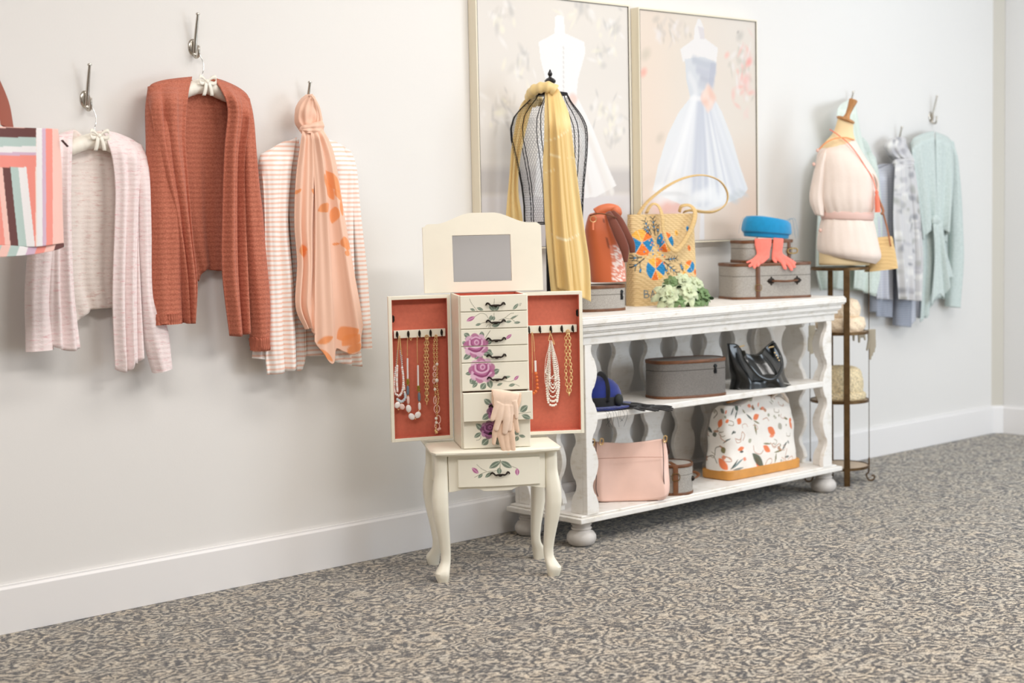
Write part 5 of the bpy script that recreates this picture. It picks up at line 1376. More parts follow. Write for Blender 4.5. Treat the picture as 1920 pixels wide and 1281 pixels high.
blackglove('black glove lying on the shelf in front of the train case, nearer the wall', (-.012, .030, .0))
blackglove('black glove with fingers reaching the front edge of the middle shelf', (.012, -.012, .001))

# pink handbag on the bottom shelf
M_pink = mat('blush_leather', (246, 206, 190), rough=.42, var=.04, vscale=12, bump=.12, bscale=350)
M_pipe = mat('dark_piping', (84, 58, 52), rough=.5)
pq = F(1178, 941, ZLo); pp = Plane((pq[0] + .018, pq[1] + .030, 0), math.radians(-40))
def z6(x, y): return (1080 + x / 3.558, 600 + y / 3.558)
t = thing('handbag', 'blush pink leather handbag with dark piping at the left end of the bottom shelf', 'handbag', (pp.o[0], pp.o[1], ZLo))
m, G = pillow(pp, [z6(*p) for p in ((128, 812), (200, 818), (330, 822), (440, 812), (565, 795), (596, 800))], [z6(*p) for p in ((112, 1180), (160, 1219), (350, 1218), (540, 1204), (600, 1180), (622, 1140))],
              [z6(*p) for p in ((128, 812), (108, 900), (98, 1040), (100, 1130), (112, 1180))], [z6(*p) for p in ((596, 800), (612, 900), (618, 1000), (624, 1080), (622, 1140))],
              lambda s, t_: .004 + .040 * smooth01(t_ * 1.1 + .08) * min(1, 9 * s * (1 - s)) ** .5 * (1 if t_ < .93 else max(.3, 1 - (t_ - .93) / .1)), lump=folds(1.1, 73, .003, .2), zmin=ZLo + .001)
m.build('body', M_pink, t, angle=180)
def p6(x, y, d=.046): return pp.pt(*z6(x, y), d)
for P in ([(135, 815, .012), (134, 900, .034), (136, 1050, .043), (135, 1140, .044), (160, 1205, .036)], [(575, 795, .012), (583, 900, .034), (585, 1050, .042), (592, 1110, .040), (606, 1140, .034), (560, 1195, .034)]):
    MB().tube(spline([p6(*q) for q in P], 40), .0016, 6).build('piping', M_pipe, t)
MB().tube(spline([p6(140, 926, .038), p6(250, 922, .047), p6(400, 916, .047), p6(578, 916, .036)], 40), .0011, 6).build('pocket_seam', mat('blush_seam', (205, 150, 132), rough=.5), t)
MB().tube(spline([p6(140, 1215, .03), p6(250, 1222, .04), p6(400, 1220, .04), p6(545, 1205, .03)], 30), .0018, 6).build('piping', M_pipe, t)
for x, y in ((112, 812), (170, 808), (594, 790)):
    MB().tube(spline([p6(x - 8, y + 22, .006), p6(x - 6, y - 14, .010), p6(x + 12, y - 12, .010), p6(x + 8, y + 22, .006)], 16, closed=True), .0024, 6, closed=True).build('ring', M_gold, t)
MB().tube(spline([p6(108, 815, .0), p6(102, 850, -.004), p6(108, 900, -.01)], 14), .004, 6, flat=.4).build('strap', M_pipe, t)
MB().tube(spline([p6(598, 795, .0), p6(610, 840, -.006), p6(600, 900, -.03), p6(400, 850, -.05), p6(160, 820, -.03), p6(110, 815, .0)], 40), .004, 6, flat=.4).build('strap', M_pipe, t)

# floral weekend bag
M_flor = scarf_mat('floral_canvas', 1.0, .75); M_tan = mat('tan_leather', (204, 142, 66), rough=.5, var=.12, vscale=14)
wx0, wx1, wy0, wy1 = 4.655, 5.112, -.346, -.190
t = thing('weekend_bag', 'white floral canvas weekend bag with tan base on the bottom shelf', 'travel bag', ((wx0 + wx1) / 2, (wy0 + wy1) / 2, ZLo))
wc = ((wx0 + wx1) / 2, (wy0 + wy1) / 2); Wd, Dd = wx1 - wx0, wy1 - wy0
R = [[(wc[0] + x, wc[1] + y, ZLo + z) for x, y in polar(80, Wd / 2 - s, Dd / 2 - s, 9)] for z, s in ((0, .006), (.003, .0), (.034, -.001), (.038, .002), (.037, .006))]
MB().loft(R).build('base', M_tan, t)
m = MB(); nn = 560; nz = 190; rng2 = np.random.default_rng(4)
shape = [(0.034, .492, .48), (.08, .487, .50), (.14, .470, .48), (.19, .474, .45), (.235, .470, .40), (.265, .455, .33), (.285, .43, .26), (.300, .39, .19)]
zs = [s[0] for s in shape]
for i in range(nz):
    z = .034 + .266 * i / (nz - 1); a = np.interp(z, zs, [s[1] for s in shape]) * Wd; b_ = np.interp(z, zs, [s[2] for s in shape]) * Dd; v = (z - .034) / .266
    ring = []
    for x, y in polar(nn, 1, 1, 4.5):
        f = 1 + v * (.030 * math.sin(9 * x + 4 * v + 1) + .025 * math.sin(17 * x - 7 * v) + .03 * math.sin(5 * y + 3 * v)) + .010 * math.sin(23 * x + 20 * v)
        zz_ = z - .030 * v ** 2 * (x < -.2) * (abs(x) - .2) + .010 * math.sin(5 * x + 1) * v
        zz_ = min(zz_, .318)
        ring.append((wc[0] + x * a * (1 + .018 * math.sin(13 * v + 1)), wc[1] + y * b_ * f, ZLo + zz_))
    m.loft if False else ring
    m.c = None; m.__dict__.setdefault('_r', []).append(ring)
m.loft(m._r)
V = np.array(m.v)
uu = V[:, 0] - np.clip(V[:, 1] - (wy0 + .03), 0, 1) * np.where(V[:, 0] < wc[0], 1.0, -1.0)
pt = Paint(uu, V[:, 2], (246, 240, 232))
front = V[:, 1] < wc[1]; side = np.abs(V[:, 0] - wc[0]) > Wd * .44
wpl = Plane((wc[0], wy0 + .012, 0), 0)
def zf(x, y): q = wpl.pt(1300 + x / 7.118, 740 + y / 7.118); return (q[0], q[2])
ORN, OLV, DGN, TAN_, GRL = (238, 120, 58), (120, 112, 62), (58, 70, 62), (168, 104, 48), (176, 172, 156)
def fl(p, q, w, c, a=.95): pt.leaf(zf(*p), zf(*q), w * (1.45 if w > .0045 else 1.15), c, a=a)
for p, q, w in (((800, 330), (890, 270), .008), ((610, 400), (660, 320), .008), ((400, 470), (440, 350), .008), ((980, 440), (1070, 520), .011), ((900, 680), (995, 760), .009), ((800, 830), (870, 1000), .008), ((400, 880), (490, 1010), .012), ((580, 740), (660, 705), .006), ((1285, 350), (1320, 460), .008), ((1285, 345), (1330, 335), .006), ((480, 385), (525, 345), .005)): fl(p, q, w, ORN)
for p, q, w, c in (((745, 260), (790, 345), .0035, DGN), ((810, 380), (830, 540), .0045, OLV), ((800, 345), (880, 390), .003, OLV), ((755, 780), (915, 960), .012, (74, 82, 58)), ((1075, 770), (1065, 910), .004, OLV), ((1040, 770), (1160, 740), .003, OLV), ((1150, 745), (1225, 620), .004, DGN), ((900, 650), (1010, 655), .003, OLV), ((440, 720), (470, 800), .009, OLV), ((510, 1005), (640, 850), .004, (120, 140, 140)), ((510, 1005), (585, 860), .003, DGN), ((530, 1010), (655, 970), .004, (130, 140, 136)),
                   ((530, 540), (560, 480), .0028, DGN), ((450, 670), (520, 590), .003, DGN), ((620, 150), (645, 230), .007, (52, 80, 60)), ((550, 290), (600, 180), .003, DGN), ((600, 330), (640, 220), .003, DGN), ((240, 440), (290, 240), .003, DGN), ((260, 480), (330, 560), .005, DGN), ((330, 590), (380, 560), .007, (86, 90, 76)), ((190, 500), (230, 450), .006, OLV), ((1120, 380), (1160, 460), .009, GRL), ((1210, 310), (1270, 330), .004, OLV), ((600, 765), (650, 755), .004, DGN)): fl(p, q, w, c)
for c, r in (((200, 620), 60), ((180, 760), 60), ((200, 940), 60)):
    for k in range(5):
        a = -2.2 + k * .6; fl(c, (c[0] + r * 1.4 * math.cos(a), c[1] - r * 1.2 * math.sin(a) - 20), .006, TAN_, .9)
LN = (196, 150, 124)
for P in ([(780, 680), (790, 760), (860, 790), (900, 740)], [(930, 960), (960, 870), (1010, 850), (1020, 900), (960, 960)], [(560, 590), (620, 600), (650, 500), (680, 540), (650, 610)], [(1220, 720), (1200, 830), (1230, 920)], [(1240, 860), (1300, 820), (1320, 880)], [(360, 850), (370, 760), (420, 720)], [(280, 900), (340, 870), (380, 950)], [(420, 560), (430, 610), (480, 640)], [(930, 330), (980, 310), (1010, 350)], [(1000, 640), (1050, 690), (1120, 650)], [(240, 260), (330, 230), (390, 280), (350, 360)]):
    pt.stroke([zf(*p) for p in P], .0019, LN if P[0][0] > 400 else (120, 110, 92), .9)
r0 = np.random.default_rng(77)
for i in range(44):
    x, y = (r0.uniform(150, 1400), r0.uniform(220, 1000)) if i < 24 else (r0.uniform(200, 1200), r0.uniform(60, 240)); a = r0.uniform(0, 6.28); L = r0.uniform(30, 70)
    fl((x, y), (x + L * math.cos(a), y + L * math.sin(a)), r0.uniform(.003, .006), [OLV, ORN, TAN_, GRL, DGN, (150, 150, 120)][i % 6], .8)
for i in range(26):
    x, y = r0.uniform(150, 1380), r0.uniform(120, 1000); a = r0.uniform(0, 6.28)
    P = [(x, y), (x + 40 * math.cos(a), y + 40 * math.sin(a)), (x + 70 * math.cos(a + .7), y + 70 * math.sin(a + .7)), (x + 60 * math.cos(a + 1.3), y + 60 * math.sin(a + 1.3))]
    pt.stroke([zf(*q) for q in P], .0016, [(190, 140, 110), (150, 136, 112), (206, 170, 150)][i % 3], .85)
pt.stroke([zf(*p) for p in ((340, 200), (260, 310), (232, 430))], .0022, (52, 60, 56))
m.build('body', M_flor, t, colors=pt.c, angle=180)
m = MB().tube(spline([np.array([wc[0] - .16, wc[1] - .012, ZLo + .296]), np.array([wc[0] - .02, wc[1] - .020, ZLo + .312]), np.array([wc[0] + .13, wc[1] - .014, ZLo + .300])], 24), .010, 8, flat=.5); m.build('top_band', mat('tan_canvas_band', (170, 120, 74), rough=.6), t, angle=180)
for sy in (-1, 1):
    P = [np.array([wc[0] + .08, wc[1] + sy * .022 - .01, ZLo + .290]), np.array([wc[0] + .125, wc[1] + sy * .030 - .014, ZLo + .312]), np.array([wc[0] + .165, wc[1] + sy * .030 - .014, ZLo + .285]), np.array([wc[0] + .185, wc[1] + sy * .022 - .012, ZLo + .262])]
    mm_ = MB().tube(spline(P, 24), .010, 8, flat=.4); mm_.build('handle', M_flor, t, angle=180, colors=np.tile(lin((240, 226, 212)), (len(mm_.v), 1)))
# ================================================================== round tiered stand with the dressed bust
M_bron = mat('antique_bronze', (104, 80, 52), rough=.4, metal=.85, var=.25, vscale=40)
M_tierw = mat('pale_wood', (190, 168, 142), rough=.5, var=.1, vscale=20, stretch=(1, 8, 1))
scx, scy, SR = 5.452, -0.282, 0.121
def szv(py): return F(1588, py, 0)[2]
sp = Plane((scx, scy, 0), FACE)
def sz(py): return sp.pt(1588, py)[2]
ZS = [sz(872), sz(749), sz(622), sz(502)]
stand = thing('tiered_stand', 'round four-tier bronze stand with scrolled feet beside the white console', 'display stand', (scx, scy, 0))
for i, z in enumerate(ZS):
    m = MB().lathe([(SR - .004, z - .008), (SR, z - .007), (SR, z + .004), (SR - .003, z + .004), (SR - .003, z - .001), (SR - .006, z - .001)], (scx, scy, 0), 56, caps=False)
    m.build('tier_rim', M_bron, stand)
    MB().lathe([(0, z - .004), (SR - .004, z - .004), (SR - .004, z + .001), (0, z + .001)], (scx, scy, 0), 56, caps=False).build('tier_board', M_tierw if i < 3 else M_bron, stand)
for s, w in ((1, .0125), (-1, .011)):
    q = np.array([scx, scy, 0]) + sp.n * s * (SR + .004) + sp.u * (.004 if s > 0 else -.012)
    m = MB(); n_, u_ = sp.n, sp.u
    vs = [q + u_ * a * w + n_ * b_ * .004 + np.array([0, 0, z]) for z in (0.0, ZS[3] - .006) for b_ in (-1, 1) for a in (-1, 1)]
    m.add(vs, [(0, 2, 3, 1), (4, 5, 7, 6), (0, 1, 5, 4), (2, 6, 7, 3), (0, 4, 6, 2), (1, 3, 7, 5)]); m.build('post', M_bron, stand, bevel=.001)
for s in (-1, 1):
    b_ = np.array([scx, scy, 0]) + sp.u * s * (SR + .003)
    P = [b_ + np.array([0, 0, ZS[3] - .004]), b_ + np.array([0, 0, ZS[0] - .03])]
    MB().tube(P, .0016, 6).build('side_rod', M_bron, stand)
    o = sp.u * s
    P = spline([b_ + np.array([0, 0, ZS[0] + .03]), b_ - o * .002 + np.array([0, 0, ZS[0] - .03]), b_ - o * .012 + np.array([0, 0, .030]), b_ - o * .004 + np.array([0, 0, .008]), b_ + o * .012 + np.array([0, 0, .004]), b_ + o * .022 + np.array([0, 0, .012]), b_ + o * .020 + np.array([0, 0, .024]), b_ + o * .010 + np.array([0, 0, .022])], 40)
    MB().tube(P, .0034, 8).build('scroll_foot', M_bron, stand)

# dressed bust on the top tier
M_bust = mat('cream_linen', (240, 214, 168), rough=.8, bump=.15, bscale=500); M_neckw = mat('honey_wood', (188, 134, 82), rough=.45, var=.15, vscale=16, stretch=(6, 6, 1))
bustP = Plane((scx, scy, 0), FACE)
ZTOP = ZS[3] + .006
bust = thing('mannequin_bust', 'cream mannequin bust with turned wooden neck knob on the tiered stand', 'mannequin', (scx, scy, ZTOP))
def bl(px): return [np.array(p, float) for p in px]
bL = bl([(1571, 222), (1566, 240), (1560, 252), (1545, 270), (1536, 300), (1536, 345), (1542, 390), (1542, 410), (1537, 450), (1536, 497)])
bR = bl([(1600, 230), (1600, 250), (1606, 268), (1624, 305), (1634, 345), (1634, 380), (1630, 405), (1632, 425), (1638, 460), (1630, 497)])
for arr, last in ((bL, ZTOP), (bR, ZTOP)): pass
R = outline_loft(bustP, bL, bR, 60, 44, .66, 2.2)
zmin = np.min([p[2] for p in R[-1]]); R = [[p if p[2] > ZTOP else np.array([p[0], p[1], ZTOP]) for p in r] for r in R]
MB().loft(R).build('torso', M_bust, bust, angle=180)
a_, b_ = bustP.pt(1570, 219), bustP.pt(1601, 231); c_ = (a_ + b_) / 2; ax = bustP.pt(1603, 186) - bustP.pt(1588, 224); ax /= np.linalg.norm(ax); rw_ = np.linalg.norm(b_ - a_) / 2
def axis_lathe(c, ax, prof, n=28):
    e1 = np.cross(ax, (0, 1.0, 0)); e1 /= np.linalg.norm(e1); e2 = np.cross(ax, e1)
    return [[c + ax * z + r * (e1 * math.cos(2 * PI * k / n) + e2 * math.sin(2 * PI * k / n)) for k in range(n)] for r, z in prof]
ax2 = np.array([b_[0] - a_[0], b_[1] - a_[1], b_[2] - a_[2]]); ax2 /= np.linalg.norm(ax2); nrm = np.cross(ax2, bustP.n); nrm = nrm if nrm[2] > 0 else -nrm
MB().loft(axis_lathe(c_, nrm, [(rw_ * .9, -.006), (rw_ * 1.05, -.003), (rw_ * 1.05, .003), (rw_ * .9, .006)])).build('neck_cap', M_neckw, bust)
MB().loft(axis_lathe(c_ + nrm * .005, ax, [(.018, 0), (.012, .012), (.0105, .022), (.013, .05), (.018, .078), (.0185, .082), (.015, .085), (.006, .086)])).build('neck_knob', M_neckw, bust)
# blouse
M_blou = mat('sheer_pink_chiffon', (247, 229, 216), rough=.6, sheen=.3, alpha=.92, bump=.3, bscale=90, bdist=.002, var=.03, vscale=14)
blouse = thing('blouse', 'pale pink blouse with gathered waist worn by the mannequin bust', 'blouse', tuple(bustP.pt(1590, 480)))
def cloth_loft(L, R, nt, n, ratio, amp, seed, k=2.2, ampt=lambda t: 1.0):
    r0 = np.random.default_rng(seed); ph = r0.uniform(0, 6.28, 6); rings = outline_loft(bustP, bl(L), bl(R), nt, n, ratio, k); out = []
    for i, ring in enumerate(rings):
        t_ = i / (nt - 1); c = sum(ring) / len(ring); o = []
        for q, p in enumerate(ring):
            a = 2 * PI * q / n; f = 1 + amp * ampt(t_) * (math.sin(14 * a + ph[0] + 2 * t_) * .5 + math.sin(23 * a + ph[1] - 3 * t_) * .35 + math.sin(6 * a + ph[2] + 4 * t_) * .5)
            o.append(c + (p - c) * np.array([f, f, 1]) + np.array([0, 0, .0]))
        out.append(o)
    m = MB(); m.grid(out, closed_v=True); return m
cloth_loft([(1560, 262), (1546, 275), (1533, 290), (1530, 330), (1530, 372), (1540, 398), (1543, 404)], [(1604, 264), (1618, 290), (1640, 325), (1643, 350), (1642, 385), (1638, 398), (1634, 407)], 60, 120, .72, .017, 81, ampt=lambda t: .35 + 1.8 * t ** 3).build('bodice', M_blou, blouse, solid=.0015, angle=180)
cloth_loft([(1543, 407), (1537, 425), (1533, 450), (1534, 470), (1544, 479)], [(1634, 409), (1640, 430), (1647, 460), (1651, 482), (1641, 495)], 40, 120, .74, .014, 85, ampt=lambda t: .6 + 1.2 * (1 - t) ** 3).build('peplum', M_blou, blouse, solid=.0015, angle=180)
m = MB()
wa = outline_loft(bustP, bl([(1541, 396), (1541, 411)]), bl([(1637, 399), (1636, 414)]), 6, 100, .74, 2.2)
m.grid([[p + (p - sum(r) / len(r)) * np.array([.03, .03, 0]) * math.sin(PI * i / 5) for p in r] for i, r in enumerate(wa)], closed_v=True); m.build('waist_sash', mat('rose_satin', (226, 190, 178), rough=.5), blouse, solid=.002, angle=180)
# ruffled sleeve on the left side, rolled cuff on the right
MB().loft(sleeve(bustP, [(1545, 281), (1533, 300), (1522, 340), (1518, 376), (1528, 402)], [(1549, 281), (1548, 304), (1546, 340), (1545, 380), (1544, 406)], .030, .030, nt=40, seed=12, rough=.10, k=7)).build('sleeve', M_blou, blouse, angle=180)
MB().tube(spline([bustP.pt(1632, 322, .05), bustP.pt(1642, 332, .055), bustP.pt(1646, 350, .04), bustP.pt(1642, 372, .03)], 20), [.007] * 20, 10, flat=.8).build('rolled_cuff', M_blou, blouse, angle=180)
for x, y in ((1533, 282), (1526, 308), (1538, 432)): MB().ell(bustP.pt(x, y, .045), .008, .006, .008, 12, 8).build('fabric_rosette', mat('rose_trim', (232, 188, 172), rough=.6, bump=.5, bscale=200), blouse)
# coral cord with a tassel
M_cord = mat('coral_cord', (250, 134, 106), rough=.7)
neck = thing('tassel_necklace', 'coral cord necklace with an orange tassel on the mannequin bust', 'necklace', tuple(bustP.pt(1645, 380, .05)))
MB().tube(spline([bustP.pt(1556, 243, .02), bustP.pt(1570, 252, .045), bustP.pt(1590, 268, .062), bustP.pt(1608, 290, .068), bustP.pt(1622, 312, .070), bustP.pt(1636, 334, .070), bustP.pt(1643, 358, .072)], 40), .0022, 8).build('cord', M_cord, neck)
MB().tube(spline([bustP.pt(1601, 262, .03), bustP.pt(1585, 258, .055), bustP.pt(1565, 260, .062), bustP.pt(1548, 268, .058), bustP.pt(1536, 280, .045)], 24), .0030, 8).build('cord', mat('orange_cord', (252, 168, 110), rough=.7), neck)
q0, q1 = bustP.pt(1643.5, 357, .072), bustP.pt(1646, 398, .072)
MB().tube(spline([q0, q0 * .75 + q1 * .25, q1], 16), list(np.interp(np.linspace(0, 1, 16), [0, .12, .2, .3, 1], [.004, .0085, .006, .009, .0115])), 14).build('tassel', M_cord, neck)
# wicker purse hanging on its strap behind the bust
M_wick = straw('pale_wicker', False, (226, 190, 132))
pz_ = Plane((scx, scy, 0), FACE)
purse = thing('wicker_purse', 'small pale wicker purse with brown strap hanging beside the mannequin bust', 'purse', tuple(pz_.pt(1655, 508, -.03)))
m = MB().loft(outline_loft(Plane(pz_.at(0, -.035, 0) * np.array([1, 1, 0]), FACE), [(1632, 452), (1628, 480), (1622, 510)], [(1672, 447), (1678, 475), (1682, 503)], 24, 40, .55, 5))
m.build('body', M_wick, purse, angle=50)
m = MB().loft(outline_loft(Plane(pz_.at(0, -.035, 0) * np.array([1, 1, 0]), FACE), [(1631, 447), (1631, 452), (1631, 458)], [(1671, 443), (1673, 448), (1674, 455)], 8, 40, .58, 5)); m.build('lid', M_wick, purse, angle=50)
M_tans = mat('tan_strap', (176, 118, 84), rough=.5)
def pstrap(P): MB().tube(spline([pz_.pt(x, y, d) for x, y, d in P], 24), .0042, 8, flat=.4).build('strap', M_tans, purse, angle=180)
pstrap([(1652, 384, .0), (1657, 404, .0), (1664, 430, .0), (1670, 462, .002)])
pstrap([(1652, 384, .0), (1640, 350, -.02), (1622, 310, -.03), (1600, 272, -.045), (1580, 258, -.05)])
m = MB().tube(spline([pz_.pt(1651, 382, .002), pz_.pt(1656, 396, .004), pz_.pt(1652, 402, .004)], 10), .006, 8); m.build('strap_knot', M_tans, purse, angle=180)
# hats on the tiers
def ruffle_hat(name, label, c, parts, M, seed, amp, fine):
    """rolls of gathered material: rings whose radius is rippled all round"""
    t = thing(name, label, 'hat', tuple(c)); r0 = np.random.default_rng(seed)
    for nm, prof in parts:
        n = 150; rings = []; P = spline([(r, z, 0) for r, z in prof], 34)
        for i, p in enumerate(P):
            ring = []; ph = r0.uniform(-.5, .5, 4)
            for k in range(n):
                a = 2 * PI * k / n
                f = amp * (math.sin(fine * a + ph[0] + 2.2 * math.sin(i * .9)) * .6 + math.sin(fine * 1.7 * a + ph[1] * 3 + i) * .5 + math.sin(fine * .37 * a + i * .6) * .5 + r0.uniform(-.4, .4))
                ring.append((c[0] + (p[0] + f) * math.cos(a), c[1] + (p[0] + f) * math.sin(a), c[2] + max(.0005, p[1] + .5 * f)))
            rings.append(ring)
        MB().loft(rings).build(nm, M, t, angle=180)
    return t
M_crm = mat('cream_feather', (250, 226, 196), rough=.8, var=.08, vscale=90, sheen=.2, bump=.8, bscale=160, bdist=.004); M_crm2 = mat('gold_cream_weave', (226, 206, 168), rough=.5, var=.35, vscale=120, bump=.8, bscale=220, bdist=.004)
ruffle_hat('hat', 'cream ruffled hat made of two stacked rolls on the upper tier', (scx - .004, scy - .008, ZS[2] + .0015), [('lower_roll', [(.088, .002), (.100, .018), (.100, .044), (.088, .060), (.05, .062)]), ('crown', [(.070, .060), (.080, .074), (.078, .112), (.062, .132), (.030, .140), (.006, .141)])], M_crm, 31, .0026, 30)
ruffle_hat('hat', 'textured gold and cream cloche hat on the middle tier of the stand', (scx, scy - .006, ZS[1] + .0015), [('brim', [(.096, .002), (.103, .010), (.102, .026), (.092, .034)]), ('crown', [(.090, .030), (.092, .055), (.090, .090), (.080, .122), (.058, .136), (.025, .142), (.005, .143)])], M_crm2, 33, .0016, 40)
# taupe gloves hanging over the rim of the second tier
M_tau = mat('taupe_suede', (168, 158, 140), rough=.9, sheen=.2)
M_tau2 = mat('sand_suede', (196, 186, 166), rough=.9, sheen=.2)
gq = Plane((scx, scy, 0), FACE)
def gs_(x, y, d): return gq.pt(1480 + x / 8.006, 540 + y / 8.006, d)
def rs(w): return w / 8.006 / 449 / 2
def rimd(x):
    u_ = (gq.pt(1480 + x / 8.006, 625) - gq.o) @ gq.u; return math.sqrt(max(SR ** 2 - u_ ** 2, 0)) + .004
def hang_glove(label, M, cx, top, palm, tips, back=-1, g=None, pw=130):
    d = -rimd(cx) - .006 if back < 0 else rimd(cx) + .006
    parts = [([gs_(cx, top, d), gs_(cx, (top + palm) / 2, d), gs_(cx, palm + 30, d)], [rs(pw), rs(pw), rs(pw * .96)], .22)]
    for (x0, x, y, w) in tips: parts.append(([gs_(x0, palm - 20, d), gs_((x0 + x) / 2, (palm + y) / 2, d), gs_(x, y, d)], [rs(w), rs(w), rs(w * .8)]))
    return glove('glove', label, M, parts, tuple(gs_(cx, palm, d)), g, voxel=.002, nrm=gq.n)
hang_glove('taupe glove hanging longest from the right rim of the second tier', M_tau, 1235, 620, 800, [(1195, 1165, 930, 44), (1225, 1215, 1065, 48), (1255, 1240, 1010, 46), (1275, 1270, 960, 40), (1285, 1290, 890, 34)], 1, 'taupe gloves on the stand')
hang_glove('taupe glove with only its finger ends showing below the second tier', M_tau, 1040, 600, 640, [(965, 965, 785, 46), (1045, 1048, 810, 50), (1110, 1135, 775, 42), (1085, 1090, 740, 40)], -1, 'taupe gloves on the stand', 170)
hang_glove('sand coloured glove draped over the left rim of the second tier', M_tau2, 340, 560, 760, [(300, 290, 940, 46), (330, 320, 985, 46), (360, 352, 975, 46), (385, 380, 930, 40)], 1, 'taupe gloves on the stand', 110)

# ================================================================== clothes on the wall beyond the stand
M_mint = knit('mint_knit', (190, 202, 197), (212, 221, 217), vscale=120, lo=.3, hi=.7, bump=.3)
M_mint2 = knit('pale_mint_knit', (200, 212, 202), (222, 230, 223), vscale=120, lo=.3, hi=.7, bump=.3)
M_bgrey = striped('blue_grey_knit', (206, 207, 214), (195, 198, 208), .012)
M_dgrey = striped('slate_stripe', (164, 168, 179), (144, 150, 163), .010)
def z7(x, y): return (1620 + x / 3.05, 220 + y / 3.05)
def Z7(P): return [z7(*p) for p in P]
mc = cardigan('mint green cardigan knotted at the waist, last garment before the corner', (1755, 590), M_mint, M_mint, [
    ('sheet', dict(name='back', L=Z7([(300, 130), (300, 400), (330, 800), (345, 1150)]), R=Z7([(490, 140), (520, 400), (540, 800), (530, 1080)]), depth=.035, fold=folds(2.2, 91, .005), d0=.04, bot=Z7([(345, 1150), (400, 1050), (470, 1040), (530, 1080)]))),
    ('sheet', dict(name='front_panel', L=Z7([(268, 150), (285, 300), (325, 600), (335, 700)]), R=Z7([(404, 80), (412, 250), (414, 420), (418, 560)]), top=Z7([(268, 150), (285, 118), (340, 92), (400, 78)]), bot=Z7([(335, 700), (370, 640), (412, 590)]), depth=.095, fold=folds(2.0, 92, .014), bulge=.012, d0=.055)),
    ('sheet', dict(name='front_panel', L=Z7([(408, 84), (410, 250), (414, 420), (418, 560)]), R=Z7([(505, 160), (512, 300), (500, 500), (470, 720)]), top=Z7([(408, 84), (450, 100), (488, 122), (505, 160)]), bot=Z7([(418, 590), (440, 640), (470, 720)]), depth=.095, fold=folds(2.0, 93, .014), bulge=.012, d0=.055)),
    ('sheet', dict(name='front_panel', L=Z7([(330, 680), (338, 850), (330, 1000), (322, 1172)]), R=Z7([(400, 600), (408, 740), (395, 900), (372, 1110)]), depth=.085, fold=folds(1.6, 94, .010), d0=.085, rise=.05)),
    ('sleeve', dict(name='sleeve', L=Z7([(270, 150), (286, 300), (318, 560), (332, 800), (322, 1150)]), R=Z7([(300, 140), (330, 300), (360, 600), (372, 900), (350, 1140)]), depth=.060, th=.026, seed=95, top_d=.05)),
    ('sleeve', dict(name='sleeve', L=Z7([(480, 130), (490, 300), (500, 600), (500, 850), (480, 1080)]), R=Z7([(508, 150), (522, 280), (545, 500), (556, 800), (540, 1090)]), depth=.060, th=.032, seed=96, top_d=.05)),
    ('sheet', dict(name='tied_end', L=Z7([(395, 600), (405, 760), (400, 900), (385, 1075)]), R=Z7([(445, 590), (470, 760), (500, 870), (512, 915)]), depth=.125, fold=folds(2.4, 97, .012), d0=.11, rise=.05, bot=Z7([(385, 1075), (430, 1010), (460, 1040), (480, 930), (512, 915)]))),
])
knot('waist_knot', M_mint, mc, z7(405, 590), .110, .030, .026, 9, (190, 212, 206))
gsf = thing('scarf', 'grey and white floral scarf knotted on the hook beside the mint cardigan', 'scarf', tuple(W(1704, 560, -.12)))
def gpaint2(pt):
    r0 = np.random.default_rng(17)
    for i in range(170): pt.ell(r0.uniform(1660, 1735), r0.uniform(250, 570), r0.uniform(2, 6), r0.uniform(2, 9), [(150, 150, 156), (190, 188, 192), (236, 234, 230), (172, 172, 166), (214, 212, 208)][i % 5], r0.uniform(0, 3), .85, .5)
M_gfl = scarf_mat('grey_floral_chiffon', .96)
GF = (212, 210, 210)
px_sheet('scarf_tail', M_gfl, gsf, gpaint2, base=GF, L=Z7([(180, 250), (172, 400), (168, 600), (185, 850), (198, 1040)]), R=Z7([(250, 240), (265, 400), (285, 600), (292, 850), (290, 1050)]), depth=.135, fold=folds(2.0, 101, .012), bulge=.01, d0=.12, rise=.05, nt=150, ns=64)
px_sheet('scarf_tail', M_gfl, gsf, gpaint2, base=GF, L=Z7([(235, 240), (250, 400), (270, 600), (280, 850), (280, 1050)]), R=Z7([(282, 250), (305, 400), (322, 600), (335, 800), (328, 1050)]), depth=.120, fold=folds(1.8, 103, .012), bulge=.01, d0=.12, rise=.05, nt=150, ns=64)
gathered('gathered_loop', M_gfl, gsf, Z7([(190, 112), (150, 132), (130, 170), (150, 215), (196, 252)]), Z7([(208, 112), (226, 150), (246, 190), (264, 225), (266, 254)]), .075, .034, 4, GF, gpaint2)
gathered('knot', M_gfl, gsf, Z7([(180, 240), (172, 262), (182, 285)]), Z7([(276, 232), (284, 258), (270, 285)]), .118, .022, 9, GF, gpaint2, k=7)
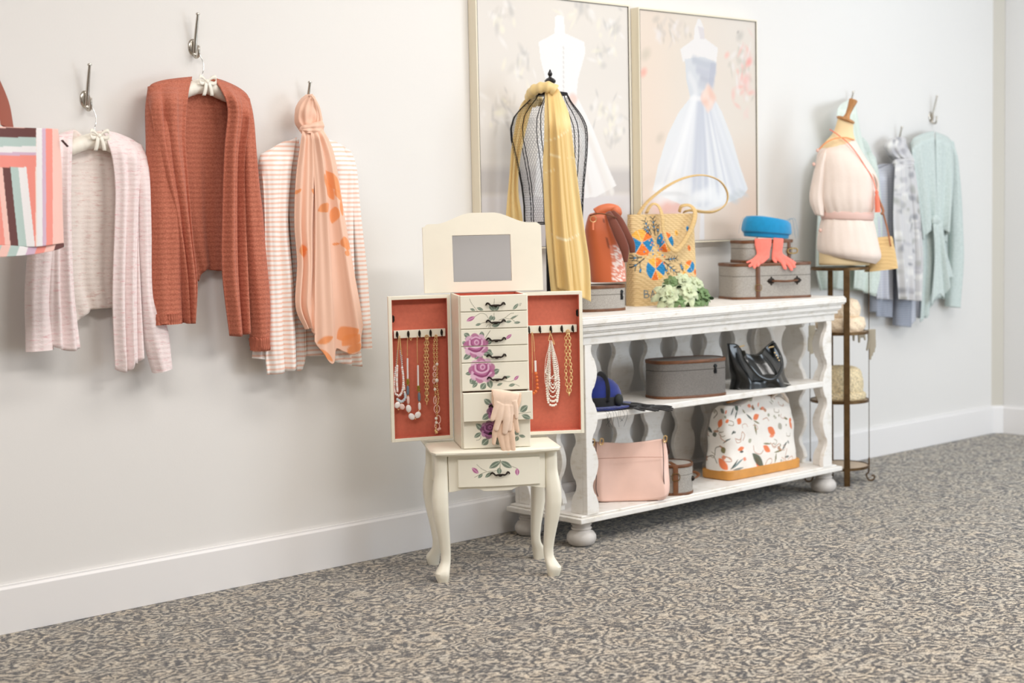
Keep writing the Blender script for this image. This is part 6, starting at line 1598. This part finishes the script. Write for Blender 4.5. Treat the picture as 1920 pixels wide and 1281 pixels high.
cardigan('blue grey cardigan with striped slate hem under the grey floral scarf', (1690, 600), M_bgrey, M_bgrey, [
    ('sheet', dict(name='back', L=Z7([(50, 300), (60, 600), (66, 900), (70, 1140)]), R=Z7([(300, 290), (315, 600), (330, 900), (340, 1090)]), depth=.030, fold=folds(2.4, 111, .006), d0=.04, top=Z7([(50, 300), (90, 270), (170, 262), (250, 264), (300, 290)]))),
    ('sheet', dict(name='front_panel', L=Z7([(44, 310), (62, 500), (68, 700), (72, 900), (72, 1040)]), R=Z7([(168, 262), (168, 500), (164, 700), (162, 900), (162, 1045)]), depth=.075, fold=folds(2.2, 113, .010), bulge=.01, d0=.055)),
    ('sheet', dict(name='hem_panel', mat=M_dgrey, L=Z7([(72, 1035), (72, 1140)]), R=Z7([(162, 1040), (160, 1145)]), depth=.070, rise=0, fold=folds(2.2, 113, .006), nt=20)),
    ('sleeve', dict(name='sleeve', mat=M_dgrey, L=Z7([(190, 700), (185, 900), (180, 1190)]), R=Z7([(250, 700), (258, 900), (262, 1200)]), depth=.060, th=.03, seed=115)),
    ('sheet', dict(name='front_panel', L=Z7([(240, 700), (255, 900), (258, 1195)]), R=Z7([(318, 700), (335, 900), (346, 1100)]), depth=.055, rise=0, fold=folds(2.0, 117, .010))),
    ('sleeve', dict(name='sleeve', mat=M_dgrey, L=Z7([(42, 330), (50, 600), (48, 900), (45, 1110)]), R=Z7([(75, 320), (85, 600), (78, 900), (70, 1115)]), depth=.050, th=.022, seed=116)),
])
cardigan('pale mint cardigan mostly hidden behind the mannequin bust', (1590, 550), M_mint2, M_mint2, [
    ('sheet', dict(name='back', L=[(1545, 290), (1536, 400), (1533, 500), (1536, 540)], R=[(1640, 300), (1646, 400), (1648, 500), (1645, 548)], depth=.03, d0=.04, fold=folds(2.4, 121, .006), top=[(1545, 290), (1560, 258), (1590, 250), (1622, 262), (1640, 300)])),
    ('sheet', dict(name='front_panel', L=[(1538, 300), (1533, 400), (1530, 500), (1540, 545)], R=[(1592, 250), (1590, 400), (1580, 500), (1572, 540)], depth=.08, d0=.055, fold=folds(2.3, 123, .014))),
    ('sheet', dict(name='front_panel', L=[(1604, 250), (1604, 400), (1603, 500), (1601, 540)], R=[(1640, 310), (1645, 400), (1646, 500), (1642, 556)], depth=.08, d0=.055, fold=folds(2.3, 125, .012))),
    ('sleeve', dict(name='sleeve', L=[(1626, 285), (1634, 400), (1632, 500), (1622, 548)], R=[(1642, 300), (1650, 400), (1648, 500), (1640, 552)], depth=.06, th=.025, seed=126)),
])
vs = thing('scarf', 'pale mint scarf hanging from the hook behind the wooden neck', 'scarf', tuple(W(1600, 330, -.12)))
M_vs = scarf_mat('pale_mint_chiffon', .92)
px_sheet('scarf_tail', M_vs, vs, lambda p: None, base=(226, 236, 226), L=[(1592, 186), (1573, 200), (1570, 225), (1585, 280), (1600, 340)], R=[(1602, 186), (1606, 205), (1612, 240), (1622, 290), (1628, 350)], depth=.125, d0=.04, rise=.2, fold=folds(2.2, 131, .012, .5), bulge=.015)
# ================================================================== two painted canvases of gowns on dress stands
M_cvs = scarf_mat('painted_canvas', 1.0, .6)
M_frm = mat('cream_painted_frame', (238, 228, 206), rough=.45); M_frd = mat('dark_frame_edge', (96, 90, 80), rough=.5)
def painting(label, x0, x1, z0, z1, fn, base, group='framed gown paintings'):
    yf = -0.042
    t = thing('painting', label, 'painting', ((x0 + x1) / 2, -0.002, z0), 0, group)
    nx, nz = 230, 290; m = MB(); xs = np.linspace(x0 + .006, x1 - .006, nx); zs = np.linspace(z0 + .006, z1 - .006, nz)
    m.grid([[(x, yf + .004, z) for x in xs] for z in zs])
    V = np.array(m.v); pt = Paint((V[:, 0] - x0) / (x1 - x0), (V[:, 2] - z0) / (z1 - z0), base); fn(pt); pt.c = pt.c * 0.86
    m.build('canvas', M_cvs, t, colors=pt.c)
    f = MB()
    f.box(x0, x0 + .006, yf, -.002, z0, z1).box(x1 - .006, x1, yf, -.002, z0, z1).box(x0 + .006, x1 - .006, yf, -.002, z0, z0 + .006).box(x0 + .006, x1 - .006, yf, -.002, z1 - .006, z1)
    f.build('frame', M_frm, t)
    f = MB(); e = .0022
    f.box(x0 + .006, x1 - .006, yf - .0006, yf + .004, z1 - .0075, z1 - .006).box(x1 - .0075, x1 - .006, yf - .0006, yf + .004, z0 + .006, z1 - .006).box(x0 + .006, x1 - .006, yf - .0006, yf + .004, z0 + .006, z0 + .0075).box(x0 + .006, x0 + .0075, yf - .0006, yf + .004, z0 + .006, z1 - .006)
    f.build('inner_edge', M_frd, t)
    f = MB().box(x0 + .004, x1 - .004, -.03, -.002, z0 + .004, z1 - .004); f.build('backing', M_frd, t)
    return t
def pz(x, y):                     # right picture measured on an enlarged view
    s = 2.667; q = W(1190 + x / s, y / s, -.042); return ((q[0] - PX[0]) / (PX[1] - PX[0]), (q[2] - PZ[0]) / (PZ[1] - PZ[0]))
PX = (W(1197, 14, -.042)[0], W(1419.5, 41, -.042)[0]); PZ = (1.026, 1.934)
def gown_right(pt):
    r0 = np.random.default_rng(41)
    for i in range(60): pt.ell(r0.uniform(0, 1), r0.uniform(0, 1), r0.uniform(.1, .3), r0.uniform(.08, .2), [(242, 230, 216), (240, 222, 206), (232, 224, 212), (236, 228, 220)][i % 4], 0, .35, .9)
    pt.ell(.06, .5, .16, .6, (244, 222, 204), 0, .7, .9); pt.ell(.95, .12, .25, .2, (226, 190, 164), 0, .7, .9); pt.ell(.12, .06, .3, .12, (238, 214, 196), 0, .6, .9)
    def bl_(x, y, rx, ry, c, rot=0, a=.8, soft=.6): u, v = pz(x, y); pt.ell(u, v, rx / 590, ry / 1100, c, rot, a, soft)
    # faded flowers
    for i in range(34):
        x, y = r0.normal(170, 40), r0.normal(150, 34); bl_(x, y, r0.uniform(6, 20), r0.uniform(6, 16), [(244, 236, 232), (206, 196, 184), (226, 214, 204)][i % 3], r0.uniform(0, 3), .6)
    for i in range(60):
        x, y = r0.normal(555, 34), r0.normal(370, 90); bl_(min(x, 604), y, r0.uniform(6, 20), r0.uniform(6, 18), [(246, 240, 238), (248, 190, 180), (210, 204, 192), (242, 214, 206)][i % 4], r0.uniform(0, 3), .55)
    for x, y, c, r in ((48, 362, (250, 176, 160), 16), (575, 310, (250, 160, 150), 16), (560, 400, (248, 196, 188), 24), (465, 275, (250, 196, 184), 12), (165, 1030, (246, 190, 180), 44), (120, 1020, (248, 206, 196), 34), (215, 1040, (246, 196, 188), 30), (60, 270, (216, 204, 186), 22), (530, 180, (204, 198, 190), 18), (130, 690, (220, 206, 190), 18), (520, 160, (180, 172, 166), 6)): bl_(x, y, r, r * 1.1, c, .4, .75)
    # stand
    pt.poly([pz(332, 1060), pz(352, 1060), pz(352, 1198), pz(328, 1198)], (240, 236, 236))
    # body and gown
    pt.poly([pz(*p) for p in ((303, 140), (320, 95), (332, 95), (350, 140), (354, 190), (420, 240), (412, 320), (395, 300), (260, 300), (245, 310), (232, 245), (300, 195))], (244, 240, 238))
    pt.poly([pz(*p) for p in ((320, 130), (350, 140), (354, 195), (332, 195))], (222, 214, 216), .7)
    pt.poly([pz(*p) for p in ((255, 296), (300, 288), (350, 284), (412, 312), (408, 370), (392, 440), (400, 490), (282, 490), (262, 400))], (222, 224, 228))
    for P, c in ((((300, 300), (350, 320), (400, 330)), (196, 200, 210)), (((320, 350), (360, 365), (400, 360)), (198, 200, 212)), (((340, 395), (370, 405), (392, 400)), (190, 192, 204)), (((330, 420), (360, 432), (390, 425)), (206, 208, 216)), (((280, 380), (300, 420), (310, 470)), (236, 236, 238))): pt.stroke([pz(*p) for p in P], .018, c, .8, soft=.6)
    pt.poly([pz(*p) for p in ((384, 310), (412, 318), (400, 400), (386, 450), (372, 440))], (190, 192, 206), .6)
    skirt = [(282, 488), (400, 488), (440, 560), (490, 690), (530, 830), (570, 945), (540, 985), (480, 1010), (430, 1030), (360, 1055), (300, 1040), (230, 1020), (160, 990), (95, 950), (120, 830), (170, 670), (225, 560)]
    pt.poly([pz(*p) for p in skirt], (236, 237, 239))
    for i in range(40):
        f = r0.uniform(-1, 1); x0 = 338 + 48 * f; x1 = 335 + 220 * f + r0.uniform(-14, 14); y1 = 1010 - 60 * abs(f); c = [(208, 212, 222), (246, 246, 248), (220, 222, 228), (250, 250, 250), (196, 200, 214)][i % 5]
        if f < -.3 and c[0] < 215: c = (240, 240, 242)
        pt.stroke([pz(x0, 500), pz((x0 * .62 + x1 * .38), 680), pz(x1, y1)], r0.uniform(.006, .020), c, .55, soft=.8)
    for i in range(26): bl_(r0.uniform(110, 470), r0.uniform(930, 1020), 30, 26, (250, 250, 250), 0, .45)
    for x, y in ((500, 990), (520, 975), (490, 1000), (545, 965)): bl_(x, y, 26, 12, (206, 210, 212), -.3, .7)
    bl_(318, 492, 34, 12, (248, 246, 246)); 
    for i in range(14): a = i * .9; bl_(372 + 20 * math.cos(a), 490 + 34 * math.sin(a), 16, 20, [(250, 220, 204), (244, 202, 184), (252, 230, 218)][i % 3], a, .8)
painting('framed painting of a pale blue gown, right of the pair above the console', PX[0], PX[1], PZ[0], PZ[1], gown_right, (238, 228, 216))
LX = (W(891.5, 2, -.042)[0] + .0, W(1181.5, 100, -.042)[0])
def pl_(x, y):
    s = 2.668; q = W(880 + x / s, y / s, -.042); return ((q[0] - LX[0]) / (LX[1] - LX[0]), (q[2] - PZ[0]) / (PZ[1] - PZ[0]))
def gown_left(pt):
    r0 = np.random.default_rng(43)
    for i in range(60): pt.ell(r0.uniform(0, 1), r0.uniform(0, 1), r0.uniform(.1, .3), r0.uniform(.08, .2), [(243, 236, 226), (238, 230, 222), (244, 238, 232), (232, 226, 220)][i % 4], 0, .35, .9)
    pt.mix(np.clip((.34 - pt.v) / .04, 0, 1) * .75 * np.clip((pt.v - .20) / .03, 0, 1), (200, 194, 192)); pt.mix(np.clip((.22 - pt.v) / .02, 0, 1) * .8, (226, 222, 224))
    pt.mix(np.clip((.05 - pt.u) / .01, 0, 1) * .0, (240, 230, 208))
    def bl_(x, y, rx, ry, c, rot=0, a=.8, soft=.6): u, v = pl_(x, y); pt.ell(u, v, rx / 760, ry / 1200, c, rot, a, soft)
    for cx, cy, n, sx, sy in ((160, 90, 20, 40, 50), (540, 60, 16, 60, 30), (720, 130, 18, 34, 34), (280, 330, 18, 40, 40), (655, 280, 14, 34, 30), (170, 520, 20, 50, 40), (700, 560, 24, 50, 40), (200, 620, 14, 40, 40), (720, 660, 16, 30, 40)):
        for i in range(n): bl_(r0.normal(cx, sx), r0.normal(cy, sy), r0.uniform(8, 24), r0.uniform(6, 18), [(250, 246, 242), (206, 202, 198), (222, 216, 208), (250, 244, 226)][i % 4], r0.uniform(0, 3), .6)
    body = [(432, 90), (445, 80), (470, 85), (478, 90), (482, 170), (580, 215), (584, 270), (548, 400), (540, 480), (560, 520), (620, 640), (690, 820), (740, 930), (640, 985), (520, 1000), (420, 1000), (330, 980), (350, 700), (400, 540), (395, 440), (360, 300), (350, 215), (430, 170)]
    pt.poly([pl_(*p) for p in body], (251, 249, 247))
    for i in range(24):
        f = r0.uniform(-1, 1); pt.stroke([pl_(470 + 60 * f, 520), pl_(500 + 120 * f, 700), pl_(530 + 200 * f, 960)], .012, [(244, 238, 230), (253, 252, 250), (240, 232, 226)][i % 3], .6, soft=.8)
    for y in range(240, 480, 24): pt.stroke([pl_(474, y), pl_(476, y + 8)], .004, (220, 216, 214), .8)
    for i in range(7): bl_(520 + 12 * math.cos(i), 500 + 18 * math.sin(i), 12, 14, (248, 214, 202), 0, .6)
painting('framed painting of a white gown, left of the pair behind the wire dress form', LX[0], LX[1], PZ[0], PZ[1] + .004, gown_left, (240, 233, 224))
# ================================================================== necklaces in the armoire doors and gloves over its drawer
M_wht = mat('white_bead', (246, 240, 236), rough=.25, coat=.3); M_pearl = mat('pearl', (246, 238, 226), rough=.18, coat=.5, sheen=.2); M_crys = mat('pale_blue_crystal', (196, 208, 216), rough=.1, coat=.6)
M_slate = mat('slate_bead', (112, 128, 142), rough=.4); M_olive = mat('olive_bead', (150, 140, 44), rough=.4); M_blush = mat('blush_bead', (240, 206, 196), rough=.3, coat=.2); M_rose = mat('rose_glass', (238, 188, 178), rough=.12, coat=.6); M_amber = mat('orange_bead', (222, 112, 48), rough=.3, coat=.3)
_PROTO = {}
def bead(parent, kind, M, c, R=None, scale=(1, 1, 1)):
    """one shared bead mesh, placed as its own part"""
    key = (kind, M.name)
    if key not in _PROTO:
        m = MB()
        if kind == 'ball': m.ell((0, 0, 0), 1, 1, 1, 12, 8)
        elif kind == 'barrel': m.lathe([(0, -1), (.6, -1), (.95, -.6), (1, 0), (.95, .6), (.6, 1), (0, 1)], (0, 0, 0), 12, caps=False)
        elif kind == 'tube': m.lathe([(0, -1), (.9, -1), (1, -.95), (1, .95), (.9, 1), (0, 1)], (0, 0, 0), 12, caps=False)
        elif kind == 'disc': m.ell((0, 0, 0), 1, .45, 1, 16, 10)
        o = m.build('bead', M, None, local=True, angle=60); _PROTO[key] = o.data; bpy.data.objects.remove(o)
    o = link(bpy.data.objects.new('bead', _PROTO[key])); o.parent = parent
    loc = world_matrix(parent).inverted() @ Vector(c); o.location = loc; o.scale = scale
    if R is not None: o.rotation_euler = R.to_euler()
    return o
def facing(an):
    """turn a flat bead so that its face looks out of the door and its long side leans by an"""
    z = AP.u * math.sin(an) + np.array([0, 0, math.cos(an)]); y = AP.n; x = np.cross(y, z)
    return Matrix((tuple(x), tuple(y), tuple(z))).transposed()
def orient(d):
    return Vector(d).to_track_quat('Z', 'Y').to_matrix()
def chain_mesh(m, P, L, wd, wire):
    """oval links threaded along a path, alternately turned"""
    P = np.array(P); seg = np.linalg.norm(np.diff(P, axis=0), axis=1); cum = np.concatenate([[0], np.cumsum(seg)]); n = max(2, int(cum[-1] / (L * .78)))
    for i in range(n):
        s = cum[-1] * (i + .5) / n; j = min(int(np.searchsorted(cum, s)) - 1, len(P) - 2); j = max(j, 0); f = (s - cum[j]) / max(seg[j], 1e-9)
        c = P[j] + (P[j + 1] - P[j]) * f; d = (P[j + 1] - P[j]) / max(seg[j], 1e-9); a = np.cross(d, AP.n); a /= np.linalg.norm(a); b_ = np.cross(d, a)
        e = a * math.cos(.35 + (i % 2) * 1.2) + b_ * math.sin(.35 + (i % 2) * 1.2)
        m.tube([c + d * L / 2 * math.cos(2 * PI * k / 14) + e * wd / 2 * math.sin(2 * PI * k / 14) for k in range(14)], wire * 1.3, 6, closed=True)
def chain(parent, P, L, wd, wire, M=None, name='chain'):
    m = MB(); chain_mesh(m, P, L, wd, wire); return m.build(name, M or M_gold, parent, angle=180)
def dpt(side, px, py, d=.004):
    """pixel to a point d in front of the open door's lining"""
    T = LT_ if side < 0 else RT_
    o = AW(T(0, -.013, 0)); o2 = AW(T(.2, -.013, 0)); u = o2 - o; ang = math.atan2(u[1], u[0]) if side > 0 else math.atan2(-u[1], -u[0])
    return Plane(np.array([o[0], o[1], 0]), ang).pt(px, py, d)
def zl(x, y): return (715 + x / 5.823, 610 + y / 5.823)
def zr(x, y): return (980 + x / 4.417, 540 + y / 4.417)
def PL(pts, d=.006): return [dpt(-1, *zl(*p[:2]), p[2] if len(p) > 2 else d) for p in pts]
def PR(pts, d=.006): return [dpt(1, *zr(*p[:2]), p[2] if len(p) > 2 else d) for p in pts]
def string(parent, P, M=None): return MB().tube(spline(P, 40), .0006, 5).build('string', M or M_gold, parent)
def along(P, n): return spline(P, n)
GN = 'necklaces on the armoire doors'
hk = [AW(h) for h in lhooks[::-1]] ; hk = sorted([AW(h) for h in lhooks], key=lambda p: p @ CAM_R)
hr = sorted([AW(h) for h in rhooks], key=lambda p: p @ CAM_R)
k1 = 1 / 5.823 / 585
# white and pale blue bead bunch
t = thing('necklace', 'white and pale blue beaded necklace on the leftmost hook of the left door', 'necklace', tuple(dpt(-1, *zl(200, 900))), 0, GN)
strands = [PL([(196, 118), (185, 160), (175, 280), (160, 450), (140, 640), (150, 740), (190, 770)]), PL([(200, 118), (203, 160), (205, 280), (225, 450), (240, 580), (235, 690), (215, 750), (190, 772)], .009), PL([(190, 150), (180, 300), (172, 480), (170, 620), (175, 720)], .010), PL([(205, 150), (222, 330), (232, 470), (250, 700), (262, 790), (220, 835), (175, 810)], .007)]
for i, S in enumerate(strands):
    chain(t, spline(S[:3] if i != 3 else S[:2], 20), .0036, .0026, .0005)
    string(t, S)
    P = spline(S, 34)
    for j, p in enumerate(P):
        if j < 8: continue
        if j < 17 and i != 2: bead(t, 'ball', M_crys, p, None, (.0022, .0022, .0018))
        elif i == 3 and j > 25: bead(t, 'ball', M_crys, p, None, (.0052, .004, .0052))
        elif j % 1 == 0 and j >= 17: bead(t, 'ball', M_wht if j % 3 else M_blush, p, None, (.0042, .0036, .0040))
for x, y, rx, ry, M, an in ((175, 872, 31, 38, M_wht, .5), (226, 890, 30, 34, M_blush, -.5)): bead(t, 'disc', M, dpt(-1, *zl(x, y), .010), facing(an), (rx * k1, rx * k1, ry * k1))
bead(t, 'ball', M_gold, dpt(-1, *zl(185, 922), .010), None, (.0022,) * 3)
string(t, PL([(215, 835), (226, 890), (185, 922), (175, 872), (165, 800)], .010))
# long white, olive and slate necklace over the second and third hooks
t = thing('necklace', 'long necklace of white, olive and slate beads looped over two hooks of the left door', 'necklace', tuple(dpt(-1, *zl(360, 1030))), 0, GN)
A1 = PL([(305, 130), (285, 165), (284, 330)]); A2 = PL([(395, 120), (390, 170), (394, 415)])
chain(t, spline(A1, 20), .0034, .0024, .0005); chain(t, spline(A2, 20), .0034, .0024, .0005); chain(t, spline(PL([(305, 130), (320, 165), (332, 140)]), 10), .0034, .0024, .0005)
string(t, PL([(284, 330), (287, 600), (290, 800), (300, 920), (340, 1000), (370, 1025), (400, 985), (418, 900), (410, 780), (400, 560), (394, 415)]))
for (x, y0, y1) in ((286, 360, 585), (400, 437, 660)):
    p, q = dpt(-1, *zl(x - 1, y0), .006), dpt(-1, *zl(x + 2, y1), .006)
    bead(t, 'tube', M_wht, (p + q) / 2, orient(q - p), (.0031, .0031, np.linalg.norm(q - p) / 2))
for x, y in ((289, 594), (289, 610), (289, 626), (290, 641), (405, 668), (406, 684), (407, 700), (408, 714)): bead(t, 'disc', M_olive, dpt(-1, *zl(x, y), .006), orient((0, -1, .0)), (.0052, .0052, .0052)) if False else bead(t, 'barrel', M_olive, dpt(-1, *zl(x, y), .006), None, (.0054, .0054, .0019))
for x, y in ((288, 655), (412, 727)): bead(t, 'ball', M_gold, dpt(-1, *zl(x, y), .006), None, (.0022,) * 3)
for x, y0, y1 in ((289, 662, 760), (413, 735, 832)): bead(t, 'barrel', M_slate, dpt(-1, *zl(x, (y0 + y1) / 2), .006), None, (.0048, .0048, (y1 - y0) / 2 * k1))
for x, y0, y1 in ((293, 775, 860), (417, 845, 925)): bead(t, 'barrel', M_blush if x < 300 else M_wht, dpt(-1, *zl(x, (y0 + y1) / 2), .006), None, (.0052, .0045, (y1 - y0) / 2 * k1))
for x, y in ((292, 768), (415, 838), (410, 935), (296, 955), (372, 1022)): bead(t, 'ball', M_gold, dpt(-1, *zl(x, y), .006), None, (.0021,) * 3)
for x, y, rx, ry, an in ((297, 910, 31, 42, -.1), (331, 998, 33, 40, -.7), (398, 980, 33, 40, .6)): bead(t, 'disc', M_wht, dpt(-1, *zl(x, y), .008), facing(an), (rx * k1, rx * k1, ry * k1))
# heavy gold chain
t = thing('necklace', 'chunky gold chain necklace on the fourth hook of the left door', 'necklace', tuple(dpt(-1, *zl(495, 870))), 0, GN)
chain(t, spline(PL([(494, 112), (488, 150), (480, 250), (478, 400), (482, 600), (490, 780), (495, 865)]), 40), .013, .0088, .0011)
chain(t, spline(PL([(497, 112), (505, 150), (500, 280), (505, 450), (506, 620), (500, 760), (495, 865)], .011), 40), .013, .0088, .0011)
# gold and rose glass chain
t = thing('necklace', 'gold chain necklace with rose glass links on the last hook of the left door', 'necklace', tuple(dpt(-1, *zl(605, 1180))), 0, GN)
chain(t, spline(PL([(596, 108), (585, 140), (572, 250), (580, 420), (575, 600), (590, 750), (590, 860)]), 40), .0085, .0056, .0009)
chain(t, spline(PL([(598, 108), (606, 140), (604, 260), (608, 440), (606, 640), (622, 800), (605, 900), (605, 1000), (595, 1100), (590, 1185)], .010), 50), .0085, .0056, .0009)
for x, y, r in ((608, 425, 17), (605, 603, 22), (585, 700, 17), (598, 1018, 18), (600, 1062, 17)): bead(t, 'ball', M_pearl, dpt(-1, *zl(x, y), .012), None, (r * k1,) * 3)
m = MB()
for x, y, rx, ry in ((582, 470, 16, 26), (580, 540, 16, 26), (575, 610, 14, 24), (606, 915, 30, 44), (622, 1030, 24, 44), (610, 1100, 26, 34), (585, 820, 14, 40)):
    P = [dpt(-1, *zl(x + rx * math.cos(2 * PI * k / 18), y + ry * math.sin(2 * PI * k / 18)), .009) for k in range(18)]
    MB().tube(P, .0019, 8, closed=True).build('glass_link', M_rose, t, angle=180)
for x, y in ((590, 1150), (620, 1140), (605, 1170), (640, 1130)): bead(t, 'ball', M_gold if x < 610 else M_rose, dpt(-1, *zl(x, y), .009), None, (.004, .004, .005))
# right door: orange beads, pearls, gold chain
k2 = 1 / 4.417 / 575
t = thing('necklace', 'orange beaded necklace hanging nearest the drawers on the right door', 'necklace', tuple(dpt(1, *zr(100, 880))), 0, GN)
chain(t, spline(PR([(77, 368), (76, 395), (78, 470), (80, 600), (80, 700)]), 20), .0034, .0024, .0005); chain(t, spline(PR([(78, 368), (86, 395), (94, 460), (97, 530)]), 12), .0034, .0024, .0005)
string(t, PR([(97, 530), (104, 600), (112, 700), (120, 780), (122, 840), (100, 880), (85, 860), (80, 700)]))
p, q = dpt(1, *zr(104, 602), .006), dpt(1, *zr(107, 694), .006); bead(t, 'tube', M_wht, (p + q) / 2, orient(q - p), (.0037, .0037, np.linalg.norm(q - p) / 2))
for x, y, r in ((110, 708, 15), (116, 738, 14), (119, 768, 14), (120, 800, 13), (123, 830, 15), (108, 858, 15), (92, 872, 14)): bead(t, 'ball', M_amber, dpt(1, *zr(x, y), .006), None, (r * k2,) * 3)
t = thing('necklace', 'multi-strand white pearl necklace on the middle hook of the right door', 'necklace', tuple(dpt(1, *zr(250, 980))), 0, GN)
def pearls(P, n, r0_, r1_, d):
    """each strand one string of threaded pearls"""
    S = spline(PR(P, d), n); m = MB()
    m.tube(S, .0005, 5)
    for j, p in enumerate(S):
        r = r0_ + (r1_ - r0_) * (1 - abs(2 * j / (n - 1) - 1)); m.ell(p, r, r, r, 8, 6)
    return m.build('pearl_strand', M_pearl, t, angle=180)
for i, (xl, xr, yb) in enumerate(((196, 300, 970), (206, 292, 900), (214, 282, 860), (222, 272, 830), (202, 300, 935), (228, 262, 800), (190, 262, 745))):
    pearls([(226, 440), (212 + i * 2, 540), (xl, 760 if yb > 800 else 700), ((xl + 225) / 2, yb - 30), (250 if yb > 760 else 225, yb + 4), ((xr + 270) / 2, yb - 30), (xr, 760 if yb > 800 else 700), (262 - i * 3, 540), (240, 440)], 58 if yb > 800 else 46, .0020, .0042 if i in (0, 4) else .0030, .006 + .0035 * (i % 4))
pearls([(222, 470), (190, 600), (183, 740), (195, 808), (225, 780), (230, 600), (236, 450)], 54, .0013, .0014, .016); pearls([(240, 450), (280, 580), (298, 680), (290, 730), (260, 752), (200, 748)], 44, .0013, .0014, .017)
chain(t, spline(PR([(228, 358), (215, 430)][:1] + [(226, 385), (215, 430), (226, 445)]), 12), .0036, .0026, .0006); chain(t, spline(PR([(232, 380), (262, 465), (240, 440)]), 12), .0036, .0026, .0006)
t = thing('necklace', 'large link gold chain necklace on the last hook of the right door', 'necklace', tuple(dpt(1, *zr(385, 895))), 0, GN)
chain(t, spline(PR([(374, 350), (368, 375), (358, 430), (362, 560), (358, 680), (366, 800), (384, 892)]), 40), .0135, .009, .0012)
chain(t, spline(PR([(376, 350), (382, 375), (388, 440), (390, 580), (402, 700), (398, 800), (384, 892)], .011), 40), .0135, .009, .0012)

# cream leather gloves draped over the sixth drawer
M_cg = mat('cream_kid_leather', (246, 216, 192), rough=.6, sheen=.2, var=.05, vscale=50, bump=.2, bscale=260)
M_cg2 = mat('beige_kid_leather', (238, 204, 176), rough=.6, sheen=.2, var=.06, vscale=50, bump=.2, bscale=260)
gpl = Plane(AO + AP.n * .026, AANG)
def zg(x, y, d=.004): return gpl.pt(840 + x / 7.535, 680 + y / 7.535, d)
def rg(w): return w / 7.535 / 592 / 2
d1, d2 = .012, .005
glove('glove', 'cream leather glove draped over the open drawer, on top of the other', M_cg, [
    ([zg(818, 402, .004), zg(818, 430, .009), zg(815, 500, d1), zg(805, 580, d1), zg(800, 660, d1)], [rg(400), rg(390), rg(350), rg(330), rg(290)], .11),
    ([zg(715, 560, d1), zg(670, 680, d1), zg(628, 800, d1)], [rg(100), rg(92), rg(70)]),
    ([zg(765, 590, d1), zg(735, 740, d1 + .002), zg(682, 940, d1)], [rg(105), rg(100), rg(74)]),
    ([zg(830, 600, d1), zg(828, 780, d1 + .003), zg(802, 985, d1)], [rg(110), rg(104), rg(80)]),
    ([zg(890, 600, d1), zg(882, 780, d1), zg(872, 950, d1)], [rg(90), rg(82), rg(56)]),
    ([zg(930, 540, d1), zg(962, 680, d1), zg(968, 775, d1)], [rg(100), rg(76), rg(54)])], tuple(zg(820, 600)), 'kid leather gloves over the drawer', nrm=AP.n, voxel=.0016, flat=.48)
glove('glove', 'beige leather glove hanging lower, underneath the cream glove', M_cg2, [
    ([zg(826, 406, -.002), zg(826, 440, .002), zg(822, 600, d2), zg(815, 860, d2)], [rg(440), rg(430), rg(330), rg(290)], .09),
    ([zg(705, 830, d2), zg(664, 980, d2), zg(648, 1140, d2)], [rg(90), rg(84), rg(60)]),
    ([zg(745, 860, d2), zg(748, 1060, d2), zg(792, 1245, d2)], [rg(100), rg(96), rg(66)]),
    ([zg(805, 880, d2), zg(822, 1080, d2), zg(852, 1268, d2)], [rg(100), rg(94), rg(70)]),
    ([zg(875, 860, d2), zg(902, 1060, d2), zg(922, 1238, d2)], [rg(104), rg(98), rg(72)]),
    ([zg(925, 700, d2), zg(958, 860, d2), zg(985, 970, d2)], [rg(100), rg(86), rg(60)])], tuple(zg(830, 800)), 'kid leather gloves over the drawer', nrm=AP.n, voxel=.0016, flat=.45)
